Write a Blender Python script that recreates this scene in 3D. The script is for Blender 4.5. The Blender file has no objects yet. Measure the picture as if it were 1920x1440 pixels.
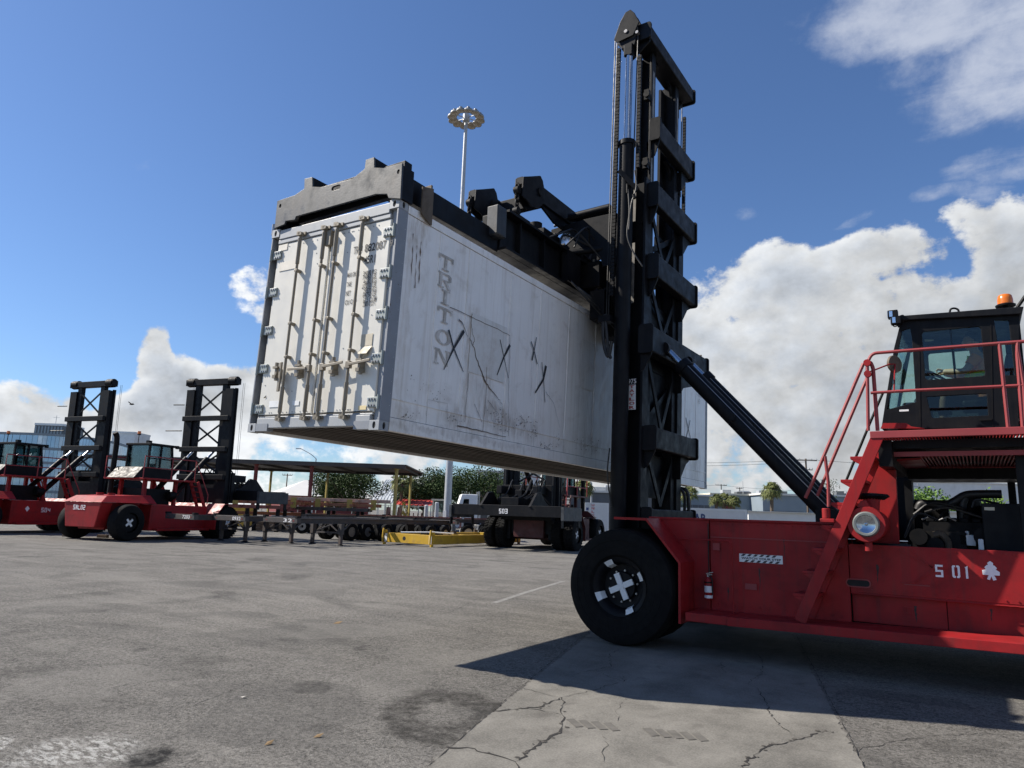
import bpy, bmesh, math, random
from mathutils import Vector as V, Matrix, noise
from mathutils.geometry import tessellate_polygon
random.seed(11)
sc = bpy.context.scene
COL = sc.collection
PI = math.pi

# ---------------------------------------------------------------- camera
FPX = 1317.196                       # focal length in pixels of a 1920 px wide frame
CW = V((5.839944, -6.035430, 1.85))  # eye point
CR = V((0.8378866, 0.5448798, 0.0324353))
CD = V((-0.0721647, 0.1694798, -0.9828880))
CF = V((-0.5410529, 0.8212080, 0.1813259))
cd = bpy.data.cameras.new('camera'); cam = bpy.data.objects.new('camera', cd); COL.objects.link(cam)
cd.sensor_width = 36.0; cd.lens = 36.0 * FPX / 1920.0
cd.clip_start = 0.05; cd.clip_end = 6000
Mcam = Matrix(((CR.x, -CD.x, -CF.x, CW.x), (CR.y, -CD.y, -CF.y, CW.y), (CR.z, -CD.z, -CF.z, CW.z), (0, 0, 0, 1)))
cam.matrix_world = Mcam
sc.camera = cam

# ---------------------------------------------------------------- sun, sky, exposure
SUN_TRAVEL = V((0.668, 0.285, -0.674)).normalized()
TO_SUN = -SUN_TRAVEL
SUN_EL = math.asin(TO_SUN.z); SUN_ROT = math.atan2(TO_SUN.x, TO_SUN.y)
sl = bpy.data.lights.new('sun', 'SUN'); sl.energy = 5.0; sl.angle = math.radians(0.53); sl.color = (1.0, 0.93, 0.83)
so = bpy.data.objects.new('sun', sl); COL.objects.link(so)
so.rotation_euler = SUN_TRAVEL.to_track_quat('-Z', 'Y').to_euler(); so.location = (-20, -10, 40)
sc.view_settings.view_transform = 'Standard'; sc.view_settings.look = 'None'
sc.view_settings.gamma = 1.0; sc.view_settings.use_curve_mapping = False
sc.view_settings.exposure = 0.70
SKY_STRENGTH = 0.084

def pdir(px, py):
    return (CR * ((px - 960) / FPX) + CD * ((py - 720) / FPX) + CF)
def onx(px, py, X):
    d = pdir(px, py); return CW + d * ((X - CW.x) / d.x)
def ony(px, py, Y):
    d = pdir(px, py); return CW + d * ((Y - CW.y) / d.y)
def onz(px, py, Z=0.0):
    d = pdir(px, py); return CW + d * ((Z - CW.z) / d.z)
def at(px, py, depth):
    return CW + pdir(px, py) * depth
def gp(px, depth):                   # ground point in column px at a forward distance
    X = (px - 960) / FPX * depth
    Yc = -(CW.z + CR.z * X + CF.z * depth) / CD.z
    p = CW + CR * X + CD * Yc + CF * depth
    return V((p.x, p.y, 0))

class NT:
    """tiny helper to write node trees"""
    def __init__(s, nt): s.nt = nt; s.L = nt.links
    def n(s, t, **kw):
        x = s.nt.nodes.new(t)
        for k, v in kw.items(): setattr(x, k, v)
        return x
    def put(s, sock, v):
        if v is None: return
        if hasattr(v, 'is_linked') or isinstance(v, bpy.types.NodeSocket): s.L.new(v, sock)
        else: sock.default_value = v
    def m(s, op, a, b=None, c=None, clamp=False):
        x = s.n('ShaderNodeMath', operation=op, use_clamp=clamp)
        s.put(x.inputs[0], a); s.put(x.inputs[1], b); s.put(x.inputs[2], c); return x.outputs[0]
    def vm(s, op, a, b=None, scale=None):
        x = s.n('ShaderNodeVectorMath', operation=op)
        s.put(x.inputs[0], a); s.put(x.inputs[1], b)
        if scale is not None: s.put(x.inputs['Scale'], scale)
        return x.outputs['Value'] if op in ('LENGTH', 'DISTANCE', 'DOT_PRODUCT') else x.outputs[0]
    def mr(s, v, a, b, c=0.0, d=1.0, smooth=False):
        x = s.n('ShaderNodeMapRange', interpolation_type='SMOOTHSTEP' if smooth else 'LINEAR')
        for k, q in zip(('Value', 'From Min', 'From Max', 'To Min', 'To Max'), (v, a, b, c, d)): s.put(x.inputs[k], q)
        return x.outputs[0]
    def noise(s, vec, scale, detail=4, rough=0.55, dist=0.0, lac=2.0):
        x = s.n('ShaderNodeTexNoise'); s.put(x.inputs['Vector'], vec); x.inputs['Scale'].default_value = scale
        x.inputs['Detail'].default_value = detail; x.inputs['Roughness'].default_value = rough
        x.inputs['Distortion'].default_value = dist; x.inputs['Lacunarity'].default_value = lac
        return x.outputs['Fac']
    def mix(s, f, a, b, mode='MIX'):
        x = s.n('ShaderNodeMix', data_type='RGBA', blend_type=mode)
        s.put(x.inputs[0], f)
        for sock, v in ((x.inputs[6], a), (x.inputs[7], b)):
            if isinstance(v, (tuple, list)) and len(v) == 3: v = (*v, 1)
            s.put(sock, v)
        return x.outputs[2]
    def mapping(s, vec, scale=(1, 1, 1), loc=(0, 0, 0), rot=(0, 0, 0)):
        x = s.n('ShaderNodeMapping'); s.put(x.inputs[0], vec)
        x.inputs['Scale'].default_value = scale; x.inputs['Location'].default_value = loc; x.inputs['Rotation'].default_value = rot
        return x.outputs[0]
    def sep(s, vec):
        x = s.n('ShaderNodeSeparateXYZ'); s.put(x.inputs[0], vec); return x.outputs

# ---------------------------------------------------------------- world
w = bpy.data.worlds.new('World'); sc.world = w; w.use_nodes = True
nt = w.node_tree; nt.nodes.clear(); T = NT(nt)
sky = T.n('ShaderNodeTexSky', sky_type='NISHITA'); sky.sun_disc = False
sky.sun_elevation = SUN_EL; sky.sun_rotation = SUN_ROT; sky.altitude = 0; sky.air_density = 1.0; sky.dust_density = 0.35; sky.ozone_density = 3.0
tc = T.n('ShaderNodeTexCoord'); dirv = T.vm('NORMALIZE', tc.outputs['Generated'])
dx, dy, dz = T.sep(dirv)
# cumulus: a bank round the whole horizon, with its towers where they stand, broken up by noise
BL = [ # px, py, rx(px), ry(px), amount  (flattened lumps along the bank)
 (1480, 660, 220, 180, 1.0), (1590, 500, 120, 62, .85), (1450, 515, 90, 80, .8), (1690, 610, 150, 90, .95), (1915, 500, 80, 95, 1.0), (1925, 415, 45, 40, .7),
 (1800, 690, 220, 135, .95), (1300, 690, 120, 110, .7), (1400, 830, 300, 110, .8), (1700, 850, 300, 120, .8), (1290, 600, 40, 30, .6),
 (50, 790, 100, 62, .92), (180, 822, 110, 52, .8), (325, 765, 80, 95, 1.0), (285, 672, 40, 38, .9), (440, 730, 70, 52, .9), (400, 830, 200, 90, .85), (500, 800, 120, 80, .8),
 (480, 530, 45, 32, .75), (520, 560, 60, 40, .6), (120, 880, 260, 70, .7), (600, 850, 240, 60, .6)]
bias = None
wob = T.n('ShaderNodeTexNoise'); T.put(wob.inputs['Vector'], dirv); wob.inputs['Scale'].default_value = 7.0; wob.inputs['Detail'].default_value = 3
wdir = T.vm('ADD', dirv, T.vm('SCALE', T.vm('SUBTRACT', wob.outputs['Color'], (0.5, 0.5, 0.5)), scale=0.10))
for (px, py, rx, ry, am) in BL:
    c = pdir(px, py).normalized()
    d = T.vm('SUBTRACT', wdir, tuple(c))
    ddx = T.m('MULTIPLY', T.vm('DOT_PRODUCT', d, tuple(CR)), FPX / rx)
    ddy = T.m('MULTIPLY', T.vm('DOT_PRODUCT', d, tuple(CD)), FPX / ry)
    ddf = T.m('MULTIPLY', T.vm('DOT_PRODUCT', d, tuple(CF)), FPX / (rx * 1.6))
    r2 = T.m('ADD', T.m('ADD', T.m('MULTIPLY', ddx, ddx), T.m('MULTIPLY', ddy, ddy)), T.m('MULTIPLY', ddf, ddf))
    b = T.m('MULTIPLY', T.mr(r2, 0.25, 2.0, 1.0, 0.0, True), am)
    bias = b if bias is None else T.m('MAXIMUM', bias, b)
low = T.mr(T.m('SUBTRACT', dz, T.m('MULTIPLY', T.m('MAXIMUM', T.m('SUBTRACT', T.vm('DOT_PRODUCT', dirv, (0.96, -0.28, 0)), 0.35), 0.0), 1.9)), 0.02, 0.22, 0.74, 0.0, True)      # horizon bank goes on behind; unseen cover added at right lights the container side
bandn = T.noise(dirv, 2.6, 3)
low = T.m('MULTIPLY', low, T.mr(bandn, 0.40, 0.62, 0.25, 1.0))
bias = T.m('MAXIMUM', bias, low)
def fbm(vec): return T.m('ADD', T.m('MULTIPLY', T.noise(vec, 9.0, 9, 0.60), 0.75), T.m('MULTIPLY', T.noise(vec, 34.0, 6, 0.6), 0.25))
sq = T.mapping(dirv, (1, 1, 1.35))
n1 = fbm(sq)
n2 = fbm(T.mapping(dirv, (1, 1, 1.35), tuple(TO_SUN * 0.028)))
dens = T.m('ADD', T.m('SUBTRACT', bias, 0.55), T.m('MULTIPLY', T.m('SUBTRACT', n1, 0.5), 2.3))
alpha = T.mr(T.m('ADD', dens, T.m('MULTIPLY', T.m('SUBTRACT', T.noise(sq, 62.0, 4, 0.65), 0.5), 0.22)), -0.06, 0.20, 0, 1, True)
lit = T.mr(T.m('SUBTRACT', n1, n2), -0.10, 0.10, 0, 1)
soft = T.noise(dirv, 5.5, 5, 0.55)
core = T.mr(dens, 0.15, 0.75, 0, 1, True)
shade = T.m('ADD', T.m('MULTIPLY', lit, 0.24), T.m('ADD', T.mr(soft, 0.36, 0.66, 0.56, 0.84), T.m('MULTIPLY', core, -0.20)), None)
ccol = T.mix(T.m('MULTIPLY', core, 0.8), (0.95, 0.975, 1.0), (0.80, 0.88, 1.0))
fwd_ = T.mr(T.vm('DOT_PRODUCT', dirv, tuple(TO_SUN)), -0.10, 0.55, 0.82, 1.06)   # clouds nearer the sun shine brighter
cloud = T.vm('SCALE', ccol, scale=T.m('MULTIPLY', T.m('MULTIPLY', shade, fwd_), 0.66))
# high thin veil, streaked, towards the upper right and on behind the camera
vp = T.n('ShaderNodeVectorMath', operation='DIVIDE'); T.put(vp.inputs[0], dirv)
cz = T.n('ShaderNodeCombineXYZ'); zz = T.m('MAXIMUM', T.m('ADD', dz, 0.12), 0.05)
for i in range(3): T.put(cz.inputs[i], zz)
T.put(vp.inputs[1], cz.outputs[0])
vv = T.mapping(vp.outputs[0], (2.2, 3.6, 1.0), (0.3, 0.1, 0), (0, 0, 0.55))
vn = T.m('ADD', T.m('MULTIPLY', T.noise(vv, 2.4, 9, 0.62, 0.4), .35), T.m('MULTIPLY', T.noise(dirv, 8.0, 9, 0.64), .65))
vb = None
for (px, py, rx, ry, am) in [(1790, -10, 200, 75, .95), (1930, 90, 100, 85, 1.0), (1900, 325, 80, 40, .80), (1830, 380, 80, 24, .72), (1490, 25, 50, 60, .55), (285, 318, 40, 18, .52), (1395, 380, 26, 16, .48), (1590, 402, 55, 13, .6), (2200, 40, 300, 170, 1.0)]:
    c = pdir(px, py).normalized(); d = T.vm('SUBTRACT', wdir, tuple(c))
    a = T.m('MULTIPLY', T.vm('DOT_PRODUCT', d, tuple(CR)), FPX / rx); b = T.m('MULTIPLY', T.vm('DOT_PRODUCT', d, tuple(CD)), FPX / ry)
    e = T.m('MULTIPLY', T.vm('DOT_PRODUCT', d, tuple(CF)), FPX / (1.5 * rx))
    r2 = T.m('ADD', T.m('ADD', T.m('MULTIPLY', a, a), T.m('MULTIPLY', b, b)), T.m('MULTIPLY', e, e))
    q = T.m('MULTIPLY', T.mr(r2, 0.1, 1.7, 1.0, 0.0, True), am)
    vb = q if vb is None else T.m('MAXIMUM', vb, q)
veil = T.mr(T.m('ADD', T.m('MULTIPLY', T.m('SUBTRACT', vn, .5), 2.0), T.m('SUBTRACT', vb, 0.62)), -0.10, 0.55, 0.0, 0.82, True)
skyc = T.vm('SCALE', sky.outputs[0], scale=SKY_STRENGTH)
skyc = T.vm('MULTIPLY', skyc, (0.66, 0.79, 0.98))
c1 = T.mix(veil, skyc, (0.38, 0.41, 0.48))
c2 = T.mix(alpha, c1, cloud)
bg = T.n('ShaderNodeBackground'); T.put(bg.inputs[0], c2); bg.inputs[1].default_value = 1.0
wo = T.n('ShaderNodeOutputWorld'); nt.links.new(bg.outputs[0], wo.inputs[0])

# ---------------------------------------------------------------- object helpers
def tag(o, label=None, cat=None, group=None, kind=None):
    if label: o['label'] = label
    if cat: o['category'] = cat
    if group: o['group'] = group
    if kind: o['kind'] = kind
    return o
def thing(name, label, cat, M=None, group=None):
    o = bpy.data.objects.new(name, None); COL.objects.link(o); o.empty_display_size = 0.3
    if M is not None: o.matrix_basis = M if isinstance(M, Matrix) else Matrix.Translation(M)
    return tag(o, label, cat, group)
def root_inv(p):
    while p.parent: p = p.parent
    return p.matrix_basis.inverted()
def dup(o, parent=None):
    c = o.copy(); COL.objects.link(c)
    if parent: c.parent = parent
    for ch in list(o.children): dup(ch, c)
    return c

class MB:
    def __init__(s, local=False): s.v = []; s.f = []; s.local = local; s.smooth = False; s.b = 0
    def add(s, vs, fs):
        k = len(s.v); s.v += [V(q) for q in vs]; s.f += [tuple(i + k for i in q) for q in fs]; return s
    def box(s, a, b):
        (x0, y0, z0), (x1, y1, z1) = a, b
        return s.add([(x0, y0, z0), (x1, y0, z0), (x1, y1, z0), (x0, y1, z0), (x0, y0, z1), (x1, y0, z1), (x1, y1, z1), (x0, y1, z1)],
                     [(0, 3, 2, 1), (4, 5, 6, 7), (0, 1, 5, 4), (1, 2, 6, 5), (2, 3, 7, 6), (3, 0, 4, 7)])
    def obox(s, o, ax, ay, az):      # corner + three edge vectors
        o, ax, ay, az = V(o), V(ax), V(ay), V(az)
        p = [o, o + ax, o + ax + ay, o + ay]; p += [q + az for q in p]
        return s.add(p, [(0, 3, 2, 1), (4, 5, 6, 7), (0, 1, 5, 4), (1, 2, 6, 5), (2, 3, 7, 6), (3, 0, 4, 7)])
    def bar(s, p, q, w, h, up=(0, 0, 1)):
        p, q = V(p), V(q); d = (q - p).normalized(); u = V(up)
        if abs(d.dot(u.normalized())) > 0.98: u = V((0, 1, 0)) if abs(d.y) < .9 else V((1, 0, 0))
        r = d.cross(u).normalized(); u = r.cross(d)
        return s.obox(p - r * w / 2 - u * h / 2, q - p, r * w, u * h)
    def cyl(s, p, q, r, r2=None, n=12, caps=True):
        p, q = V(p), V(q); r2 = r if r2 is None else r2; d = (q - p).normalized()
        a = d.orthogonal().normalized(); b = d.cross(a); vs = []
        for i in range(n):
            t = 2 * PI * i / n; e = a * math.cos(t) + b * math.sin(t); vs += [p + e * r, q + e * r2]
        fs = [(2 * i, 2 * ((i + 1) % n), 2 * ((i + 1) % n) + 1, 2 * i + 1) for i in range(n)]
        if caps: fs += [tuple(2 * i for i in range(n))[::-1], tuple(2 * i + 1 for i in range(n))]
        s.smooth = True; return s.add(vs, fs)
    def tube(s, pts, r, n=8, closed=False):
        pts = [V(p) for p in pts]; m = len(pts); s.smooth = True; ref = None; k = len(s.v); fs = []
        for i, p in enumerate(pts):
            if closed: d = (pts[(i + 1) % m] - pts[i - 1])
            else: d = (pts[min(i + 1, m - 1)] - pts[max(i - 1, 0)])
            d.normalize()
            if ref is None: ref = d.orthogonal().normalized()
            ref = (ref - d * ref.dot(d)).normalized(); b = d.cross(ref)
            rr = r[i] if isinstance(r, (list, tuple)) else r
            s.v += [p + (ref * math.cos(2 * PI * j / n) + b * math.sin(2 * PI * j / n)) * rr for j in range(n)]
        for i in range(m if closed else m - 1):
            i2 = (i + 1) % m
            fs += [(k + i * n + j, k + i * n + (j + 1) % n, k + i2 * n + (j + 1) % n, k + i2 * n + j) for j in range(n)]
        if not closed: fs += [tuple(k + j for j in range(n))[::-1], tuple(k + (m - 1) * n + j for j in range(n))]
        s.f += fs; return s
    def prism(s, poly, o, ax, ay, depth, holes=()):
        """polygon (with holes) in the plane o + x*ax + y*ay, given thickness along ax x ay"""
        o, ax, ay = V(o), V(ax), V(ay); nrm = ax.cross(ay).normalized() * depth
        loops = [list(poly)] + [list(h) for h in holes]
        flat = [q for l in loops for q in l]; N = len(flat); k = len(s.v)
        base = [o + ax * x + ay * y for x, y in flat]
        s.v += base + [p + nrm for p in base]
        if len(loops) == 1 and len(flat) <= 4: tris = [tuple(range(len(flat)))]
        else: tris = tessellate_polygon([[V((x, y, 0)) for x, y in l] for l in loops])
        for t in tris:
            s.f.append(tuple(k + i for i in t)[::-1]); s.f.append(tuple(k + N + i for i in t))
        st = 0
        for l in loops:
            m = len(l)
            for i in range(m):
                a, b = st + i, st + (i + 1) % m
                s.f.append((k + a, k + b, k + N + b, k + N + a))
            st += m
        return s
    def lathe(s, prof, o, axis, n=24, a0=0.0, a1=2 * PI):
        o, d = V(o), V(axis).normalized(); a = d.orthogonal().normalized(); b = d.cross(a); full = abs(a1 - a0 - 2 * PI) < 1e-6
        k = len(s.v); m = len(prof); s.smooth = True; cnt = n if full else n + 1
        for i in range(cnt):
            t = a0 + (a1 - a0) * i / n; e = a * math.cos(t) + b * math.sin(t)
            s.v += [o + d * h + e * r for h, r in prof]
        for i in range(n):
            j = (i + 1) % cnt
            s.f += [(k + i * m + q, k + j * m + q, k + j * m + q + 1, k + i * m + q + 1) for q in range(m - 1)]
        return s
    def quad(s, *p): return s.add(p, [tuple(range(len(p)))])
    def xf(s, M):
        s.v = [M @ q for q in s.v]; return s
    def islands(s):
        par = list(range(len(s.v)))
        def fd(i):
            while par[i] != i: par[i] = par[par[i]]; i = par[i]
            return i
        for f in s.f:
            r = fd(f[0])
            for i in f[1:]: par[fd(i)] = r
        gr = {}
        for f in s.f: gr.setdefault(fd(f[0]), []).append(f)
        return list(gr.values())
    def split(s, name, mat, parent, **kw):
        last = None
        for fs in s.islands():
            m = MB(s.local); m.smooth = s.smooth; ix = {}
            for f in fs:
                for i in f:
                    if i not in ix: ix[i] = len(m.v); m.v.append(s.v[i])
            m.f = [tuple(ix[i] for i in f) for f in fs]; last = m.build(name, mat, parent, **kw)
        return last
    def build(s, name, mat, parent=None, label=None, bevel=None, kind=None, cat=None, group=None, fix=True):
        me = bpy.data.meshes.new(name); vs = s.v
        if parent and not s.local:
            I = root_inv(parent); vs = [I @ q for q in vs]
        me.from_pydata([tuple(q) for q in vs], [], s.f)
        if fix:
            bm = bmesh.new(); bm.from_mesh(me); bmesh.ops.recalc_face_normals(bm, faces=bm.faces); bm.to_mesh(me); bm.free()
        if s.smooth:
            me.polygons.foreach_set('use_smooth', [True] * len(me.polygons)); me.set_sharp_from_angle(angle=math.radians(38))
        if mat: me.materials.append(mat)
        o = bpy.data.objects.new(name, me); COL.objects.link(o)
        if parent: o.parent = parent
        if bevel:
            b = o.modifiers.new('bevel', 'BEVEL'); b.width = bevel; b.segments = 2; b.limit_method = 'ANGLE'; b.angle_limit = math.radians(40)
        return tag(o, label, cat, group, kind)

def ell(cx, cy, rx, ry, n=14): return [(cx + rx * math.cos(2 * PI * i / n), cy + ry * math.sin(2 * PI * i / n)) for i in range(n)]
def rrect(x0, y0, x1, y1, r, n=3):
    o = []
    for cx, cy, a in ((x1 - r, y1 - r, 0), (x0 + r, y1 - r, 90), (x0 + r, y0 + r, 180), (x1 - r, y0 + r, 270)):
        for i in range(n + 1):
            t = math.radians(a + 90 * i / n); o.append((cx + r * math.cos(t), cy + r * math.sin(t)))
    return o
def curve(pts, n=6):                  # Catmull-Rom through points
    pts = [V(p) for p in pts]; o = []
    P = [pts[0] * 2 - pts[1]] + pts + [pts[-1] * 2 - pts[-2]]
    for i in range(1, len(P) - 2):
        for k in range(n):
            t = k / n; a, b, c, d = P[i - 1:i + 3]
            o.append(0.5 * ((2 * b) + (c - a) * t + (2 * a - 5 * b + 4 * c - d) * t * t + (3 * b - a - 3 * c + d) * t ** 3))
    return o + [pts[-1]]
def fillet(pts, r, n=5):              # rounds the inner corners of a polyline
    pts = [V(p) for p in pts]; o = [pts[0]]
    for a, b, c in zip(pts, pts[1:], pts[2:]):
        d1 = (a - b); d2 = (c - b); q = min(r, d1.length * .45, d2.length * .45); p1 = b + d1.normalized() * q; p2 = b + d2.normalized() * q
        for k in range(n + 1):
            t = k / n; o.append(p1 * (1 - t) ** 2 + b * 2 * t * (1 - t) + p2 * t * t)
    return o + [pts[-1]]
def text(name, s, o, ax, ay, width, height, mat, parent, local=False, proud=0.003, label=None, bold=0.0):
    """flat lettering: o = lower left corner, ax / ay = reading and up directions"""
    c = bpy.data.curves.new('t', 'FONT'); c.body = s; c.size = 1; c.offset = bold; c.resolution_u = 3
    to = bpy.data.objects.new('t', c); me = bpy.data.meshes.new_from_object(to)
    xs = [q.co.x for q in me.vertices]; ys = [q.co.y for q in me.vertices]
    x0, x1, y0, y1 = min(xs), max(xs), min(ys), max(ys); ax, ay = V(ax).normalized(), V(ay).normalized(); nn = ax.cross(ay) * proud
    sx = width / (x1 - x0); sy = height / (y1 - y0)
    vs = [V(o) + ax * ((q.co.x - x0) * sx) + ay * ((q.co.y - y0) * sy) + nn for q in me.vertices]
    if not local: I = root_inv(parent); vs = [I @ q for q in vs]
    for q, p in zip(me.vertices, vs): q.co = p
    me.materials.clear(); me.materials.append(mat)
    ob = bpy.data.objects.new(name, me); COL.objects.link(ob); ob.parent = parent
    bpy.data.objects.remove(to); bpy.data.curves.remove(c)
    return tag(ob, label)
# ---------------------------------------------------------------- materials
def mat(name, col, rough=0.5, metal=0.0, var=0.12, vs=2.5, dirt=None, damt=0.4, ds=1.3, dthr=0.5, streak=None, samt=0.4, bump=0.0, bs=40, chip=None, chipthr=0.66, spec=0.5):
    m = bpy.data.materials.new(name); m.use_nodes = True; nt = m.node_tree; T = NT(nt); p = nt.nodes['Principled BSDF']
    g = T.n('ShaderNodeTexCoord').outputs['Object']
    f = T.mr(T.noise(g, vs, 5, .6), 0.25, 0.75, 1 - var, 1 + var)
    c = T.vm('SCALE', (*col,), scale=f); rr = T.mr(T.noise(g, vs * 2.3, 4), .3, .7, max(rough - .1, .05), min(rough + .12, 1))
    if streak:                        # rain streaks run down in z
        sv = T.mapping(g, (9, 9, .35)); sn = T.mr(T.noise(sv, 1.6, 5, .6), .50, .72, 0, samt); c = T.mix(sn, c, streak)
    if dirt:
        dn = T.mr(T.noise(g, ds, 7, .68, .4), dthr, dthr + .22, 0, damt); c = T.mix(dn, c, dirt); rr = T.m('ADD', rr, T.m('MULTIPLY', dn, .3))
    if chip:
        cn = T.mr(T.noise(g, 11, 6, .7), chipthr, chipthr + .03, 0, 1); c = T.mix(cn, c, chip)
    T.put(p.inputs['Base Color'], c); T.put(p.inputs['Roughness'], rr); p.inputs['Metallic'].default_value = metal; p.inputs['Specular IOR Level'].default_value = spec
    if bump:
        b = T.n('ShaderNodeBump'); b.inputs['Strength'].default_value = bump; b.inputs['Distance'].default_value = .01
        T.put(b.inputs['Height'], T.noise(g, bs, 4)); T.put(p.inputs['Normal'], b.outputs[0])
    return m
def emit_free_glass(name, tint, alpha, rough=0.03):
    m = bpy.data.materials.new(name); m.use_nodes = True; nt = m.node_tree; T = NT(nt); nt.nodes.clear()
    o = T.n('ShaderNodeOutputMaterial'); t = T.n('ShaderNodeBsdfTransparent'); t.inputs[0].default_value = (*tint, 1)
    g = T.n('ShaderNodeBsdfGlossy'); g.inputs['Roughness'].default_value = rough; g.inputs[0].default_value = (.9, .95, 1, 1)
    fr = T.n('ShaderNodeFresnel'); fr.inputs[0].default_value = 1.5
    mx = T.n('ShaderNodeMixShader'); T.put(mx.inputs[0], T.m('ADD', T.m('MULTIPLY', fr.outputs[0], .9), alpha)); nt.links.new(t.outputs[0], mx.inputs[1]); nt.links.new(g.outputs[0], mx.inputs[2]); nt.links.new(mx.outputs[0], o.inputs[0])
    return m
RED = mat('red_paint', (.295, .0155, .0175), .46, 0, .14, 1.6, (.075, .016, .016), .55, 1.4, .46, (.10, .03, .028), .4, .06, 60, (.20, .085, .075), .715, spec=.22)
REDF = mat('red_paint_faded', (.27, .035, .038), .5, 0, .14, 1.2, (.20, .06, .05), .45, .8, .48)
BLK = mat('black_paint', (.0055, .006, .008), .50, 0, .25, 2.5, (.024, .023, .022), .4, 1.6, .52, (.028, .026, .025), .2, .06, 50, (.05, .045, .04), .76, spec=.16)
BLKD = mat('black_grease', (.005, .005, .006), .6, 0, .3, 6, (.022, .019, .016), .5, 5, .5, spec=.2)
GREY = mat('worn_dark_grey_paint', (.026, .030, .035), .5, .0, .2, 2.2, (.085, .092, .098), .75, 1.7, .46, (.09, .07, .055), .35, .1, 40, (.13, .06, .03), .70)
STEEL = mat('bare_steel', (.33, .33, .33), .4, .8, .15, 8, (.12, .08, .05), .5, 6, .52)
CHROME = mat('chrome', (.52, .54, .57), .2, 1.0, .05, 3)
RUST = mat('rusty_brown_plate', (.115, .088, .062), .7, .1, .25, 3, (.05, .035, .025), .6, 2.6, .48, (.20, .15, .1), .4, .2, 30)
TYRE = mat('tyre_rubber', (.0075, .0075, .008), .85, 0, .2, 5, (.022, .021, .02), .4, 2.3, .5, None, 0, .12, 60, spec=.15)
WHITE = mat('white_paint', (.74, .75, .75), .5, 0, .06, 5, (.35, .34, .33), .4, 9, .56)
PRINT = mat('white_lettering', (.80, .80, .82), .55, 0, .05, 6, (.45, .3, .3), .35, 14, .56)
INK = mat('black_lettering', (.03, .032, .036), .6, 0, .2, 10)
HOSE = mat('rubber_hose', (.012, .012, .013), .5, 0, .1, 5)
DARK = mat('dark_interior', (.010, .010, .011), .8)
ORANGE = mat('amber_lens', (.62, .15, .015), .25, 0, .05, 5)
OLIVE = mat('dirty_yellow_column', (.36, .28, .07), .6, 0, .15, 2, (.16, .10, .05), .5, 2, .5)
YEL = mat('yellow_paint', (.50, .31, .025), .5, 0, .12, 2, (.22, .13, .05), .55, 2.2, .5)
LAMPH = mat('lamp_housing', (.27, .27, .26), .45, .3, .1, 3)
GALV = mat('galvanised_steel', (.40, .42, .44), .42, .35, .08, 1.3, (.36, .37, .37), .5, 1.1, .48)
CONC = mat('cast_concrete', (.36, .34, .31), .85, 0, .14, 3, (.2, .18, .16), .5, 2, .5, None, 0, .25, 25)
GLASSM = emit_free_glass('tinted_cab_glass', (.50, .60, .60), .0)
LAMPG = mat('lamp_glass', (.30, .26, .20), .15, 0, .2, 6)
SILV = mat('silver_reflector', (.75, .77, .80), .16, 1, .03, 3)
GLASS = emit_free_glass('window_glass', (.76, .86, .84), .0)
GLASSD = emit_free_glass('dark_window_glass', (.34, .40, .40), .0)
TRAIL = mat('chassis_dark_steel', (.045, .040, .040), .6, 0, .25, 2, (.14, .09, .07), .5, 1.5, .5)
RUSTRED = mat('faded_red_steel', (.22, .075, .06), .6, 0, .2, 1.5, (.14, .06, .04), .6, 1.4, .48)
BRONZE = mat('rusty_orange_steel', (.28, .12, .065), .65, 0, .2, 1.5, (.12, .06, .04), .6, 1.4, .48)
ROOFD = mat('dark_sheet_roof', (.055, .047, .043), .6, 0, .2, 1)
ROOFW = mat('white_sheet_roof', (.62, .61, .57), .5, 0, .05, .5)
CREAM = mat('cream_wall', (.60, .56, .44), .8, 0, .08, .4)
WALLW = mat('pale_wall', (.60, .61, .61), .75, 0, .08, .5, (.35, .35, .35), .4, .4, .5)
WALLB = mat('blue_grey_wall', (.20, .245, .28), .7, 0, .08, .4)
WALLD = mat('slate_wall', (.10, .11, .12), .7, 0, .08, .4)
REDW = mat('red_wall', (.15, .026, .026), .7, 0, .1, .4)
BLUE = mat('blue_paint', (.05, .12, .42), .5)
WOOD = mat('weathered_wood', (.22, .16, .11), .8, 0, .25, 5)
CGLASS = mat('blue_mirror_glass', (.30, .40, .52), .12, .75, .12, .35)
BARK = mat('bark', (.13, .10, .075), .9, 0, .25, 6)
SKIN = mat('skin', (.52, .31, .21), .55); VEST = mat('orange_vest', (.88, .30, .09), .7); LIME = mat('lime_band', (.55, .75, .05), .6); HAIR = mat('dark_hair', (.02, .017, .015), .7)
SEATM = mat('seat_vinyl', (.02, .02, .022), .6)
def leafmat(name, a, b):
    m = bpy.data.materials.new(name); m.use_nodes = True; nt = m.node_tree; T = NT(nt); p = nt.nodes['Principled BSDF']
    g = T.n('ShaderNodeNewGeometry'); f = g.outputs['Random Per Island']
    T.put(p.inputs['Base Color'], T.mix(f, a, b)); p.inputs['Roughness'].default_value = .65; p.inputs['Specular IOR Level'].default_value = .12
    return m
LEAF = leafmat('oak_leaves', (.018, .036, .010), (.048, .078, .022)); PALM = leafmat('palm_fronds', (.07, .09, .03), (.20, .21, .08)); BUSH = leafmat('bush_leaves', (.06, .12, .02), (.14, .22, .05))

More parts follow.
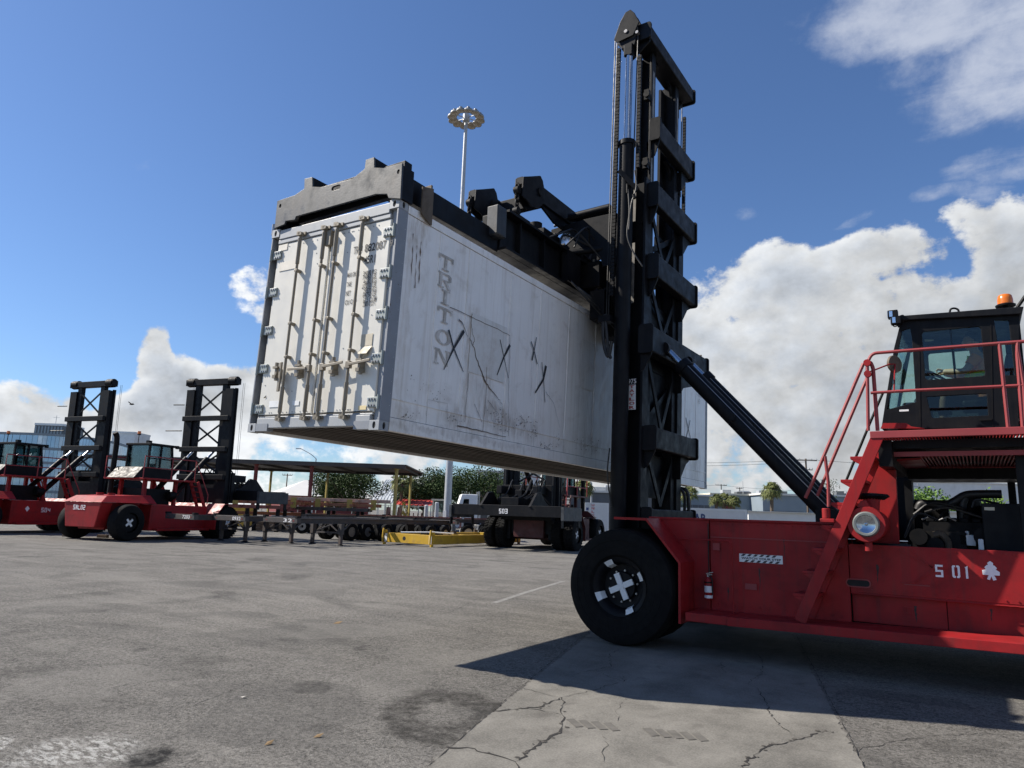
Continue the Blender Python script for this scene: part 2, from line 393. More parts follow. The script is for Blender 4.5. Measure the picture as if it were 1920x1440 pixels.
# asphalt: aggregate, tyre scrubs, patches, oil stains, a scuff of old white paint
def ground_mat():
    m = bpy.data.materials.new('weathered_asphalt'); m.use_nodes = True; nt = m.node_tree; T = NT(nt); p = nt.nodes['Principled BSDF']
    g = T.n('ShaderNodeNewGeometry').outputs['Position']
    agg = T.noise(g, 95, 3, .75); agg2 = T.noise(g, 38, 4, .75)
    def cells(s):
        x = T.n('ShaderNodeTexVoronoi'); T.put(x.inputs['Vector'], g); x.inputs['Scale'].default_value = s; return T.sep(x.outputs['Color'])[0]
    ce = T.m('ADD', T.mr(cells(34), 0, 1, -.035, .045), T.mr(cells(75), 0, 1, -.035, .05)); mid = T.noise(g, 1.1, 7, .68); big = T.noise(g, .16, 5, .6)
    scr = T.noise(T.mapping(g, (.22, 1.6, 1), (0, 0, 0), (0, 0, .55)), 1.2, 5, .6)
    v = T.m('ADD', T.mr(mid, .3, .7, -.026, .026), T.mr(big, .3, .7, -.014, .018)); v = T.m('ADD', v, T.mr(scr, .3, .7, -.026, .024))
    agg3 = T.noise(g, 15, 5, .8); v = T.m('ADD', v, T.m('ADD', ce, T.mr(agg3, .28, .72, -.03, .03))); v = T.m('ADD', v, T.mr(agg2, .28, .72, -.05, .05)); v = T.m('ADD', v, T.mr(agg, .3, .72, -.05, .06)); v = T.m('ADD', v, T.m('MULTIPLY', T.mr(T.noise(g, 50, 2, .6), .66, .74, 0, 1), .16)); v = T.m('ADD', v, .143)
    v = T.m('MAXIMUM', v, .02)
    cc = T.n('ShaderNodeCombineXYZ'); T.put(cc.inputs[0], T.m('MULTIPLY', v, 1.0)); T.put(cc.inputs[1], T.m('MULTIPLY', v, .95)); T.put(cc.inputs[2], T.m('MULTIPLY', v, .865))
    c = cc.outputs[0]
    wn = T.n('ShaderNodeTexNoise'); T.put(wn.inputs['Vector'], g); wn.inputs['Scale'].default_value = 2.2; wn.inputs['Detail'].default_value = 6; wn.inputs['Roughness'].default_value = .65
    gw = T.vm('ADD', g, T.vm('SCALE', T.vm('SUBTRACT', wn.outputs['Color'], (.5, .5, .5)), scale=.55))
    def blob(px, py, wpx, hpx, ring=None):
        o = onz(px, py); ax = (onz(px + wpx, py) - o); ay = (onz(px, py - hpx) - o); A = ax.length; B = ay.length
        ang = math.atan2(ax.y, ax.x)
        q = T.mapping(T.vm('SUBTRACT', gw, tuple(o)), (1, 1, 0), (0, 0, 0), (0, 0, -ang)); q = T.vm('MULTIPLY', q, (1 / A, 1 / B, 0)); r = T.vm('LENGTH', q)
        if ring: return T.m('MULTIPLY', T.mr(r, ring, ring + .25, 0, 1, True), T.mr(r, .95, 1.25, 1, 0, True))
        return T.mr(r, .55, 1.15, 1, 0, True)
    brk = T.mr(T.noise(g, 7, 7, .75), .36, .60, .25, 1.0)
    def put(c, f, amt, col): return T.mix(T.m('MULTIPLY', T.m('MULTIPLY', f, brk), amt * 1.35, clamp=True), c, col)
    c = put(c, blob(838, 1338, 108, 42, .30), .62, (.028, .026, .023))
    c = put(c, blob(282, 1421, 48, 18), .95, (.022, .021, .02))
    for (x, y, a, b, k) in [(590, 1287, 45, 13, .55), (540, 1198, 26, 5, .5), (678, 1215, 12, 4, .6), (265, 1218, 18, 4, .5), (490, 1049, 28, 4, .45), (418, 1111, 25, 4, .45), (390, 1238, 60, 10, .3),
                            (60, 1258, 70, 12, .35), (330, 1265, 90, 14, .25), (590, 1365, 30, 8, .3), (30, 1186, 25, 5, .35), (800, 1260, 14, 5, .4), (200, 1145, 14, 3, .4), (700, 1130, 20, 3, .35), (440, 1070, 100, 6, .25), (180, 1318, 110, 16, .25), (950, 1112, 20, 3, .4), (1790, 1400, 60, 14, .3), (1850, 1390, 30, 8, .3)]:
        c = put(c, blob(x, y, a, b), k, (.045, .043, .04))
    fl = T.mr(T.noise(T.mapping(g, (1, 2.2, 1), (0, 0, 0), (0, 0, .4)), 9, 8, .78), .47, .55, 0, 1); fl2 = T.mr(T.noise(g, 26, 5, .75), .55, .62, 0, 1)
    c = put(c, T.m('MULTIPLY', blob(135, 1412, 130, 30), fl), .85, (.46, .455, .43)); c = put(c, T.m('MULTIPLY', blob(-5, 1392, 40, 14), fl), .85, (.46, .455, .43))
    for (x, y, a, b) in [(640, 1087, 22, 3), (545, 1103, 40, 3), (300, 1095, 50, 3), (575, 1236, 35, 8), (245, 1250, 30, 6)]: c = put(c, T.m('MULTIPLY', blob(x, y, a, b), fl2), .5, (.36, .36, .34))
    for (x, y, R, wd, k) in [(-6, 2, 14.0, .35, .5), (-6, 2, 16.1, .35, .45), (-18, 0, 9.0, .3, .4), (-18, 0, 11.2, .3, .4), (2, 22, 19.0, .32, .4), (2, 22, 20.9, .32, .35), (-30, 8, 22.0, .4, .35), (-2, -9, 9.5, .28, .35)]:
        r = T.vm('LENGTH', T.vm('MULTIPLY', T.vm('SUBTRACT', T.vm('ADD', g, T.vm('SCALE', T.vm('SUBTRACT', wn.outputs['Color'], (.5, .5, .5)), scale=.12)), (x, y, 0)), (1, 1, 0)))
        f = T.m('SUBTRACT', 1.0, T.mr(T.m('ABSOLUTE', T.m('SUBTRACT', r, R)), wd * .35, wd, 0, 1, True)); c = put(c, T.m('MULTIPLY', f, T.mr(T.noise(g, .45, 3), .45, .62, 0, 1)), k, (.055, .053, .05))
    pt = T.mr(T.noise(g, .33, 2, .4), .585, .60, 0, 1); c = T.mix(T.m('MULTIPLY', pt, .28), c, (.075, .072, .068)); pt2 = T.mr(T.noise(T.vm('ADD', g, (31, 7, 0)), .5, 2, .4), .60, .612, 0, 1); c = T.mix(T.m('MULTIPLY', pt2, .25), c, (.23, .22, .20))
    T.put(p.inputs['Base Color'], c); T.put(p.inputs['Roughness'], T.mr(mid, .3, .7, .78, .95)); p.inputs['Specular IOR Level'].default_value = .12
    b = T.n('ShaderNodeBump'); b.inputs['Strength'].default_value = 1.0; b.inputs['Distance'].default_value = .016
    T.put(b.inputs['Height'], T.m('ADD', T.m('MULTIPLY', agg, .9), T.m('MULTIPLY', agg2, 1.1))); T.put(p.inputs['Normal'], b.outputs[0])
    return m
def slab_mat():
    m = bpy.data.materials.new('old_concrete_slab'); m.use_nodes = True; nt = m.node_tree; T = NT(nt); p = nt.nodes['Principled BSDF']
    g = T.n('ShaderNodeNewGeometry').outputs['Position']
    n = T.noise(g, 1.4, 8, .68); f = T.noise(g, 60, 4, .7); st = T.noise(T.mapping(g, (1, .3, 1), (0, 0, 0), (0, 0, .25)), 1.1, 6, .62)
    v = T.m('ADD', T.mr(n, .28, .72, .120, .215), T.mr(f, .3, .7, -.045, .045)); v = T.m('ADD', v, T.mr(st, .3, .7, -.05, .03))
    cc = T.n('ShaderNodeCombineXYZ'); T.put(cc.inputs[0], v); T.put(cc.inputs[1], T.m('MULTIPLY', v, .95)); T.put(cc.inputs[2], T.m('MULTIPLY', v, .84))
    c = cc.outputs[0]
    d = T.mr(T.noise(g, 2.4, 7, .7, .6), .56, .66, 0, .45); c = T.mix(d, c, (.085, .078, .07))
    T.put(p.inputs['Base Color'], c); p.inputs['Roughness'].default_value = .88; p.inputs['Specular IOR Level'].default_value = .3
    b = T.n('ShaderNodeBump'); b.inputs['Strength'].default_value = .35; b.inputs['Distance'].default_value = .008; T.put(b.inputs['Height'], T.m('ADD', f, T.m('MULTIPLY', n, 1.5))); T.put(p.inputs['Normal'], b.outputs[0])
    return m
GROUND = ground_mat(); SLAB = slab_mat()
CRACK = mat('dark_crack', (.022, .02, .018), .95)  # one flat dark tone for the crack and joint strips
CRACKL = mat('spalled_concrete', (.07, .064, .055), .95, 0, .4, 30)

# ---------------------------------------------------------------- ground
g = MB()
g.quad((-1500, -300, 0), (700, -300, 0), (700, 2200, 0), (-1500, 2200, 0))
ground = g.build('ground', GROUND, kind='structure')
# one long concrete strip crosses under the handler, in bays between joints
La, Lb = onz(795, 1440), onz(1090, 1195); Ra, Rb = onz(1620, 1440), onz(1490, 1185)
ld = (Lb - La).normalized(); rd = (Rb - Ra).normalized(); ld = (ld + rd).normalized()
def Lp(t): return La + ld * t
def Rp(t): return Ra + ld * (t - (Ra - La).dot(ld))
stp = thing('concrete_strip', None, None, V((La.x, La.y, 0))); stp['kind'] = 'structure'
def raise_(p, z): return V((p.x, p.y, z))
def ragged(p, q, n, j):                # a broken arris instead of a ruled edge
    s_ = (q - p).cross(V((0, 0, 1))).normalized()
    return [p.lerp(q, i / n) + s_ * (random.uniform(-j, j) + (j * random.choice((0, 0, 0, 0, 2.5, -2.5)))) for i in range(n)]
for a, b in ((-9, -.62), (-.6, 6.1), (6.12, 12.4), (12.42, 20)):
    q = ragged(Lp(a), Rp(a), 60, .004) + ragged(Rp(a), Rp(b), 130, .008) + ragged(Rp(b), Lp(b), 60, .004) + ragged(Lp(b), Lp(a), 130, .008)
    s = MB(); s.add([raise_(p, .004) for p in q], [tuple(range(len(q)))]); s.build('slab', SLAB, stp)
CHIPS = []
def crack(pts, w, name='crack', jit=.03, z=.0075, parent=stp):
    P = [onz(x, y) for x, y in pts]; D = []
    for a, b in zip(P, P[1:]):
        n = max(2, int((b - a).length / random.uniform(.035, .09))); pr = (b - a).cross(V((0, 0, 1))).normalized()
        for k in range(n):
            t = k / n; D.append(a.lerp(b, t) + pr * (random.uniform(-jit, jit) * (0 if k == 0 else 1)))
    D.append(P[-1]); m = MB(); vs = []
    for i, p in enumerate(D):
        d = (D[min(i + 1, len(D) - 1)] - D[max(i - 1, 0)]).normalized(); pr = d.cross(V((0, 0, 1))); ww = w * .75 * random.uniform(.12, 1.0) ** 1.3 * (1 if 0 < i < len(D) - 1 else .15)
        vs += [raise_(p + pr * ww / 2, z), raise_(p - pr * ww / 2, z)]
    m.add(vs, [(2 * i, 2 * i + 1, 2 * i + 3, 2 * i + 2) for i in range(len(D) - 1)]); o = m.build(name, CRACK, parent)
    if w > .03 and name == 'crack':      # spalled bits along the wide ones
        k = MB()
        for p in D[1:-1]:
            if random.random() < .45:
                c = p + V((random.uniform(-.05, .05), random.uniform(-.05, .05), 0)); r_ = random.uniform(.008, .03); n_ = 5
                k.add([raise_(c + V((math.cos(t_ * 2 * PI / n_), math.sin(t_ * 2 * PI / n_), 0)) * r_ * random.uniform(.5, 1.2), z + .0015) for t_ in range(n_)], [tuple(range(n_))])
        if k.v: k.build('spalls', CRACKL, parent, kind='stuff', fix=False)
    return o
v2 = lambda x, y: (760 + x / 1.655, 1100 + y / 1.655)
for pts, w in [([v2(120, 500), v2(215, 505), v2(260, 520), v2(340, 545), v2(400, 505), v2(440, 478), v2(480, 455), v2(487, 400), v2(485, 345), v2(420, 375), v2(370, 380), v2(310, 385), v2(245, 390)], .045),
               ([v2(485, 345), v2(560, 330), v2(615, 313), v2(690, 290)], .02), ([v2(487, 400), v2(420, 385), v2(375, 380)], .02), ([v2(360, 315), v2(430, 335), v2(475, 345)], .014),
               ([v2(340, 545), v2(350, 580)], .05), ([v2(1045, 570), v2(1080, 525), v2(1120, 500), v2(1180, 488), v2(1230, 475), v2(1260, 460), v2(1330, 450)], .035),
               ([v2(1230, 475), v2(1170, 440), v2(1140, 400), v2(1120, 370), v2(1095, 325), v2(1065, 300), v2(1110, 268), v2(1105, 225), v2(1085, 205)], .018),
               ([v2(490, 280), v2(560, 265), v2(590, 258), v2(640, 250), v2(635, 215), v2(665, 195)], .016), ([v2(590, 258), v2(640, 285), v2(675, 295), v2(680, 275)], .012), ([v2(600, 555), v2(630, 495), v2(610, 465)], .008), ([v2(680, 345), v2(655, 395), v2(660, 420)], .008),
               ([v2(970, 250), v2(985, 235), v2(990, 270)], .014)]: crack(pts, w)
crack([(800, 1440), (850, 1398), (905, 1350), (960, 1303), (1020, 1253), (1085, 1199)], .018, 'joint', .006)
crack([(1620, 1440), (1595, 1385), (1565, 1330), (1530, 1262), (1495, 1195)], .016, 'joint', .008)
yd = thing('yard_crack', None, None, V((0, 0, 0))); yd['kind'] = 'structure'
for pts, w in [([(640, 1078), (690, 1074), (745, 1066)], .05), ([(120, 1052), (260, 1060), (330, 1056), (420, 1062)], .05), ([(360, 1325), (420, 1300), (470, 1283)], .014), ([(0, 1128), (110, 1120), (240, 1112)], .03), ([(840, 1150), (900, 1120), (960, 1098)], .02), ([(1560, 1420), (1700, 1385), (1850, 1375), (1920, 1390)], .014)]: crack(pts, w, 'crack', .03, .003, yd)
# tyre marks left on the slab in tread blocks
TM = mat('tyre_mark', (.105, .098, .086), .92, 0, .3, 6)
for cx, cy, n in ((1085, 1357, 4), (1228, 1374, 5)):
    m = MB()
    for k in range(n):
        a = onz(cx + k * 23 - 24, cy - 7 + k * 2.4); b = onz(cx + k * 23 - 9, cy - 8 + k * 2.4); c = onz(cx + k * 23 + 9, cy + 7 + k * 2.4); d = onz(cx + k * 23 - 6, cy + 8 + k * 2.4)
        m.add([raise_(p, .0085) for p in (a, b, c, d)], [(0, 1, 2, 3)])
    m.build('tyre_mark', TM, stp)
for pts, w in [([(926, 1131), (980, 1113), (1056, 1090)], .14), ([(560, 1010), (640, 1006), (700, 1003)], .12)]:
    P = [onz(*p) for p in pts]; m = MB(); pr = V((0, 0, 1)).cross(P[-1] - P[0]).normalized() * w / 2
    for a, b in zip(P, P[1:]): m.add([raise_(a + pr, .004), raise_(b + pr, .004), raise_(b - pr, .004), raise_(a - pr, .004)], [(0, 1, 2, 3)])
    FADED = mat('faded_line_paint', (.215, .21, .195), .85, 0, .1, 5, (.14, .135, .125), 1.0, 7, .36)
    o = m.build('painted_line', FADED); o['kind'] = 'structure'
# bits of litter and fallen leaves
lit_m = mat('dry_leaf', (.20, .13, .06), .8)
for i, (px, py, w_, lab) in enumerate([(1195 / 2, 1000 + 765 / 2, .05, 'dark scrap lying on the asphalt near the front of the frame'), (1010 / 2, 1000 + 792 / 2, .05, 'dark dry leaf on the asphalt left of the lone scrap'), (1268 / 2, 1000 + 338 / 2, .09, 'tan dry leaf on the asphalt in the middle distance'), (912 / 2, 1000 + 618 / 2, .035, 'pale paper scrap on the asphalt left of the small dark patch'), (1040, 1032, .25, 'thin pale offcut on the ground below the spreader beam')]):
    o = onz(px, py); m = MB(); a = random.uniform(0, 3)
    e, f_ = V((math.cos(a), math.sin(a), .1)) * w_, V((-math.sin(a), math.cos(a), .25)) * w_ * .5
    c = o + V((0, 0, .012)); m.add([c - e, c - f_ * .8, c + e * .9 + V((0, 0, .01)), c + f_], [(0, 1, 2), (0, 2, 3)])
    ob = m.build('leaf' if i in (1, 2) else 'scrap', lit_m if i not in (3, 4) else CONC); tag(ob, lab, 'leaf' if i in (1, 2) else 'litter')
# ---------------------------------------------------------------- the lifted refrigerated container
MCON = Matrix(((0.99972354, 0.0, 0.02351268, 0.0), (-0.00025598, 0.99994073, 0.01088409, 0.0), (-0.02351128, -0.0108871, 0.99966429, 2.78183601), (0, 0, 0, 1)))
MCI = MCON.inverted(); CWL = MCI @ CW
def cdoor(px, py, y=0.0):
    d = MCI.to_3x3() @ pdir(px, py); p = CWL + d * ((y - CWL.y) / d.y); return p
def cside(px, py, x=0.0):
    d = MCI.to_3x3() @ pdir(px, py); return CWL + d * ((x - CWL.x) / d.x)
REEF = mat('reefer_white', (.85, .835, .81), .42, 0, .05, 2.0, (.34, .28, .22), .38, 2.6, .54, (.48, .42, .35), .34, .04, 25, (.12, .10, .085), .735)
def soil(m, spots):                  # rust bleed and road film with outlines of their own
    nt = m.node_tree; T = NT(nt); p = nt.nodes['Principled BSDF']; c = p.inputs['Base Color'].links[0].from_socket; g = T.n('ShaderNodeTexCoord').outputs['Object']
    w_ = T.n('ShaderNodeTexNoise'); T.put(w_.inputs['Vector'], g); w_.inputs['Scale'].default_value = 3.2; w_.inputs['Detail'].default_value = 7; w_.inputs['Roughness'].default_value = .7
    gw = T.vm('ADD', g, T.vm('SCALE', T.vm('SUBTRACT', w_.outputs['Color'], (.5, .5, .5)), scale=.5)); br = T.mr(T.noise(T.mapping(g, (6, 6, 1.2)), 2.2, 7, .7), .38, .62, .1, 1)
    for (y, z, ry, rz, amt, col) in spots:
        r = T.vm('LENGTH', T.vm('MULTIPLY', T.vm('SUBTRACT', gw, (0, y, z)), (0, 1 / ry, 1 / rz))); c = T.mix(T.m('MULTIPLY', T.m('MULTIPLY', T.mr(r, .4, 1.2, 1, 0, True), br), amt), c, col)
    T.put(p.inputs['Base Color'], c)
def sp_(px, py): q = MCI.to_3x3() @ pdir(720 + px / 4.364, 560 + py / 4.364); q = CWL + q * (-CWL.x / q.x); return q.y, q.z
soil(REEF, [(*sp_(760, 330), .30, .50, .55, (.42, .33, .22)), (*sp_(700, 560), .16, .9, .45, (.42, .34, .24)), (*sp_(830, 800), .35, .35, .5, (.34, .27, .20)), (*sp_(930, 980), .45, .25, .6, (.25, .19, .14)), (*sp_(1130, 1060), .6, .22, .55, (.27, .21, .16)), (*sp_(600, 1000), .5, .18, .5, (.30, .24, .18)), (*sp_(110, 980), .25, .25, .4, (.40, .32, .20)),
            (.42, 2.62, .22, .35, .6, (.34, .25, .16)), (.3, 1.3, .10, 1.2, .35, (.48, .40, .30)), (*sp_(1660, 700), .35, 1.1, .5, (.40, .37, .33)), (*sp_(1700, 1200), .7, .2, .5, (.28, .22, .17)), (11.3, .6, .5, .7, .45, (.3, .24, .18)), (9.8, .4, .8, .25, .5, (.28, .22, .17)), (*sp_(650, 1130), 2.2, .07, .4, (.22, .17, .13))])
REEFD = mat('door_white', (.65, .63, .57), .38, 0, .03, 2.0, (.52, .46, .36), .25, 2.2, .58, (.5, .47, .40), .12, .02, 25, (.20, .17, .14), .765)
FRAME = mat('container_frame_grey', (.24, .255, .28), .5, 0, .12, 3, (.22, .2, .18), .4, 3, .54, None, 0, .05, 30, (.16, .1, .07), .72)
FRAMEL = mat('container_frame_light', (.34, .355, .37), .5, 0, .1, 3, (.3, .28, .26), .4, 3, .55, None, 0, .05, 30, (.2, .13, .09), .72)
FRAMED = mat('frame_grey_painted_shade', (.085, .092, .105), .6, 0, .12, 3)  # darker copy of the frame grey: shade of the left post recess painted in
HINGE = mat('hinge_grey_green', (.26, .29, .28), .5, .1, .15, 8)
RODM = mat('lock_rod_tan', (.215, .185, .14), .5, .1, .15, 6, (.2, .15, .1), .5, 8, .54)
def under_mat():
    m = bpy.data.materials.new('stained_underside'); m.use_nodes = True; T = NT(m.node_tree); p = m.node_tree.nodes['Principled BSDF']
    g = T.n('ShaderNodeTexCoord').outputs['Object']; n = T.noise(T.mapping(g, (3.2, .22, 1)), 1.3, 7, .62, .4)
    T.put(p.inputs['Base Color'], T.mix(T.mr(n, .35, .65, 0, 1), (.022, .019, .016), (.15, .125, .105))); p.inputs['Roughness'].default_value = .8; return m
UNDER = under_mat()
W_, L_, H_ = 2.438, 12.192, 2.896
con = thing('shipping_container', 'white refrigerated shipping container held high in the air by the near red handler', 'container', MCON)
def L(): return MB(True)
# corner castings, each with its apertures
def casting(x0, y0, z0, fx, fy):
    a, b, c = .162, .178, .118; m = L(); t = .012
    m.box((x0 + t, y0 + t, z0 + .004), (x0 + a - t, y0 + b - t, z0 + c - .004))
    m.prism([(0, 0), (a, 0), (a, c), (0, c)], (x0, y0 + t if fy < 0 else y0 + b, z0), (1, 0, 0), (0, 0, 1), t, [ell(a * .5, c * .5, .026, .044)])
    m.prism([(0, 0), (b - 2 * t, 0), (b - 2 * t, c), (0, c)], (x0 + a - t if fx > 0 else x0, y0 + t, z0), (0, 1, 0), (0, 0, 1), t, [ell(b * .5 - t, c * .5, .026, .044)])
    m.box((x0, y0 + t, z0 + c - .0035), (x0 + a, y0 + b - t, z0 + c))
    o = m.build('corner_casting', FRAMEL, con, bevel=.006)
    h = L(); h.prism(ell(a * .5, c * .5, .0255, .0435), (x0, y0 + t - .0015 if fy < 0 else y0 + b - t + .002, z0), (1, 0, 0), (0, 0, 1), .001)
    h.prism(ell(b * .5, c * .5, .0255, .0435), (x0 + a - t + .0005, y0, z0), (0, 1, 0), (0, 0, 1), .001); h.build('aperture', DARK, o)
for zz in (-.012, H_ - .106):
    for x0, fx in ((-W_ - .004, -1), (-.158, 1)):
        casting(x0, -.006, zz, fx, -1); casting(x0, L_ - .172, zz, fx, 1)
for s, x in ((-1, -W_), (1, 0)):
    for y, f in ((0, 1), (L_, -1)):
        m = L()
        xo, xi = x, x - s * .135
        m.box((min(xo, xo - s * .026), min(y, y + f * .12), .106), (max(xo, xo - s * .026), max(y, y + f * .18), H_ - .106))
        m.box((min(xo, xo - s * .026), min(y, y + f * .17), .106), (max(xo, xo - s * .026), max(y, y + f * .17), H_ - .106)) if 0 else None; po_ = m.build('corner_post', FRAME, con, bevel=.004)
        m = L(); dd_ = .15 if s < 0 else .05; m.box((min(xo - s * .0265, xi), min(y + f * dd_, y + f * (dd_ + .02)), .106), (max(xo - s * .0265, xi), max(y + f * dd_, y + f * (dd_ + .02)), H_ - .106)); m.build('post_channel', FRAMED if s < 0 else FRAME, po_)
# header, sill, top and bottom side rails
m = L(); m.box((-W_ + .16, .002, H_ - .15), (-.16, .10, H_ - .012)); m.box((-W_ + .14, .012, H_ - .215), (-.14, .08, H_ - .153)); m.build('header', FRAMEL, con, bevel=.008)
m = L(); m.box((-W_ + .16, .004, .04), (-.16, .10, .175)); m.box((-W_ + .14, .022, .177), (-.14, .08, .20)); m.build('door_sill', FRAMEL, con, bevel=.008)
m = L(); m.box((-W_ + .16, -.004, .0), (-W_ + .40, .10, .1)); m.box((-.42, -.004, .0), (-.16, .10, .1)); m.split('sill_gusset', FRAME, con)
for x0, x1 in ((-.07, 0), (-W_, -W_ + .07)):
    m = L(); m.box((x0, .18, H_ - .115), (x1, L_ - .18, H_ - .008)); m.build('top_side_rail', REEF, con, bevel=.006)
    m = L(); m.box((x0, .18, .0), (x1, L_ - .18, .165)); m.build('bottom_side_rail', REEF, con, bevel=.006)
# side wall in sheets, lightly dented, with open seams
def wall(x, s):
    edges = [.122, .86, 1.52, 2.62, 3.52, 4.5, 5.55, 6.6, 7.6, 8.6, 9.6, 10.5, 11.3, L_ - .122]
    for a, b in zip(edges, edges[1:]):
        for z0, z1 in ((.171, .40), (.404, H_ - .121)):
            nu, nv = 10, (2 if z1 < .5 else 18); vs = []; fs = []
            for i in range(nu + 1):
                for j in range(nv + 1):
                    u, v = a + .002 + (b - a - .004) * i / nu, z0 + (z1 - z0) * j / nv
                    e = min(1, 6 * min(i / nu, 1 - i / nu)) * min(1, 4 * min(j / nv, 1 - j / nv)); d = noise.noise(V((u * 1.1, v * .9, 3.1))) * .012 + noise.noise(V((u * 2.7, v * 1.9, 9))) * .006
                    vs.append((x - s * (.012 - d * e), u, v))
            for i in range(nu):
                for j in range(nv):
                    q = i * (nv + 1) + j; fs.append((q, q + nv + 1, q + nv + 2, q + 1))
            mm = L(); mm.add(vs, fs); mm.smooth = True; mm.build('wall_sheet', REEF, con, fix=False)
wall(0, 1)
m = L(); m.box((-W_ + .012, .13, .171), (-W_ + .03, L_ - .13, H_ - .121)); m.build('wall_sheet', REEF, con)
m = L(); m.box((-W_ + .04, .125, .172), (-.035, L_ - .1, H_ - .06)); m.build('insulated_core', DARK, con)
m = L(); m.box((-W_ + .08, .1, H_ - .05), (-.075, L_ - .1, H_ - .03)); m.build('roof', REEF, con)
m = L(); m.box((-W_ + .14, L_ - .09, .12), (-.14, L_ - .03, H_ - .12)); m.build('machinery_end', REEF, con)
# rivet lines and patch plates over old damage
m = L()
for y in (.15, .83, .89, 1.49, 1.55, 2.59, 2.65, 3.49, 3.55, 4.47, 4.53, 5.52, 5.58, 6.57, 6.63, 7.57, 7.63):
    for k in range(17): z = .30 + k * .15; m.add([(-.003, y, z + .009), (-.003, y + .009, z), (-.003, y, z - .009), (-.003, y - .009, z), (.0025, y, z)], [(0, 1, 4), (1, 2, 4), (2, 3, 4), (3, 0, 4)])
m.build('rivets', REEF, con, kind='stuff')
PATCH = mat('patch_sheet', (.70, .69, .66), .45, 0, .06, 3, (.38, .32, .26), .5, 3, .5, (.4, .34, .28), .35)
for y0, y1, z0, z1 in ((1.66, 2.56, 1.02, 1.88), (5.0, 5.5, 1.4, 2.3)):
    m = L(); m.box((-.006, y0, z0), (-.0012, y1, z1)); m.build('patch_plate', PATCH, con, bevel=.003)
# raised vertical mouldings on the wall
for y in (.86, 1.52, 2.62, 3.52, 4.5, 5.55, 6.6, 7.6, 8.6, 9.6, 10.5, 11.3):
    m = L(); m.box((-.012, y - .010, .41), (-.0035, y + .010, H_ - .125)); m.build('seam_moulding', REEF, con)
m = L(); m.box((-.0115, .125, .392), (-.001, L_ - .125, .412)); m.build('kick_strip', REEF, con)
# underside: floor pan and cross members
m = L(); m.box((-W_ + .072, .11, .060), (-.072, L_ - .11, .165)); m.build('floor_pan', UNDER, con)
for i in range(13):
    x = -W_ + .16 + i * .176
    m = L(); m.box((x - .03, .12, .035), (x + .03, L_ - .12, .0595)); m.build('floor_rib', UNDER, con)
# doors
doorx = ((-W_ + .132, -1.232), (-1.206, -.132))
for a, b in doorx:
    mm = L(); mm.box((a, .026, .206), (b, .10, H_ - .222)); d = mm.build('door', REEFD, con, bevel=.012)
    k = L(); k.box((a + .02, .0215, .212), (b - .02, .0255, .226)); k.build('gasket', DARK, d)
    for q in range(26):
        x, z = random.uniform(a + .05, b - .05), random.choice([random.uniform(.25, 2.6), .25, 2.62]); k = L(); k.cyl((x, .0255, z), (x, .021, z), .008, n=6); k.build('bolt', FRAME, d)
m = L(); m.box((-1.2315, .05, .206), (-1.2065, .09, H_ - .222)); m.build('centre_gasket', DARK, con)
# hinges
HZ_R = [432, 509.5, 587, 670, 753]; HZ_L = [477, 547, 619, 691, 767]
for s, ys, px in ((1, HZ_R, 735), (-1, HZ_L, 520)):
    for i, py in enumerate(ys):
        z = cdoor(735 - i * 6 if s > 0 else 525 - i * 10, py).z; x = -.06 if s > 0 else -W_ + .06
        m = L(); x0, x1 = (x - .175, x + .045) if s > 0 else (x - .045, x + .175)
        m.box((x0, .004, z - .062), (x1, .0255, z + .062)); h = m.build('hinge', HINGE, con, bevel=.004)
        for bx in range(3):
            for bz in (-.038, .038):
                xx = (x - .15 + bx * .045) if s > 0 else (x + .15 - bx * .045)
                k = L(); k.cyl((xx, .004, z + bz), (xx, -.008, z + bz), .014, n=6); k.build('bolt', STEEL, h)
        k = L(); xx = x + .02 * s; k.cyl((xx, -.006, z - .085), (xx, -.006, z + .085), .018, n=8); k.build('hinge_pin', HINGE, h)
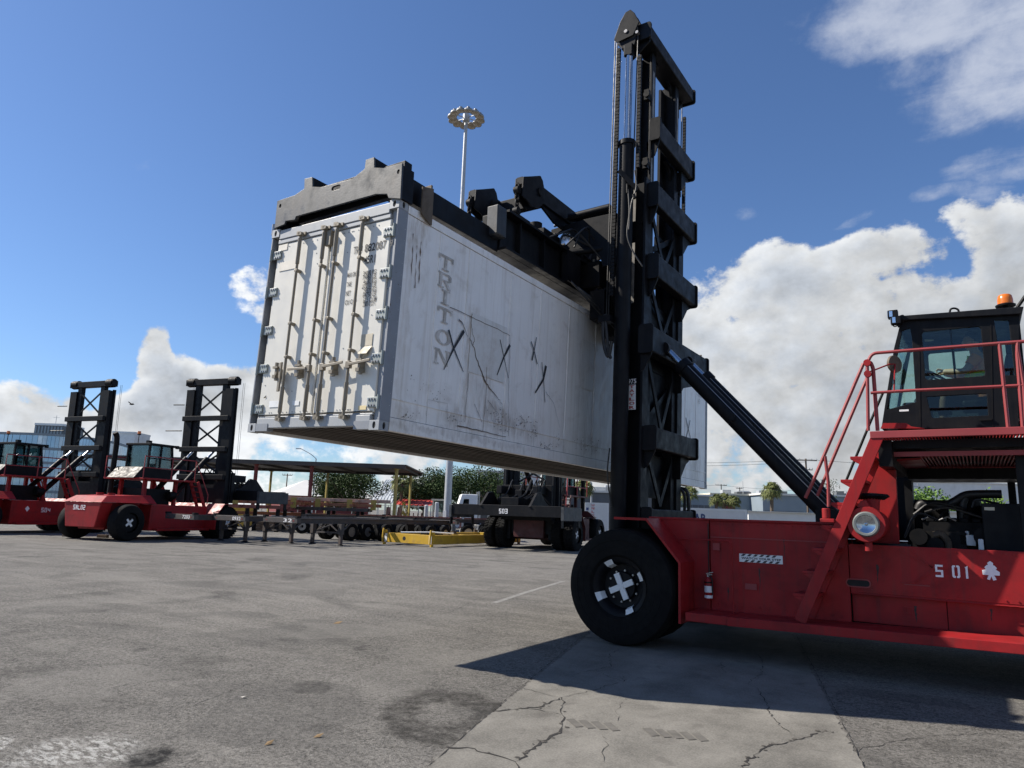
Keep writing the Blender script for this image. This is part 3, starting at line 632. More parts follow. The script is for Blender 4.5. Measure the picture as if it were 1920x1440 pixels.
# locking rods
RX = [-W_ + .50, -1.232 - .17, -1.206 + .09, -.63]
RX = [0.5 * (cdoor(440 + a / 4.571, 270 + b / 4.571).x + cdoor(440 + c / 4.571, 540 + d / 4.571).x) for a, b, c, d in ((588, 830, 400, 1060), (790, 790, 620, 1040), (902, 770, 730, 1030), (1122, 710, 955, 1010))]
for i, x in enumerate(RX):
    m = L(); yr = -.042
    m.cyl((x, yr, .16), (x, yr, H_ - .17), .019, n=10); rod = m.build('lock_rod', RODM, con)
    k = L(); k.cyl((x, yr, .235), (x, yr, .58), .027, n=8); k.build('rod_sleeve', RODM, rod)
    k = L(); k.cyl((x, yr, H_ - .60), (x, yr, H_ - .235), .027, n=8); k.build('rod_sleeve', RODM, rod)
    for z in (.15, H_ - .165):
        k = L(); k.box((x - .07, -.02, z - .012), (x + .07, .004, z + .03)); k.box((x - .02, -.075, z - .03), (x + .05, -.03, z + .01)); k.box((x - .065, -.06, z - .02), (x - .03, -.018, z + .035)); k.cyl((x, -.075, z), (x, -.02, z), .03, n=6); k.build('cam_keeper', RODM, rod)
    for z in (.99, 1.45, 2.2):
        k = L(); k.box((x - .028, -.060, z - .018), (x + .028, .026, z + .018)); k.build('rod_bracket', RODM, rod, bevel=.006)
    z = .80; s = -1 if i == 1 else 1
    if i == 0:
        k = L(); k.box((x - .10, -.06, z - .28), (x - .055, -.035, z + .12)); k.build('handle', RODM, rod, bevel=.004)
    else:
        k = L(); k.box((x - s * .03, -.07, z - .045), (x + s * .045, -.02, z + .045)); k.bar((x + s * .03, -.075, z), (x + s * .39, -.07, z + .035 * s * (1 if s > 0 else -.2)), .018, .034); k.build('handle', RODM, rod, bevel=.004)
    k = L(); q = x + s * .20 if i else x - .16
    k.box((q - .03, -.085, z - .10), (q + .03, .026, z - .055)); k.box((q - .018, -.06, z - .05), (q + .018, .026, z + .05)); k.box((q - .045, -.08, z + .035), (q + .05, -.03, z + .062)); k.cyl((q, -.05, z + .06), (q, -.05, z + .115), .026, n=7); k.cyl((q + .02, -.05, z - .13), (q + .02, -.05, z - .1), .03, n=7)
    k.build('handle_catch', RODM, rod)
m = L(); a = cdoor(440 + 820 / 4.571, 270 + 795 / 4.571); m.box((-1.275, -.03, H_ - .42), (-1.165, .020, H_ - .21)); m.build('seal_plate', RODM, con, bevel=.005)
# papers and faded patches on the doors
def dpatch(px0, py0, px1, py1, name, mt, y=.0215, label=None):
    a, b = cdoor(px0, py0, y), cdoor(px1, py1, y); m = L(); m.box((min(a.x, b.x), y - .003, min(a.z, b.z)), (max(a.x, b.x), y, max(a.z, b.z))); return m.build(name, mt, con, label)
PAPER = mat('old_paper', (.52, .47, .37), .7, 0, .15, 8, (.3, .25, .18), .5, 5)
FADEP = mat('faded_decal', (.66, .62, .54), .5, 0, .1, 6)
dpatch(440 + 1088 / 4.571, 540 + 400 / 4.571, 440 + 1176 / 4.571, 540 + 490 / 4.571, 'pasted_paper', PAPER)
m = L(); a = cdoor(440 + 1060 / 4.571, 540 + 566 / 4.571); b = cdoor(440 + 1170 / 4.571, 540 + 490 / 4.571)
m.add([(a.x, -.02, a.z), (a.x + .17, -.035, a.z - .01), (b.x, .018, b.z), (b.x - .17, .018, b.z)], [(0, 1, 2, 3)]); m.add([(a.x + .03, .006, a.z - .005), (a.x + .17, -.034, a.z - .012), (a.x + .16, .01, a.z - .02), (a.x + .05, .018, a.z - .06)], [(0, 1, 2, 3)]); m.build('loose_paper', PAPER, con)
dpatch(440 + 388 / 4.571, 270 + 1020 / 4.571, 440 + 520 / 4.571, 270 + 1065 / 4.571, 'faded_decal', FADEP)
dpatch(440 + 385 / 4.571, 270 + 870 / 4.571, 440 + 450 / 4.571, 270 + 905 / 4.571, 'faded_decal', FADEP)
dpatch(440 + 300 / 4.571, 540 + 970 / 4.571, 440 + 375 / 4.571, 540 + 1020 / 4.571, 'white_decal', WHITE)
dpatch(440 + 500 / 4.571, 540 + 968 / 4.571, 440 + 550 / 4.571, 540 + 1005 / 4.571, 'white_decal', WHITE)
YST = mat('yellow_stain', (.72, .60, .34), .6)
dpatch(440 + 1060 / 4.571, 540 + 1010 / 4.571, 440 + 1125 / 4.571, 540 + 1042 / 4.571, 'stained_patch', YST)
m = L(); m.add([cdoor(440 + 245 / 4.571, 540 + 945 / 4.571, .015), cdoor(440 + 270 / 4.571, 540 + 918 / 4.571, .02), cdoor(440 + 268 / 4.571, 540 + 940 / 4.571, .02)], [(0, 1, 2)]); m.build('torn_decal', DARK, con)
# serial number and weight table
def dtext(s, x6, y6, x6b, h, name='lettering'):
    a = cdoor(440 + x6 / 4.571, 270 + y6 / 4.571, .022); b = cdoor(440 + x6b / 4.571, 270 + y6 / 4.571, .022)
    return text(name, s, a, (1, 0, 0), (0, 0, 1), b.x - a.x, h, INK, con, True, .001, bold=.012)
dtext('TRIU', 1015, 948, 1085, .105); dtext('882087', 1112, 930, 1292, .11); dtext('9', 1325, 886, 1352, .105); dtext('45R1', 1108, 1032, 1198, .11)
z0 = 1145
for lab, v1, v2_, yy, xx in (('MAX GROSS', '34000 KG', '74960 LB', 1145, 965), ('TARE', '4630 KG', '10210 LB', 1225, 957), ('NET', '29370 KG', '64750 LB', 1302, 950), ('CU CAP', '67.5 CU M', '2383 CU.FT', 1380, 942)):
    dtext(lab, xx, yy, xx + (96 if len(lab) > 5 else 72 if len(lab) > 4 else 40), .062)
    dtext(v1, 1100, yy - 14 if yy < 1200 else yy - 20, 1210, .062); dtext(v2_, 1096, yy + 22 if yy < 1200 else yy + 16, 1206, .062)
# tall faded letters stacked down the side wall
STENC = mat('faded_side_letter', (.40, .375, .34), .6, 0, .2, 4, (.72, .71, .69), .9, 5.0, .44)
def glyph(ch):
    R = lambda a, b, c, d: [(a, b), (c, b), (c, d), (a, d)]
    return {'T': [R(.42, .1, .58, .86), R(.27, 0, .73, .1), R(0, .86, 1, 1), R(0, .66, .1, .86), R(.9, .66, 1, .86)],
            'R': [R(.15, .1, .32, .9), R(.02, 0, .46, .1), R(.02, .9, .75, 1), R(.32, .46, .72, .56), [(.72, .46), (.92, .58), (.92, .88), (.75, 1), (.75, .9), (.78, .82), (.78, .62), (.72, .56)], [(.48, .46), (.62, .46), (.95, 0), (.75, 0)]],
            'I': [R(.40, .1, .60, .9), R(.2, 0, .8, .1), R(.2, .9, .8, 1)],
            'N': [R(.08, .1, .2, .9), R(0, 0, .32, .1), [(0, .9), (.2, .9), (.8, 0), (.92, 0), (.92, .1), (.32, 1), (0, 1)], R(.80, .12, .92, .9), R(.68, .9, 1.02, 1)]}[ch]
for ch, (px, py) in zip('TRITON', [(836.5, 494), (834.5, 527), (835.5, 558), (834.5, 592), (831.5, 633), (828.5, 670)]):
    c = cside(px, py); m = L(); wd, hh = (.32, .21) if ch != 'I' else (.29, .20)
    if ch == 'O': m.prism(ell(c.y, c.z, wd * .5, hh * .5, 24), (.0008, 0, 0), (0, 1, 0), (0, 0, 1), .0006, [ell(c.y, c.z, wd * .28, hh * .38, 24)])
    else:
        for k, g_ in enumerate(glyph(ch)): m.prism([(c.y + (x - .5) * wd, c.z + (z - .5) * hh) for x, z in g_], (.0008 + k * .0003, 0, 0), (0, 1, 0), (0, 0, 1), .0004)
    m.build('side_letter', STENC, con)
# sprayed crosses, tears, scuffs
def strip(pts, wid, name, mt, x=.0024, tap=True):
    if name == 'scuff': wid = (wid[0] * .55, wid[1] * .55)
    m = L(); P = [cside(*p, x) for p in pts]; vs = []
    for i, p in enumerate(P):
        d = (P[min(i + 1, len(P) - 1)] - P[max(i - 1, 0)]).normalized(); r = d.cross(V((1, 0, 0))).normalized(); t = i / (len(P) - 1); ww = (wid[0] + (wid[1] - wid[0]) * t) / 2
        vs += [V((x, 0, 0)) * 0 + p + r * ww, p - r * ww]
    m.add(vs, [(2 * i, 2 * i + 1, 2 * i + 3, 2 * i + 2) for i in range(len(P) - 1)]); return m.build(name, mt, con, fix=False)
z7 = lambda x, y: (720 + x / 4.364, 560 + y / 4.364)
SPRAY = mat('black_spray', (.018, .018, .022), .6); TEAR = mat('torn_sheet_edge', (.12, .095, .075), .8, 0, .3, 9); RSTN = mat('rust_line', (.16, .10, .06), .8, 0, .3, 9)
for i, (a, b, c, wa, wb) in enumerate([((530, 255), (570, 400), (650, 600), .035, .012), ((655, 262), (570, 410), (490, 582), .055, .012), ((950, 335), (980, 470), (1018, 650), .02, .01), ((1032, 378), (980, 480), (925, 625), .05, .02),
                   ((1205, 350), (1230, 430), (1255, 535), .022, .022), ((1250, 315), (1230, 420), (1212, 505), .014, .035), ((1292, 520), (1306, 660), (1318, 850), .016, .014), ((1327, 550), (1305, 660), (1238, 770), .06, .03)]):
    strip([z7(*a), z7(*b), z7(*c)], (wa, wb), 'sprayed_cross', SPRAY, .0026 + .0004 * (i % 2))
strip([(1286, 783), (1291, 805), (1297, 832)], (.03, .03), 'sprayed_cross', SPRAY); strip([(1294, 788), (1290, 808), (1283, 836)], (.03, .03), 'sprayed_cross', SPRAY, .0031)
def jag(pts, n=6, j=5):
    o = []
    for a, b in zip(pts, pts[1:]):
        for k in range(n): o.append((a[0] + (b[0] - a[0]) * k / n + random.uniform(-j, j) * (k > 0), a[1] + (b[1] - a[1]) * k / n + random.uniform(-j, j) * (k > 0)))
    return o + [pts[-1]]
for pts, wd, mt in [([(615, 168), (645, 205), (665, 260), (685, 315)], (.035, .012), TEAR), ([(700, 320), (738, 400), (760, 500), (790, 580), (830, 680)], (.02, .05), TEAR), ([(830, 680), (880, 750), (930, 810), (970, 865)], (.035, .008), RSTN),
                    ([(730, 380), (740, 330), (715, 230), (712, 150)], (.02, .008), RSTN), ([(540, 70), (720, 150), (900, 235), (1028, 302)], (.018, .014), TEAR), ([(1030, 300), (1025, 600), (1020, 800), (1020, 1125)], (.012, .012), TEAR),
                    ([(840, 560), (835, 800), (808, 1090)], (.014, .014), RSTN), ([(690, 610), (680, 800), (660, 1010)], (.018, .01), RSTN), ([(600, 1040), (800, 1085), (1000, 1130)], (.03, .012), TEAR), ([(740, 860), (780, 950), (800, 1010)], (.012, .01), TEAR), ([(850, 830), (900, 900), (940, 950)], (.012, .008), TEAR),
                    ([(1110, 960), (1140, 990), (1160, 1020)], (.014, .008), TEAR), ([(1325, 760), (1390, 860), (1440, 1060)], (.02, .008), FRAMEL), ([(1210, 520), (1205, 700), (1200, 800)], (.006, .006), RSTN), ([(360, 825), (520, 858)], (.01, .01), STENC), ([(360, 825), (345, 960)], (.01, .01), STENC), ([(520, 858), (515, 980)], (.01, .01), STENC)]:
    strip([z7(*p) for p in jag(pts, 5, 4 if mt is not STENC else 0)], wd, 'scuff', mt, .0018)
for a, b in [((740, 80), (700, 140)), ((700, 180), (680, 260))]: pass
m = L(); vs_n = 0
for cx, cy, sx, sy, n in [(930, 970, 60, 60, 46), (1130, 1010, 90, 45, 40), (1220, 1090, 40, 40, 24), (450, 770, 60, 60, 14), (1340, 1200, 60, 30, 30), (1660, 1190, 70, 50, 30), (200, 960, 70, 40, 22), (580, 980, 60, 30, 18), (1430, 1150, 10, 40, 10), (720, 150, 8, 20, 8), (60, 20, 60, 200, 12), (300, 700, 120, 120, 10), (980, 1060, 60, 40, 16)]:
    for _ in range(n):
        x, y = random.gauss(cx, sx * .6), random.gauss(cy, sy * .6); a = random.uniform(0, PI); l = random.uniform(3, 13)
        p, q = cside(*z7(x, y), .0021), cside(*z7(x + l * math.cos(a), y + l * math.sin(a)), .0021)
        if not (.17 < p.z < 2.7 and .17 < q.z < 2.7) or (q - p).length < 1e-4: continue
        r = (q - p).cross(V((1, 0, 0))).normalized() * random.uniform(.003, .010); mid_ = p.lerp(q, .5) + r * random.uniform(-2, 2)
        m.add([p, mid_ + r, q, mid_ - r], [(0, 1, 2, 3)])
m.build('scratches', TEAR, con, kind='stuff', fix=False)
for y, z in [(.30, 2.55), (.38, 2.42), (.45, 2.5)]:
    m = L(); vs = []
    for k in range(9): vs += [V((.0022, y + random.uniform(-.012, .012) + .03 * k / 8, z - k * .07)), V((.0022, y + .012 + random.uniform(-.01, .01) + .03 * k / 8, z - k * .07))]
    m.add(vs, [(2 * i, 2 * i + 1, 2 * i + 3, 2 * i + 2) for i in range(8)]); m.build('rust_run', RSTN, con, fix=False)
text('lettering', 'RMC\n45', cside(1309, 756, .002), (0, 1, 0), (0, 0, 1), .28, .30, STENC, con, True, .001)
# ---------------------------------------------------------------- the near container handler
han = thing('container_handler', 'red container handler in the foreground marked S 01, its tall black mast raised high', 'forklift', V((3.5, 6.0, 0)))
def tilt(m, k=.0222):
    m.v = [V((p.x + k * (p.z - 2), p.y, p.z)) for p in m.v]; return m
def P4(px, py, Y): return ony(px, py, Y)
# ---- wheels
def wheel(c, R, wd, side, parent, painted=True, local=False, detail=True):
    """tyre with hub; side -1 = outer face towards -y"""
    s = side; h = wd / 2; m = MB(local); n = 56 if detail else 28
    prof = [(-h * .78, R * .50), (-h * .98, R * .56), (-h, R * .70), (-h * .99, R * .80), (-h * .93, R * .90), (-h * .82, R * .965), (-h * .6, R * .985), (-h * .35, R), (h * .35, R), (h * .6, R * .985), (h * .82, R * .965), (h * .93, R * .90), (h, R * .74), (h * .98, R * .56), (h * .78, R * .50)]
    m.lathe(prof, c, (0, 1, 0), n)
    wo = m.build('wheel', TYRE, parent)
    k = MB(local); C = V(c); f = C + V((0, s * h * .80, 0)); a = V((0, -s, 0))
    k.lathe([(-.012, R * .505), (.0, R * .455), (.012, R * .43), (.05, R * .40), (.16, R * .37), (.17, R * .25), (.10, R * .235), (.10, .0)], f, a, 32 if detail else 20)
    k.lathe([(0, R * .5), (0, R * .3)], C + V((0, -s * h * .7, 0)), a, 20)
    k.build('rim', BLK, wo)
    if painted:
        q = MB(local); o = f + V((0, -s * .085, 0)); ang = .42
        for i in range(4):
            t = ang + i * PI / 2; u = V((math.cos(t), 0, math.sin(t))); v = V((-math.sin(t), 0, math.cos(t)))
            q.obox(o + u * R * .035 - v * R * .05 + V((0, s * .0, 0)), u * R * .20, v * R * .10, V((0, s * .03, 0)))
        q.box((o.x - R * .05, min(o.y, o.y + s * .034), o.z - R * .05), (o.x + R * .05, max(o.y, o.y + s * .034), o.z + R * .05)); q.build('hub_cross', WHITE, wo)
        for i in range(4):
            q = MB(local); t = ang + .04 + i * PI / 2
            for j in range(4):
                t0, t1 = t + j * .085 - .17, t + (j + 1) * .085 - .17
                pt = lambda tt, r, e: f + V((math.cos(tt) * r, s * e, math.sin(tt) * r))
                q.quad(pt(t0, R * .366, -.125), pt(t1, R * .366, -.125), pt(t1, R * .398, -.012), pt(t0, R * .398, -.012)); q.quad(pt(t0, R * .398, -.012), pt(t1, R * .398, -.012), pt(t1, R * .48, .03), pt(t0, R * .48, .03))
            q.build('rim_paint', WHITE, wo)
    if detail:
        for i in range(10):
            t = i * 2 * PI / 10 + .2; b = MB(local); p = f + V((math.cos(t) * R * .27, -s * .17, math.sin(t) * R * .27)); b.cyl(p, p + V((0, s * .035, 0)), .016, n=6); b.build('wheel_nut', STEEL, wo)
        b = MB(local)
        for rr in (.53, .66, .78):   # moulded rings on the sidewall
            b.tube([C + V((math.cos(i * PI / 24) * R * (rr + .02), s * (h * (1.0 if rr > .6 else .97) - .004), math.sin(i * PI / 24) * R * (rr + .02))) for i in range(48)], .007, 5, True)
        b.build('sidewall_ring', TYRE, wo)
    return wo
R_ = .845; WX = 1.33
for y, sd, pnt in ((4.10, -1, True), (4.78, -1, False), (7.25, 1, False), (7.93, 1, True)): wheel((WX, y, R_ - .006), R_, .56, sd, han, pnt, detail=pnt and sd < 0)
for y, sd in ((4.55, -1), (7.45, 1)): wheel((7.35, y, R_ - .006), R_, .56, sd, han, True, detail=False)
m = MB(); m.cyl((WX, 4.3, R_), (WX, 7.8, R_), .26, n=16); m.box((WX - .35, 5.4, .5), (WX + .35, 6.6, 1.2)); m.cyl((7.35, 4.7, R_), (7.35, 7.3, R_), .2, n=12); m.build('axle', BLKD, han)
# ---- chassis
YW = 4.5; YB = 4.5; YO = 3.95
lip = [P4(x, y, 3.92) for x, y in ((1151, 969), (1212, 971.5), (1276, 1055), (1276.5, 1170))]
lp = [(p.x, p.z) for p in lip]
m = MB(); th = .035
inner = [(lp[0][0], lp[0][1] - th), (lp[1][0] - .012, lp[1][1] - th), (lp[2][0] - th, lp[2][1] - .01), (lp[3][0] - th, lp[3][1])]
for i in range(3): m.prism([lp[i], lp[i + 1], inner[i + 1], inner[i]], (0, 8.08, 0), (1, 0, 0), (0, 0, 1), 8.08 - 3.92)
m.build('front_fender', RED, han)
m = MB(); m.prism([(1.52, 1.845), (2.06, 1.22), (2.06, .46), (2.49, .46), (2.49, 1.845)], (0, YW + .05, 0), (1, 0, 0), (0, 0, 1), .05); m.build('side_panel', RED, han, bevel=.004)
m = MB(); m.prism([(2.504, .46), (4.36, .46), (4.36, 1.845), (2.504, 1.845)], (0, YW + .05, 0), (1, 0, 0), (0, 0, 1), .05); m.build('side_panel', RED, han, bevel=.004)
m = MB(); m.box((2.51, YW - .012, 1.60), (4.25, YW, 1.612)); m.build('panel_seam', REDF, han)
m = MB(); m.box((1.55, YW - .02, 1.845), (4.72, 7.8, 1.875)); m.build('deck_plate', RED, han, bevel=.004)
m = MB(); m.box((1.4, 4.62, .55), (7.2, 7.5, 1.58)); m.box((2.2, 4.66, .48), (8.1, 7.74, .549)); m.build('chassis', BLK, han)
m = MB(); m.box((2.2, 7.75, .46), (8.3, 7.80, 1.6)); m.box((2.2, 7.75, 1.61), (4.7, 7.80, 1.84)); m.build('side_panel', RED, han)
# rear lower side, two courses and a bevelled counterweight that runs out of frame
m = MB(); m.box((4.37, YB, .98), (6.30, YB + .06, 1.60)); m.build('side_panel', RED, han, bevel=.006)
m = MB(); m.box((6.306, YB, .98), (8.0, YB + .06, 1.60)); m.build('side_panel', RED, han, bevel=.006)
m = MB(); m.box((4.37, YB + .09, .60), (5.44, YB + .14, .972)); m.build('side_panel', RED, han, bevel=.006)
m = MB(); m.box((5.448, YB + .09, .60), (6.7, YB + .14, .972)); m.build('side_panel', RED, han, bevel=.006)
m = MB(); m.box((4.37, YB + .005, .965), (8.0, YB + .1, .9795)); m.build('panel_ledge', RED, han)
m = MB(); m.prism([(7.6, .75), (8.9, .75), (9.2, 1.1), (9.2, 1.75), (7.6, 1.75)], (0, 7.8, 0), (1, 0, 0), (0, 0, 1), 3.6); m.build('counterweight', RED, han, bevel=.03)
m = MB(); hx = P4(1420 + 990 / 3.6, 860 + 1000 / 3.6, YB + .09), P4(1420 + 1050 / 3.6, 860 + 1052 / 3.6, YB + .09)
m.prism([(hx[0].x, hx[1].z), (hx[1].x, hx[1].z), (hx[1].x, hx[0].z), (hx[0].x, hx[0].z)], (0, YB + .092, 0), (1, 0, 0), (0, 0, 1), .012, [[(hx[0].x + .015, hx[1].z + .015), (hx[1].x - .015, hx[1].z + .015), (hx[1].x - .015, hx[0].z - .015), (hx[0].x + .015, hx[0].z - .015)]]); m.build('hatch_frame', RED, han)
ov = P4(1420 + 682 / 3.6, 860 + 840 / 3.6, YB); m = MB(); m.prism(rrect(ov.x - .15, ov.z - .055, ov.x + .15, ov.z + .055, .05), (0, YB - .002, 0), (1, 0, 0), (0, 0, 1), .012, [rrect(ov.x - .135, ov.z - .04, ov.x + .135, ov.z + .04, .038)]); m.build('slot_frame', REDF, han); m = MB(); m.prism(rrect(ov.x - .135, ov.z - .04, ov.x + .135, ov.z + .04, .038), (0, YB - .0015, 0), (1, 0, 0), (0, 0, 1), .002); m.build('slot', DARK, han)
m = MB()   # pressed chevron rib
for pts in ([(950, 620), (1185, 735), (1185, 745), (1050, 845)], [(1040, 625), (1195, 745), (1190, 755), (1060, 840), (970, 840)]):
    q = [P4(1420 + a / 3.6, 860 + b / 3.6, YB - .004) for a, b in pts]
    for a, b in zip(q, q[1:]):
        if (b - a).length > .03: m.bar(a, b, .018, .014, (0, 0, 1))
m.build('chevron_rib', RED, han)
# running board
m = MB(); m.prism([(2.33, .46), (2.92, .46), (2.92, .575), (2.33, .575)], (0, YW - .002, 0), (1, 0, 0), (0, 0, 1), .62); m.build('running_board', RED, han, bevel=.006)
m = MB(); m.prism([(2.924, .46), (8.0, .54), (8.0, .655), (2.924, .575)], (0, YW - .002, 0), (1, 0, 0), (0, 0, 1), .66); m.build('running_board', RED, han, bevel=.006)
pt = [P4(1040 + x / 3.13, 780 + y / 3.13, YW - .15) for x, y in ((730, 720), (1025, 733), (1040, 760), (1050, 1162))]
m = MB(); m.tube([pt[0] + V((0, .14, 0))] + fillet(pt, .06), .011, 7); m.build('grab_rail', RED, han)
m = MB(); m.box((2.55, YW - .03, 1.42), (2.65, YW, 1.52)); m.build('latch', REDF, han); m = MB(); m.tube([(2.48, YW - .012, 1.8), (2.48, YW - .016, 1.2), (2.49, YW - .02, 1.05)], .009, 6); m.build('cable', HOSE, han)
# WATCH YOUR STEP decal
a, b = P4(1386, 1035, YW), P4(1468, 1061, YW); zt, zb = a.z - .03, b.z + .03; x0, x1 = a.x, b.x
dec = MB(); dec.box((x0, YW - .004, zb - .01), (x1, YW, zt + .01)); dc = dec.build('warning_decal', WHITE, han)
hh = zt - zb + .02
m = MB()
for i in range(8):
    for zz0, zz1, sft in ((zb - .008, zb + .022, 0), (zt - .022, zt + .008, .085)):
        xa = x0 - .02 + i * .085 + sft * .5; q = [(xa, zz0), (xa + .042, zz0), (xa + .075, zz1), (xa + .033, zz1)]
        if q[2][0] < x1 and xa > x0: m.prism(q, (0, YW - .0045, 0), (1, 0, 0), (0, 0, 1), .001)
m.build('stripe', INK, dc)
text('lettering', 'WATCH YOUR STEP', (x0 + .03, YW - .0045, zb + .03), (1, 0, 0), (0, 0, 1), x1 - x0 - .05, hh - .085, INK, dc, proud=.001, bold=.035)
# stencilled number, built from strokes with bridges, and the club emblem
def stencil(s, o, hgt, mt, parent, ax=(1, 0, 0), local=False, ay=(0, 0, 1), pitch=.86):
    SEG = {'a': (0, .84, 1, 1), 'g': (0, .42, 1, .58), 'd': (0, 0, 1, .16), 'f': (0, .581, .28, .839), 'b': (.72, .581, 1, .839), 'e': (0, .161, .28, .419), 'c': (.72, .161, 1, .419)}
    CH = {'0': '0', '1': '1', '2': 'abged', '3': 'abgcd', '4': 'fgbc', 'S': 'afgcd', 'L': 'fed', 'N': 'afbec', 'M': 'afbec'}
    w = hgt * .56; x = 0; m = MB(local)
    for ch in s:
        if ch == ' ': x += w * .55; continue
        if ch == '1': m.prism([(x + w * .38, 0), (x + w * .66, 0), (x + w * .66, hgt), (x + w * .30, hgt * .9), (x + w * .38, hgt * .8)], o, ax, ay, .0025); x += w * 1.1; continue
        if ch == 'N':
            for pl_n in ([(0, 0), (.26, 0), (.26, 1), (0, 1)], [(.74, 0), (1, 0), (1, 1), (.74, 1)], [(.27, 1), (.27, .62), (.73, 0), (.73, .38)]): m.prism([(x + a_ * w, b_ * hgt) for a_, b_ in pl_n], o, ax, ay, .0025)
            x += w * 1.32; continue
        if ch == '0':
            hf = [(0, .1), (.14, 0), (.43, 0), (.43, .15), (.29, .15), (.29, .85), (.43, .85), (.43, 1), (.14, 1), (0, .9)]
            m.prism([(x + a_ * w, b_ * hgt) for a_, b_ in hf], o, ax, ay, .0025); m.prism([(x + (1 - a_) * w, b_ * hgt) for a_, b_ in hf[::-1]], o, ax, ay, .0025); x += w * 1.32; continue
        for k in CH[ch]:
            a, b, c, d = SEG[k]
            m.prism([(x + a * w, b * hgt), (x + c * w, b * hgt), (x + c * w, d * hgt), (x + a * w, d * hgt)], o, ax, ay, .0025)
        x += w * 1.32
    return m.build('stencil_number', mt, parent)
a = P4(1754.5, 1081.5, YB); b = P4(1816, 1085, YB)
stencil('S', (a.x, YB - .0015, a.z), .15, PRINT, han); stencil('01', (P4(1786, 1083, YB).x, YB - .0015, b.z), .15, PRINT, han)
c0 = P4(1858, 1072, YB); m = MB(); r = .052
pl = [(-.10, -.045), (-.105, .015), (-.06, .03), (-.075, .055), (-.045, .085), (-.03, .088), (-.035, .115), (0, .14), (.035, .115), (.03, .088), (.05, .08), (.075, .05), (.06, .03), (.105, .0), (.10, -.045), (.035, -.045), (.06, -.10), (.02, -.115), (0, -.06), (-.02, -.11), (-.055, -.10), (-.03, -.045)]
m.prism([(c0.x + x * .85, c0.z + z * .9) for x, z in pl], (0, YB - .0015, 0), (1, 0, 0), (0, 0, 1), .0025); m.build('club_emblem', PRINT, han)
# ---- stair to the platform
st0, st1 = V((3.83, YO, .60)), V((4.86, YO, 2.98)); sdir = (st1 - st0).normalized()
for y in (YO, YO + .55):
    m = MB(); m.bar((st0.x, y, st0.z), (st1.x, y, st1.z), .035, .145, (1, 0, .5)); m.build('stair_stringer', RED, han, bevel=.004)
for i in range(7):
    z = .93 + i * .295; x = st0.x + (z - st0.z) * (st1.x - st0.x) / (st1.z - st0.z)
    m = MB(); m.box((x - .22, YO + .02, z - .018), (x + .07, YO + .53, z + .018)); m.prism([(x - .22, z - .0185), (x - .12, z - .08), (x + .05, z - .08), (x + .05, z - .0185)], (0, YO + .034, 0), (1, 0, 0), (0, 0, 1), .012); m.build('stair_tread', RED, han, bevel=.004)
# ---- cab support and engine bay
m = MB(); m.prism([(4.42, 1.62), (4.95, 1.62), (4.97, 2.90), (4.86, 2.90), (4.40, 1.85)], (0, 4.86, 0), (1, 0, 0), (0, 0, 1), .06); m.build('support_plate', RED, han, bevel=.006)
m = MB(); m.prism([(4.40, .60), (4.405, .60), (4.405, 1.84), (4.40, 1.84)], (0, 4.64, 0), (1, 0, 0), (0, 0, 1), .05); m.build('bulkhead', RED, han)
m = MB(); m.prism([(4.40, 1.62), (4.97, 1.62), (4.97, 2.9), (4.85, 2.9), (4.40, 1.9)], (0, 7.66, 0), (1, 0, 0), (0, 0, 1), .06); m.build('support_plate', BLK, han)
for y in (YB + .01, 7.6):
    m = MB(); m.box((6.28, y, 1.601), (6.38, y + .10, 2.76)); m.build('bay_post', BLK, han, bevel=.005)
m = MB(); m.box((4.99, 4.32, 2.84), (7.3, 7.3, 2.948)); m.build('cab_subframe', BLK, han)
m = MB(); m.box((4.83, 4.16, 2.60), (4.985, 6.5, 2.938)); m.build('cab_subframe', BLK, han)
m = MB(); m.box((4.98, 6.55, 2.58), (7.3, 7.55, 2.80)); m.build('cab_subframe', BLK, han)
m = MB(); m.box((4.99, 4.34, 2.74), (6.6, 4.38, 2.80)); m.box((4.99, 6.50, 2.74), (6.6, 6.54, 2.80)); gr_ = m.split('hood_grating', REDF, han)
for i in range(32):
    x = 5.28 + i * .042; m = MB(); m.bar((x, 4.38, 2.77), (x, 6.50, 2.77), .016, .04); m.build('grating_bar', REDF, gr_, fix=False)
m = MB(); m.prism([(4.97, 2.72), (5.27, 2.735), (5.27, 2.76), (4.97, 2.745)], (0, 6.4, 0), (1, 0, 0), (0, 0, 1), 1.6); m.build('bracket', RED, han)
eng = MB(); eng.box((5.05, 5.3, 1.2), (6.2, 6.5, 1.80)); eng.box((5.2, 5.45, 1.801), (6.05, 6.3, 1.93)); eng.box((5.3, 5.2, 1.55), (5.7, 5.299, 1.80)); eng.cyl((5.15, 5.2, 1.72), (5.15, 5.7, 1.72), .11, n=14); eng.cyl((5.35, 5.05, 1.62), (5.35, 5.29, 1.62), .10, n=14); eng.cyl((5.9, 5.1, 1.75), (5.9, 5.29, 1.75), .12, n=14)
eo = eng.build('engine', BLKD, han)
k = MB(); k.box((5.02, 6.1, 1.6), (5.5, 6.6, 2.25)); k.cyl((5.75, 6.2, 1.93), (5.75, 6.2, 2.30), .16, n=14); k.build('turbo_housing', BLKD, eo, bevel=.02)
k = MB(); k.box((4.99, 5.6, 1.6), (5.09, 5.9, 2.5)); k.build('wiring_trunk', BLKD, eo)
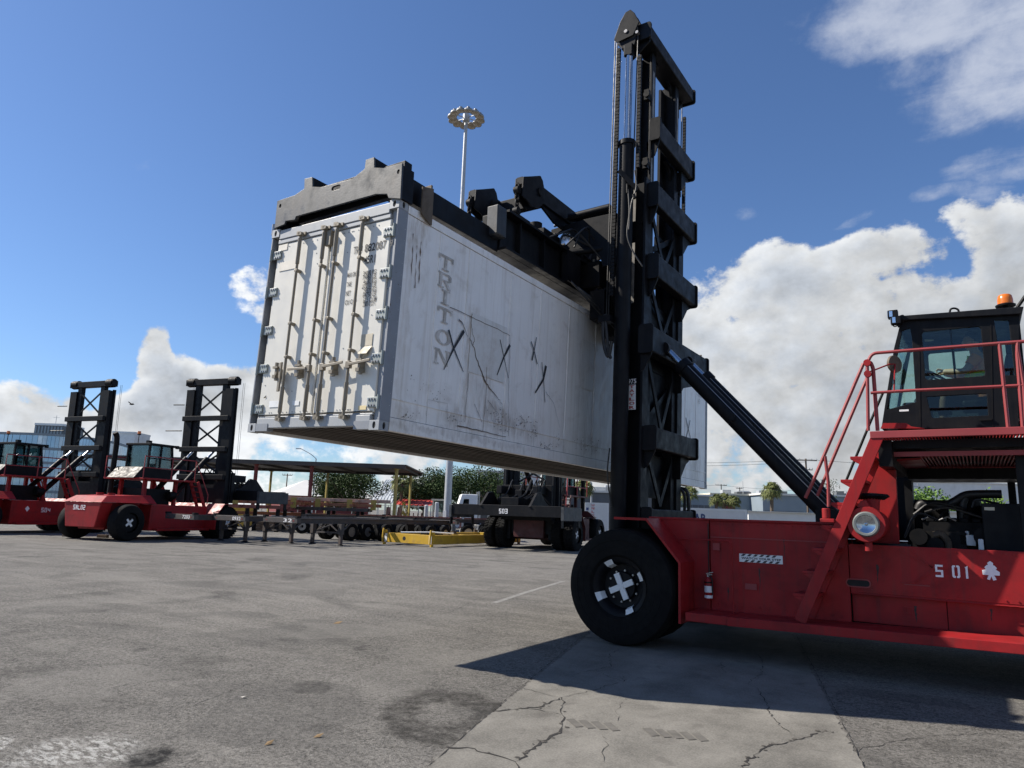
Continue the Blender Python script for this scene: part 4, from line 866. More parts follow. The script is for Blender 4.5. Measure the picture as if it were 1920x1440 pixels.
for (x0, x1, y, z0, z1) in ((5.25, 5.9, 5.15, 2.05, 2.0), (5.1, 5.7, 5.4, 2.02, 2.12), (5.4, 6.1, 5.7, 2.0, 2.2), (5.0, 5.4, 5.0, 1.7, 1.95)):
    k = MB(); k.tube(curve([(x0, y, z0), (x0 * .6 + x1 * .4, y + .05, max(z0, z1) + .07), (x1, y + .1, z1)], 5), .018, 6); k.build('wiring_hose', HOSE, eo)
for i in range(6):
    k = MB(); k.box((5.24 + i * .135, 5.5, 1.931), (5.34 + i * .135, 5.75, 1.99)); k.build('valve_cover', BLK, eo, bevel=.01)
k = MB(); k.tube([(5.2, 5.35, 1.95), (5.3, 5.33, 2.0), (5.4, 5.35, 1.95), (5.5, 5.33, 2.0), (5.6, 5.35, 1.95)], .012, 6); k.build('fuel_line', STEEL, eo)
k = MB(); k.tube(curve([P4(1420 + x / 3.6, 860 + y / 3.6, 5.6) for x, y in ((1085, 345), (1110, 305), (1190, 310), (1260, 320), (1330, 290), (1400, 250), (1480, 240), (1650, 240))]), .058, 10); k.build('intake_hose', HOSE, eo)
k = MB(); k.tube(curve([P4(1420 + x / 3.6, 860 + y / 3.6, 5.6) for x, y in ((1405, 255), (1385, 310), (1385, 370), (1380, 440))]), .05, 10); k.build('intake_hose', HOSE, eo)
k = MB(); k.tube(curve([P4(1420 + x / 3.6, 860 + y / 3.6, 5.2) for x, y in ((1450, 330), (1470, 280), (1530, 285), (1540, 330))]), .012, 6); k.build('fuel_line', HOSE, eo)
k = MB(); k.tube(curve([P4(1420 + x / 3.6, 860 + y / 3.6, 5.15) for x, y in ((1190, 515), (1240, 510), (1285, 560), (1290, 610))]), .045, 9); k.build('exhaust_elbow', RUST, eo)
k = MB(); p = P4(1420 + 1420 / 3.6, 860 + 440 / 3.6, 5.6); k.cyl(p - V((0, 0, .16)), p + V((0, 0, .12)), .07, n=12); k.build('filter', BLKD, eo)
k = MB(); p = P4(1420 + 1420 / 3.6, 860 + 545 / 3.6, 5.3); k.box((p.x - .09, p.y - .1, p.z - .08), (p.x + .09, p.y + .1, p.z + .06)); k.cyl((p.x, p.y, p.z + .06), (p.x, p.y, p.z + .11), .025, n=8); k.build('coolant_bottle', WHITE, eo, bevel=.02)
k = MB(); p = P4(1420 + 1510 / 3.6, 860 + 580 / 3.6, 5.0); k.box((p.x - .03, p.y - .05, p.z - .07), (p.x + .03, p.y + .05, p.z + .07)); k.build('coolant_bottle', WHITE, eo, bevel=.015)
m = MB(); q0, q1 = P4(1420 + 1510 / 3.6, 860 + 300 / 3.6, 5.0), P4(1420 + 1780 / 3.6, 860 + 640 / 3.6, 5.0); m.box((q0.x, 5.0, 1.5), (q1.x + .1, 6.9, q0.z)); rad = m.build('radiator', BLK, han, bevel=.01)
k = MB(); k.box((q0.x + .03, 4.994, q0.z - .09), (q0.x + .14, 4.999, q0.z - .05)); k.build('decal', CREAM, rad)
# air cleaner with its polished end
cc = P4(1624, 983, 3.96); ac = MB(); ac.lathe([(0, .0), (0, .215), (.03, .225), (.12, .225), (.16, .20), (.75, .20), (.78, .16), (.78, 0)], (cc.x, cc.y, cc.z), (.0, 1, .0), 32)
ac.cyl((cc.x + .03, cc.y + .28, cc.z + .16), (cc.x + .05, cc.y + .28, cc.z + .36), .10, n=16)
ao = ac.build('air_cleaner', RED, han)
k = MB(); k.lathe([(-.042, .0), (-.038, .016), (-.010, .019), (-.012, .05), (-.020, .083), (-.028, .110)], (cc.x, cc.y, cc.z), (0, 1, 0), 36); k.build('end_cap', mat('smoked_reflector', (.34, .37, .42), .10, 1.0, .25, 14), ao)
k = MB(); k.lathe([(-.026, .1095), (-.036, .116), (-.038, .140), (-.026, .152), (-.001, .158)], (cc.x, cc.y, cc.z), (0, 1, 0), 36); k.build('clamp_ring', mat('dull_ring', (.17, .185, .18), .5, .2, .15, 9), ao)
k = MB(); k.cyl((cc.x + .005, cc.y + .08, cc.z - .33), (cc.x + .005, cc.y + .08, cc.z - .2), .045, n=12); k.build('dust_valve', RED, ao)
k = MB(); k.prism([(cc.x - .10, cc.z + .215), (cc.x + .06, cc.z + .20), (cc.x + .01, cc.z + .30), (cc.x - .05, cc.z + .29)], (0, cc.y + .14, 0), (1, 0, 0), (0, 0, 1), .12); k.build('mounting_lug', RED, ao)
pc = P4(1633, 931, 4.3); k = MB(); k.lathe([(-.035, 0), (-.035, .15), (.0, .21), (.03, .20), (.05, 0)], (pc.x, pc.y, pc.z), (0, 0, 1), 28); 
for i in range(28):
    t = i * 2 * PI / 28; k.bar((pc.x + math.cos(t) * .15, pc.y + math.sin(t) * .15, pc.z - .034), (pc.x + math.cos(t + .16) * .212, pc.y + math.sin(t + .16) * .212, pc.z + .01), .012, .02)
k.build('rain_cap', BLK, ao)
# ---- platform and railings
m = MB(); m.box((4.77, YO - .03, 2.94), (7.4, YO + .02, 3.03)); m.box((4.77, YO + .0205, 2.94), (4.82, 4.79, 3.03)); pf = m.build('platform', REDF, han, bevel=.006)
for i in range(70):
    x = 4.82 + i * .035; m = MB(); m.box((x, YO + .021, 2.975), (x + .010, 4.85, 3.01)); m.build('grating_bar', RED, pf, fix=False)
Z4 = lambda x, y, Y=YO: P4(1460 + x / 4, 540 + y / 4, Y)
def tubeobj(pts, r, name='handrail', mt=REDF, n=8): 
    k = MB(); k.tube(pts, r, n); return k.build(name, mt, han)
tubeobj(fillet([Z4(672, 1070), Z4(664, 560), Z4(700, 490), Z4(1000, 466), Z4(1790, 405), Z4(1960, 392)], .12), .021)
tubeobj([Z4(690, 787), Z4(1000, 768), Z4(1840, 730), Z4(1960, 722)], .019)
tubeobj([Z4(1722, 1050), Z4(1655, 412)], .021); tubeobj([Z4(1832, 1050), Z4(1790, 500), Z4(1792, 408)], .021)
tubeobj(fillet([Z4(742, 1070, YO + .06), Z4(708, 600, YO + .06), Z4(690, 560, YO + .04), Z4(672, 556, YO + .02)], .06), .024)
tubeobj([Z4(636, 566), Z4(262, 1440), Z4(200, 1575)], .022); tubeobj(fillet([Z4(650, 570), Z4(636, 566)], .02) + [], .021)
tubeobj([Z4(664, 672, 4.5), Z4(340, 1440, 4.5), Z4(290, 1560, 4.5)], .022)
tubeobj([Z4(348, 1262), Z4(372, 1460), Z4(375, 1640)], .021)
tubeobj([Z4(1790, 440), Z4(1835, 720), Z4(1850, 1000)], .02)
for x, y in ((664, 562), (668, 645)): 
    m = MB(); p = Z4(x, y); m.cyl(p - V((0, .03, 0)), p + V((0, .03, 0)), .045, n=10); m.build('rail_clamp', RED, han)
m = MB(); p = P4(1549, 962, YO); m.cyl(p - V((0, 0, .07)), p + V((0, 0, .06)), .05, n=10); m.box((p.x - .07, p.y - .05, p.z - .12), (p.x + .10, p.y + .05, p.z - .07)); m.build('rail_foot', RED, han, bevel=.008)
# convex mirror on the rail
mc = Z4(872, 570, 4.35); m = MB(); d = V((-.80, .60, .0)).normalized()
m.lathe([(-.01, 0), (-.008, .115), (.02, .12), (.03, .108), (.035, 0)], mc, d, 24); mo = m.build('mirror', RUST, han); k = MB(); k.lathe([(.036, .104), (.046, .06), (.05, 0)], mc, d, 20); k.build('mirror_glass', SILV, mo)
k = MB(); k.tube([Z4(680, 630), Z4(830, 572, 4.25), mc], .010, 6); k.tube([mc, Z4(865, 770)], .010, 6); k.build('mirror_arm', RED, mo)
# ---- cab
YC0, YC1 = 4.80, 6.30
q = lambda x, y: (lambda p: (p.x, p.z))(Z4(x, y, YC0))
outer = [q(770, 1052), q(795, 890), q(865, 450), q(918, 240), q(1805, 200), q(1800, 1060)]
holes = [[q(925, 320), q(985, 300), q(1000, 380), q(1030, 855), q(812, 912)], rrect(*q(1100, 690), *q(1515, 285), .04), [q(1110, 815), q(1560, 790), q(1572, 955), q(1150, 975)], [q(1615, 240), q(1725, 240), q(1770, 655), q(1680, 655)]]
def fix_ccw(l): return l
for y in (YC0 + .05, YC1):
    m = MB(); m.prism(outer, (0, y, 0), (1, 0, 0), (0, 0, 1), .05, holes); cabs = m.build('cab_side', BLK, han, bevel=.004)
    for h in holes:
        k = MB(); k.prism(h, (0, y - .022, 0), (1, 0, 0), (0, 0, 1), .006); k.build('window', GLASS if h is not holes[2] else GLASSD, cabs)
    k = MB(); a, b = q(1285, 280), q(1325, 685); k.bar((a[0], y - .012, a[1]), (b[0], y - .012, b[1]), .03, .022, (1, 0, 0)); k.build('window_slider', BLK, cabs)
    if y < 5.5:
        k = MB(); a, b = q(1050, 270), q(1065, 1040)
        for s0, s1 in ((q(1050, 262), q(1062, 1045)), (q(1590, 250), q(1605, 1040))): k.bar((s0[0], y - .053, s0[1]), (s1[0], y - .053, s1[1]), .006, .012, (1, 0, 0))
        a, b = q(1500, 990), q(1600, 985); k.bar((a[0], y - .07, a[1]), (b[0], y - .07, b[1]), .02, .025); k.build('door_edge', BLKD, cabs)
        k = MB(); a, b = q(905, 925), q(975, 910); k.box((a[0], y - .0535, b[1] - .025), (b[0], y - .051, b[1])); k.build('decal', WHITE, cabs)
fr = [outer[1], outer[2], outer[3]]
def wscreen(xoff=0):
    m = MB()
    for (a, b) in zip(fr, fr[1:]):
        for y0, y1 in ((YC0 + .052, YC0 + .11), (YC1 - .11, YC1 - .052)): m.obox((a[0], y0, a[1]), (0, y1 - y0, 0), (b[0] - a[0], 0, b[1] - a[1]), (.045, 0, 0))
    a = outer[0]; b = outer[1]; m.obox((a[0], YC0 + .052, a[1]), (0, YC1 - YC0 - .104, 0), (b[0] - a[0], 0, b[1] - a[1]), (.045, 0, 0))
    o = m.build('windscreen_frame', BLK, han); k = MB()
    for (a, b) in zip(fr, fr[1:]): k.obox((a[0] + .02, YC0 + .11, a[1]), (0, YC1 - YC0 - .22, 0), (b[0] - a[0], 0, b[1] - a[1]), (.006, 0, 0))
    k.build('windscreen', GLASS, o)
wscreen()
rx = outer[4][0]
m = MB(); m.box((rx - .05, YC0 + .052, outer[0][1]), (rx, YC1 - .052, 3.75)); m.box((rx - .05, YC0 + .052, 4.52), (rx, YC1 - .052, outer[4][1] - .02)); m.box((rx - .05, YC0 + .052, 3.751), (rx, YC0 + .12, 4.519)); m.box((rx - .05, YC1 - .12, 3.751), (rx, YC1 - .052, 4.519)); ro = m.build('cab_rear', BLK, han)
k = MB(); k.box((rx - .03, YC0 + .12, 3.75), (rx - .022, YC1 - .12, 4.52)); k.build('window', GLASS, ro)
a, b = q(905, 240), q(1815, 148); m = MB(); m.prism([(a[0] - .03, a[1] - .02), (b[0], q(1810, 205)[1]), (b[0] + .03, b[1]), (a[0] - .01, a[1] + .045)], (0, YC1 + .04, 0), (1, 0, 0), (0, 0, 1), YC1 - YC0 + .10); m.build('cab_roof', BLK, han, bevel=.012)
m = MB(); m.box((outer[0][0] + .02, YC0 + .05, outer[0][1]), (rx - .06, YC1 - .06, outer[0][1] + .04)); m.build('cab_floor', BLK, han)
m = MB(); m.prism([q(770, 1060), q(1100, 1060), q(1000, 1045), q(960, 1020), q(790, 1020)], (0, YC0 - .06, 0), (1, 0, 0), (0, 0, 1), .05); m.build('cab_skirt', RED, han)
# seat, wheel, dash
SX = 6.06
m = MB(); m.box((SX - .28, 5.28, 3.46), (SX + .22, 5.80, 3.58)); m.box((SX - .1, 5.4, 3.12), (SX + .1, 5.7, 3.459)); m.prism([(SX + .16, 3.581), (SX + .30, 3.581), (SX + .38, 4.16), (SX + .26, 4.18)], (0, 5.79, 0), (1, 0, 0), (0, 0, 1), .5); m.build('seat', SEATM, han, bevel=.03)
m = MB(); cst = V((5.46, 5.54, 4.0)); ax_ = V((.55, 0, .83)).normalized(); e1 = V((0, 1, 0)); e2 = ax_.cross(e1)
m.tube([cst + (e1 * math.cos(i * PI / 12) + e2 * math.sin(i * PI / 12)) * .20 for i in range(24)], .015, 7, True); m.cyl(cst, cst - ax_ * .45, .025, n=8)
for t in (0, 2.1, 4.2): m.bar(cst, cst + (e1 * math.cos(t) + e2 * math.sin(t)) * .19, .02, .015)
m.build('steering_wheel', BLKD, han)
m = MB(); m.prism([(4.98, 3.1), (5.30, 3.1), (5.25, 3.56), (5.08, 3.56)], (0, 6.1, 0), (1, 0, 0), (0, 0, 1), 1.0); m.build('dashboard', BLKD, han, bevel=.02)
m = MB(); a, b = Z4(1088, 310, 6.0), Z4(1195, 395, 6.0); m.box((a.x, 5.98, b.z), (a.x + .12, 6.0, a.z)); m.build('visor', PAPER, han)
m = MB(); p = Z4(1248, 925, 5.2); m.box((p.x - .08, 5.1, p.z - .06), (p.x + .08, 5.2, p.z + .04)); m.tube([p + V((.05, 0, .05)), p + V((.16, 0, .1)), p + V((.3, 0, .02))], .012, 6); m.build('control_box', BLK, han)
# roof fittings
bc = Z4(1702, 135, 5.3); m = MB(); m.lathe([(0, .0), (0, .115), (.02, .12), (.035, .095), (.035, 0)], (bc.x, bc.y, bc.z - .01), (0, 0, 1), 20); m.cyl((bc.x, bc.y, bc.z - .06), (bc.x, bc.y, bc.z - .005), .03, n=8); bo = m.build('beacon', BLK, han)
k = MB(); k.lathe([(.036, .092), (.10, .09), (.15, .08), (.165, .065), (.17, 0)], (bc.x, bc.y, bc.z - .01), (0, 0, 1), 20); k.build('beacon_lens', ORANGE, bo)
for (x, y) in ((862, 200), (885, 245)):
    p = Z4(x, y, 4.72); m = MB(); m.box((p.x - .07, p.y - .055, p.z - .055), (p.x + .055, p.y + .055, p.z + .055)); m.cyl((p.x + .02, p.y, p.z - .10), (p.x + .02, p.y, p.z - .05), .015, n=6); lo = m.build('work_lamp', BLK, han, bevel=.012); k = MB(); k.box((p.x - .0735, p.y - .045, p.z - .045), (p.x - .071, p.y + .045, p.z + .045)); k.box((p.x - .05, p.y - .058, p.z - .04), (p.x - .01, p.y - .0555, p.z + .04)); k.build('lamp_lens', SILV, lo)
tubeobj(curve([Z4(895, 215, 4.72), Z4(935, 205, 4.75), Z4(940, 240, 4.75), Z4(915, 260, 4.78)]), .008, 'cable', HOSE, 6); tubeobj(curve([Z4(880, 265, 4.72), Z4(858, 270, 4.75), Z4(870, 290, 4.75), Z4(915, 270, 4.78)]), .008, 'cable', HOSE, 6)
tubeobj(curve([Z4(1282, 190, 5.4), Z4(1290, 160, 5.4), Z4(1318, 152, 5.4), Z4(1345, 163, 5.4), Z4(1352, 188, 5.4)]), .014, 'lifting_eye', BLK)
tubeobj([Z4(1790, 145, 4.9), Z4(1815, 110, 4.9), Z4(1850, 60, 4.9)], .022, 'exhaust_tip', BLK)
tubeobj([Z4(780, 790, 5.0), Z4(690, 1000, 5.0), Z4(500, 1460, 5.0)], .018, 'gas_strut', BLKD)
# ---- mast
MB0 = .0222
def rail(x0, x1, y0, y1, z0, z1, web, mt=BLK, name='mast_rail'):
    """rolled channel: web on side web (-1 outer at y0, +1 at y1) and two flanges"""
    t = .045; m = MB(); wy = (y0, y0 + t) if web < 0 else (y1 - t, y1)
    m.box((x0, y0, z0), (x0 + t, y1, z1)); m.box((x1 - t, y0, z0), (x1, y1, z1)); m.box((x0 + t + .0005, wy[0], z0 + .001), (x1 - t - .0005, wy[1], z1 - .001)); tilt(m); return m.build(name, mt, han, bevel=.006)
rail(.86, 1.24, 4.86, 5.10, .62, 7.80, 1); rail(.86, 1.24, 6.54, 6.78, .62, 7.80, -1)
rail(.90, 1.20, 5.12, 5.30, 1.2, 10.42, 1); rail(.90, 1.20, 6.35, 6.53, 1.2, 10.42, -1)
def xbar(z0, z1, x0, x1, y0, y1, name='mast_crossbar', ends=True):
    m = MB(); m.box((x0, y0, z0), (x1, y1, z1)); tilt(m); o = m.build(name, BLK, han, bevel=.02)
    if ends:
        k = MB()
        for ya, yb in ((y0 - .055, y0 - .002), (y1 + .002, y1 + .045)): k.prism(rrect(x0 - .02, z0 - .03, x1 + .03, z1 + .03, .05), (0, yb, 0), (1, 0, 0), (0, 0, 1), yb - ya)
        tilt(k); k.split('end_plate', BLK, o, bevel=.008)
    if y1 > 6.8 and z1 < 10:
        k = MB(); k.prism([(6.5, z0 - .003), (6.5, z0 - .42), (6.62, z0 - .30), (y1 - .18, z0 - .12), (y1 - .02, z0 - .05), (y1, z0 - .003)], (x0 - .06, 0, 0), (0, 1, 0), (0, 0, 1), .14); tilt(k); k.build('end_gusset', BLK, o, bevel=.006)
    for ya, yb in ((y0 + .03, y0 + .06),):
        k = MB(); k.prism([(x0, z0 - .002), (x0, z0 - .32), (x0 + .06, z0 - .28), (x1 - .03, z0 - .05), (x1 - .02, z0 - .002)], (0, yb, 0), (1, 0, 0), (0, 0, 1), .03); tilt(k); k.build('gusset', BLK, o)
    return o
xbar(10.42, 10.68, .95, 1.32, 4.72, 7.08)
xbar(8.62, 9.0, 1.205, 1.37, 5.12, 6.93, ends=True); xbar(7.28, 7.68, 1.245, 1.41, 4.98, 6.97); xbar(5.96, 6.36, 1.245, 1.43, 5.0, 6.97); xbar(2.98, 3.34, 1.245, 1.46, 4.95, 6.98)
xbar(4.58, 5.02, 1.245, 1.46, 4.72, 7.60, 'tilt_crossbar')
xbar(1.7, 2.0, 1.245, 1.40, 4.95, 7.05)
for sgn, yy in ((1, 5.22), (-1, 6.43)):
    for zt in (10.45, 8.99):   # flared webs where the inner rails meet the crossbars
        k = MB(); pts = [(yy, zt), (yy + sgn * .42, zt), (yy + sgn * .20, zt - .10), (yy + sgn * .10, zt - .24), (yy + sgn * .06, zt - .5), (yy, zt - .5)]
        k.prism(pts if sgn > 0 else pts[::-1], (1.08, 0, 0), (0, 1, 0), (0, 0, 1), .05); tilt(k); k.build('gusset', BLK, han)
for z0, z1 in ((8.68, 8.15), ):
    for sgn, yy in ((1, 5.22), (-1, 6.43)):
        k = MB(); pts = [(yy, 8.67), (yy + sgn * .40, 8.67), (yy + sgn * .18, 8.55), (yy + sgn * .08, 8.38), (yy + sgn * .05, 8.1), (yy, 8.1)]; k.prism(pts if sgn > 0 else pts[::-1], (1.08, 0, 0), (0, 1, 0), (0, 0, 1), .05); tilt(k); k.build('gusset', BLK, han)
def brace(y0, z0, y1, z1, x=1.22, w_=.10):
    k = MB(); k.bar((x, y0, z0), (x, y1, z1), .03, w_, (0, 0, 1)); tilt(k); return k.build('mast_brace', BLK, han)
for zb, zt in ((6.34, 7.32), (5.04, 6.0), (3.32, 4.56), (2.02, 3.0), (.8, 1.7)):
    ym = 5.82; brace(5.12, zt, ym - .04, zb + .05); brace(6.52, zt, ym + .04, zb + .05, 1.18)
brace(5.15, 6.5, 6.5, 7.2, 1.12); brace(5.15, 5.9, 6.5, 5.2, 1.12); brace(5.15, 3.4, 6.5, 4.3, 1.12)
m = MB(); m.box((.98, 5.31, 2.2), (1.06, 6.34, 2.95)); m.box((.98, 5.6, 3.3), (1.06, 6.34, 4.45)); m.box((.98, 5.31, 4.46), (1.06, 6.34, 5.7)); m.box((.98, 5.9, 6.4), (1.06, 6.34, 7.1)); m.box((1.0, 5.31, 1.3), (1.12, 6.34, 1.9)); tilt(m); m.split('carriage_plate', BLK, han)
# rubbed bright strips where the rails slide, and inner web plates
WORN = mat('rubbed_rail_steel', (.22, .21, .195), .45, .4, .25, 3, (.06, .05, .045), .6, 4, .48)
for y0, y1, z0, z1 in ((5.16, 5.24, 8.9, 10.05), (5.14, 5.20, 7.75, 8.45), (6.43, 6.49, 9.1, 10.2), (6.58, 6.63, 6.6, 7.2)):
    m = MB(); m.box((1.2012, y0, z0), (1.204, y1, z1)); tilt(m); m.build('rubbed_strip', WORN, han)
for z0, z1, y in ((5.5, 6.6, 4.857), (7.0, 7.6, 4.857)):
    m = MB(); m.box((1.0, y - .004, z0), (1.05, y - .001, z1)); tilt(m); m.build('rubbed_strip', WORN, han)
for y0, y1 in ((5.301, 5.5), (6.15, 6.349)):
    m = MB(); m.box((.92, y0, 2.0), (.97, y1, 10.3)); m.box((.92, y0, .9), (.97, y1, 1.99)); tilt(m); m.split('inner_web', BLK, han)
for zb in (8.05, 9.4, 7.0):
    m = MB(); m.box((1.1, 5.0, zb), (1.19, 5.09, zb + .2)); m.cyl((1.15, 4.98, zb + .1), (1.15, 5.12, zb + .1), .06, n=10); tilt(m); m.build('roller_block', BLKD, han)
# lift cylinders with chrome rods, sheaves, leaf chains
for y, s in ((4.66, 1), (6.98, -1)):
    m = MB(); m.cyl((.94, y, .7), (.94, y, 8.36), .135, n=24); m.cyl((.94, y, 8.361), (.94, y, 8.44), .155, n=24); tilt(m); lc = m.build('lift_cylinder', BLK, han)
    k = MB(); k.cyl((.94, y, 8.441), (.94, y, 10.12), .068, n=20); tilt(k); k.build('cylinder_rod', CHROME, lc)
    k = MB(); k.box((.86, y - .07, 10.12), (1.02, y + .07, 10.34)); k.prism([(.66, 10.52), (.72, 10.44), (1.05, 10.48), (1.16, 10.70), (1.06, 10.92), (.98, 11.02), (.88, 11.0), (.78, 10.85)], (0, y - .06 if s > 0 else y + .075, 0), (1, 0, 0), (0, 0, 1), .025); k.prism([(.66, 10.52), (.72, 10.44), (1.05, 10.48), (1.16, 10.70), (1.06, 10.92), (.98, 11.02), (.88, 11.0), (.78, 10.85)], (0, y + .10 if s > 0 else y - .10, 0), (1, 0, 0), (0, 0, 1), .025)
    k.prism([(.80, 10.30), (1.06, 10.30), (1.10, 10.45), (.76, 10.45)], (0, y + .05, 0), (1, 0, 0), (0, 0, 1), .1)
    tilt(k); k.build('sheave_bracket', BLK, lc, bevel=.008)
    k = MB(); k.lathe([(-.05, 0), (-.05, .20), (-.03, .21), (-.02, .185), (.02, .185), (.03, .21), (.05, .20), (.05, 0)], (.90, y + .02, 10.60), (0, 1, 0), 24); tilt(k); k.build('sheave', GREY, lc)
    k = MB(); k.cyl((.9, y - .10, 10.60), (.9, y - .075, 10.60), .035, n=8); k.cyl((1.12, y - .1, 10.5), (1.12, y - .02, 10.5), .03, n=8); tilt(k); k.build('pin', STEEL, lc)
    for xo, zend in ((.665, 5.1), (.705, 5.1), (1.10, 7.7)):
        k = MB(); k.cyl((xo + (.02 if xo > 1 else 0), y - .03, 10.55), (xo - .02, y - .03, zend), .011, n=6); tilt(k); k.build('cable', HOSE, han)
    for xo, zend, yo in ((.80, 5.6, -.14), (1.17, 7.9, -.03)):
        k = MB(); zz = 10.25 if xo < 1 else 10.05
        while zz > zend:
            k.box((xo - .030, y + yo - .028, zz - .060), (xo + .030, y + yo + .028, zz - .006)); k.box((xo - .020, y + yo - .018, zz - .0055), (xo + .020, y + yo + .018, zz + .004)); zz -= .066
        tilt(k); k.build('leaf_chain', BLKD, han, kind='stuff', fix=False)
k = MB(); a, b = ony(1161, 320, 4.5), ony(1196, 357, 4.6); k.bar(a, b, .06, .075); k.build('hose_arm', BLK, han)
k = MB(); a, b = ony(1176, 345, 4.55), ony(1196, 350, 4.6); k.bar(a, b, .03, .02); k.cyl(ony(1176, 345, 4.5), ony(1176, 362, 4.5), .02, n=6); k.cyl(ony(1188, 365, 4.5), ony(1190, 372, 4.5), .03, n=8); k.build('hose_clamp', BLKD, han)
def hose(pts, r=.018, Y=4.5, name='hose'):
    k = MB(); k.tube(curve([p if isinstance(p, V) else ony(p[0], p[1], p[2] if len(p) > 2 else Y) for p in pts], 5), r, 7); return k.build(name, HOSE, han)
hose([(1178, 355), (1180, 400), (1176, 440), (1186, 470), (1205, 500)], .014); hose([(1190, 320), (1193, 350), (1183, 385), (1179, 430)], .012)
hose([(1131, 600), (1131, 630), (1134, 655), (1141, 668), (1147, 640)], .03, 4.45); hose([(1134, 590), (1138, 630), (1141, 660), (1145, 672)], .028, 4.45)
k = MB(); p = ony(1131, 600, 4.5); k.box((p.x - .06, p.y - .08, p.z - .05), (p.x + .16, p.y + .1, p.z + .06)); k.build('hose_block', BLK, han)
for k0 in range(3):
    hose([(1261 + k0 * 3, 850, 7.0), (1262, 885, 7.1), (1258, 930, 7.15), (1260, 975, 7.1)], .025)
hose([(1264, 965, 6.9), (1262, 940, 6.9), (1268, 922, 6.9), (1279, 916, 6.9), (1289, 925, 6.9), (1292, 965, 6.9)], .035); hose([(1283, 968, 6.8), (1284, 935, 6.8), (1279, 920, 6.8), (1270, 918, 6.8), (1261, 935, 6.8), (1259, 968, 6.8)], .03)
hose([(1260, 800, 7.0), (1266, 840, 7.0), (1276, 876, 7.0), (1282, 862, 7.0)], .01); hose([(1262, 850, 7.0), (1270, 872, 7.05), (1262, 882, 7.0)], .012)
hose([(1143, 840), (1139, 880), (1140, 905), (1146, 950)], .012, 4.5)
k = MB(); p = ony(1297, 848, 7.0); k.cyl(p - V((.0, .0, .05)), p + V((0, 0, .05)), .05, n=10); k.cyl(ony(1297, 857, 6.98), ony(1297, 857, 6.9), .06, n=12); k.build('rear_lamp', BLKD, han)
# maker's plate and type number on the near rail
SIGNR = mat('sign_red', (.42, .06, .06), .5)
a, b = ony(1176, 721, 4.80), ony(1189.5, 767, 4.80); pl_ = MB(); pl_.box((a.x, 4.845, b.z), (b.x, 4.857, a.z)); po = pl_.build('maker_plate', WHITE, han)
n_ = 6; sh = (a.z - b.z) / n_
for i, ch in enumerate('TAYLOR'): text('letter', ch, (a.x + .018, 4.844, a.z - sh * (i + 1) + .012), (1, 0, 0), (0, 0, 1), b.x - a.x - .036, sh - .02, SIGNR, po, proud=.001, bold=.03)
text('type_number', '975', (a.x - .01, 4.855, a.z + .018), (1, 0, 0), (0, 0, 1), b.x - a.x + .02, .085, PRINT, han, proud=.002, bold=.02)
# tilt cylinders
for y in (5.4, 6.62):
    a = V((1.50, y, 4.76)); b = V((4.02, y, 1.96)); d = (b - a).normalized(); c = a + d * .42
    m = MB(); m.cyl(c, b, .135, n=22); m.cyl(c - d * .02, c + d * .12, .155, n=22); m.cyl(b - d * .1, b + d * .16, .15, n=14); m.box((c.x + d.x * 1.3 - .03, y - .17, c.z + d.z * 1.3 - .05), (c.x + d.x * 1.3 + .05, y + .17, c.z + d.z * 1.3 + .06)); tcy = m.build('tilt_cylinder', BLK, han)
    k = MB(); k.cyl(a, c, .062, n=16); k.build('cylinder_rod', CHROME, tcy)
    k = MB(); k.cyl(a - V((0, .12, 0)), a + V((0, .12, 0)), .10, n=14); k.box((a.x - .16, y - .12, a.z - .1), (a.x - .02, y + .12, a.z + .1)); k.build('clevis', BLK, tcy)
    k = MB(); k.tube([c + d * .2 + V((.0, -.10, .11)), c + d * 1.5 + V((0, -.10, .11)), b + V((0, -.10, .12))], .011, 6); k.build('hydraulic_pipe', STEEL, tcy)
m = MB(); m.box((3.85, 5.2, 1.876), (4.35, 5.6, 2.05)); m.box((3.85, 6.4, 1.876), (4.35, 6.8, 2.05)); m.split('cylinder_anchor', BLK, han)
m = MB(); m.prism([(4.45, 1.876), (4.6, 1.876), (4.6, 2.3), (4.5, 2.3)], (0, 5.6, 0), (1, 0, 0), (0, 0, 1), .5); m.build('bracket', RED, han)
# ---- spreader: one part tree under the handler
m = MB(); y0, y1 = 2.45, 9.75
for x0, x1 in ((-.42, -.06), (-2.32, -1.96)): m.box((x0, y0, 5.86), (x1, y1, 6.50))
m.box((-1.955, 5.2, 5.95), (-.425, 5.6, 6.4)); m.box((-1.955, 6.6, 5.95), (-.425, 7.0, 6.4)); m.box((-1.95, 3.2, 6.0), (-.43, 3.4, 6.35))
spr = m.build('spreader', BLK, han, bevel=.015)
m = MB()
for x0, x1 in ((-.36, -.10), (-2.28, -2.02)): m.box((x0, .24, 5.83), (x1, 2.449, 6.17)); m.box((x0, 9.751, 5.70), (x1, 11.9, 6.02))
m.split('telescopic_beam', BLK, spr, bevel=.01)
m = MB(); m.box((-.06 + .002, 2.45, 6.46), (.10, 9.0, 6.50)); m.box((-.058, 2.45, 5.86), (.06, 9.0, 5.90)); m.split('beam_flange', BLK, spr)
def S6(x, y): p = ony(440 + x / 4.571, 270 + y / 4.571, .0); return (p.x, p.z)
ol = [S6(*t) for t in ((345, 725), (370, 490), (520, 440), (600, 385), (603, 300), (670, 285), (672, 368), (742, 372), (1020, 300), (1050, 270), (1118, 215), (1128, 138), (1200, 114), (1202, 205), (1282, 208), (1440, 165), (1425, 472), (1322, 465), (1310, 430), (1210, 432), (530, 622), (520, 650), (440, 662), (430, 690))]
cx, cz = S6(873, 377); hl = [rrect(cx - .085, cz - .032, cx + .085, cz + .032, .03)]
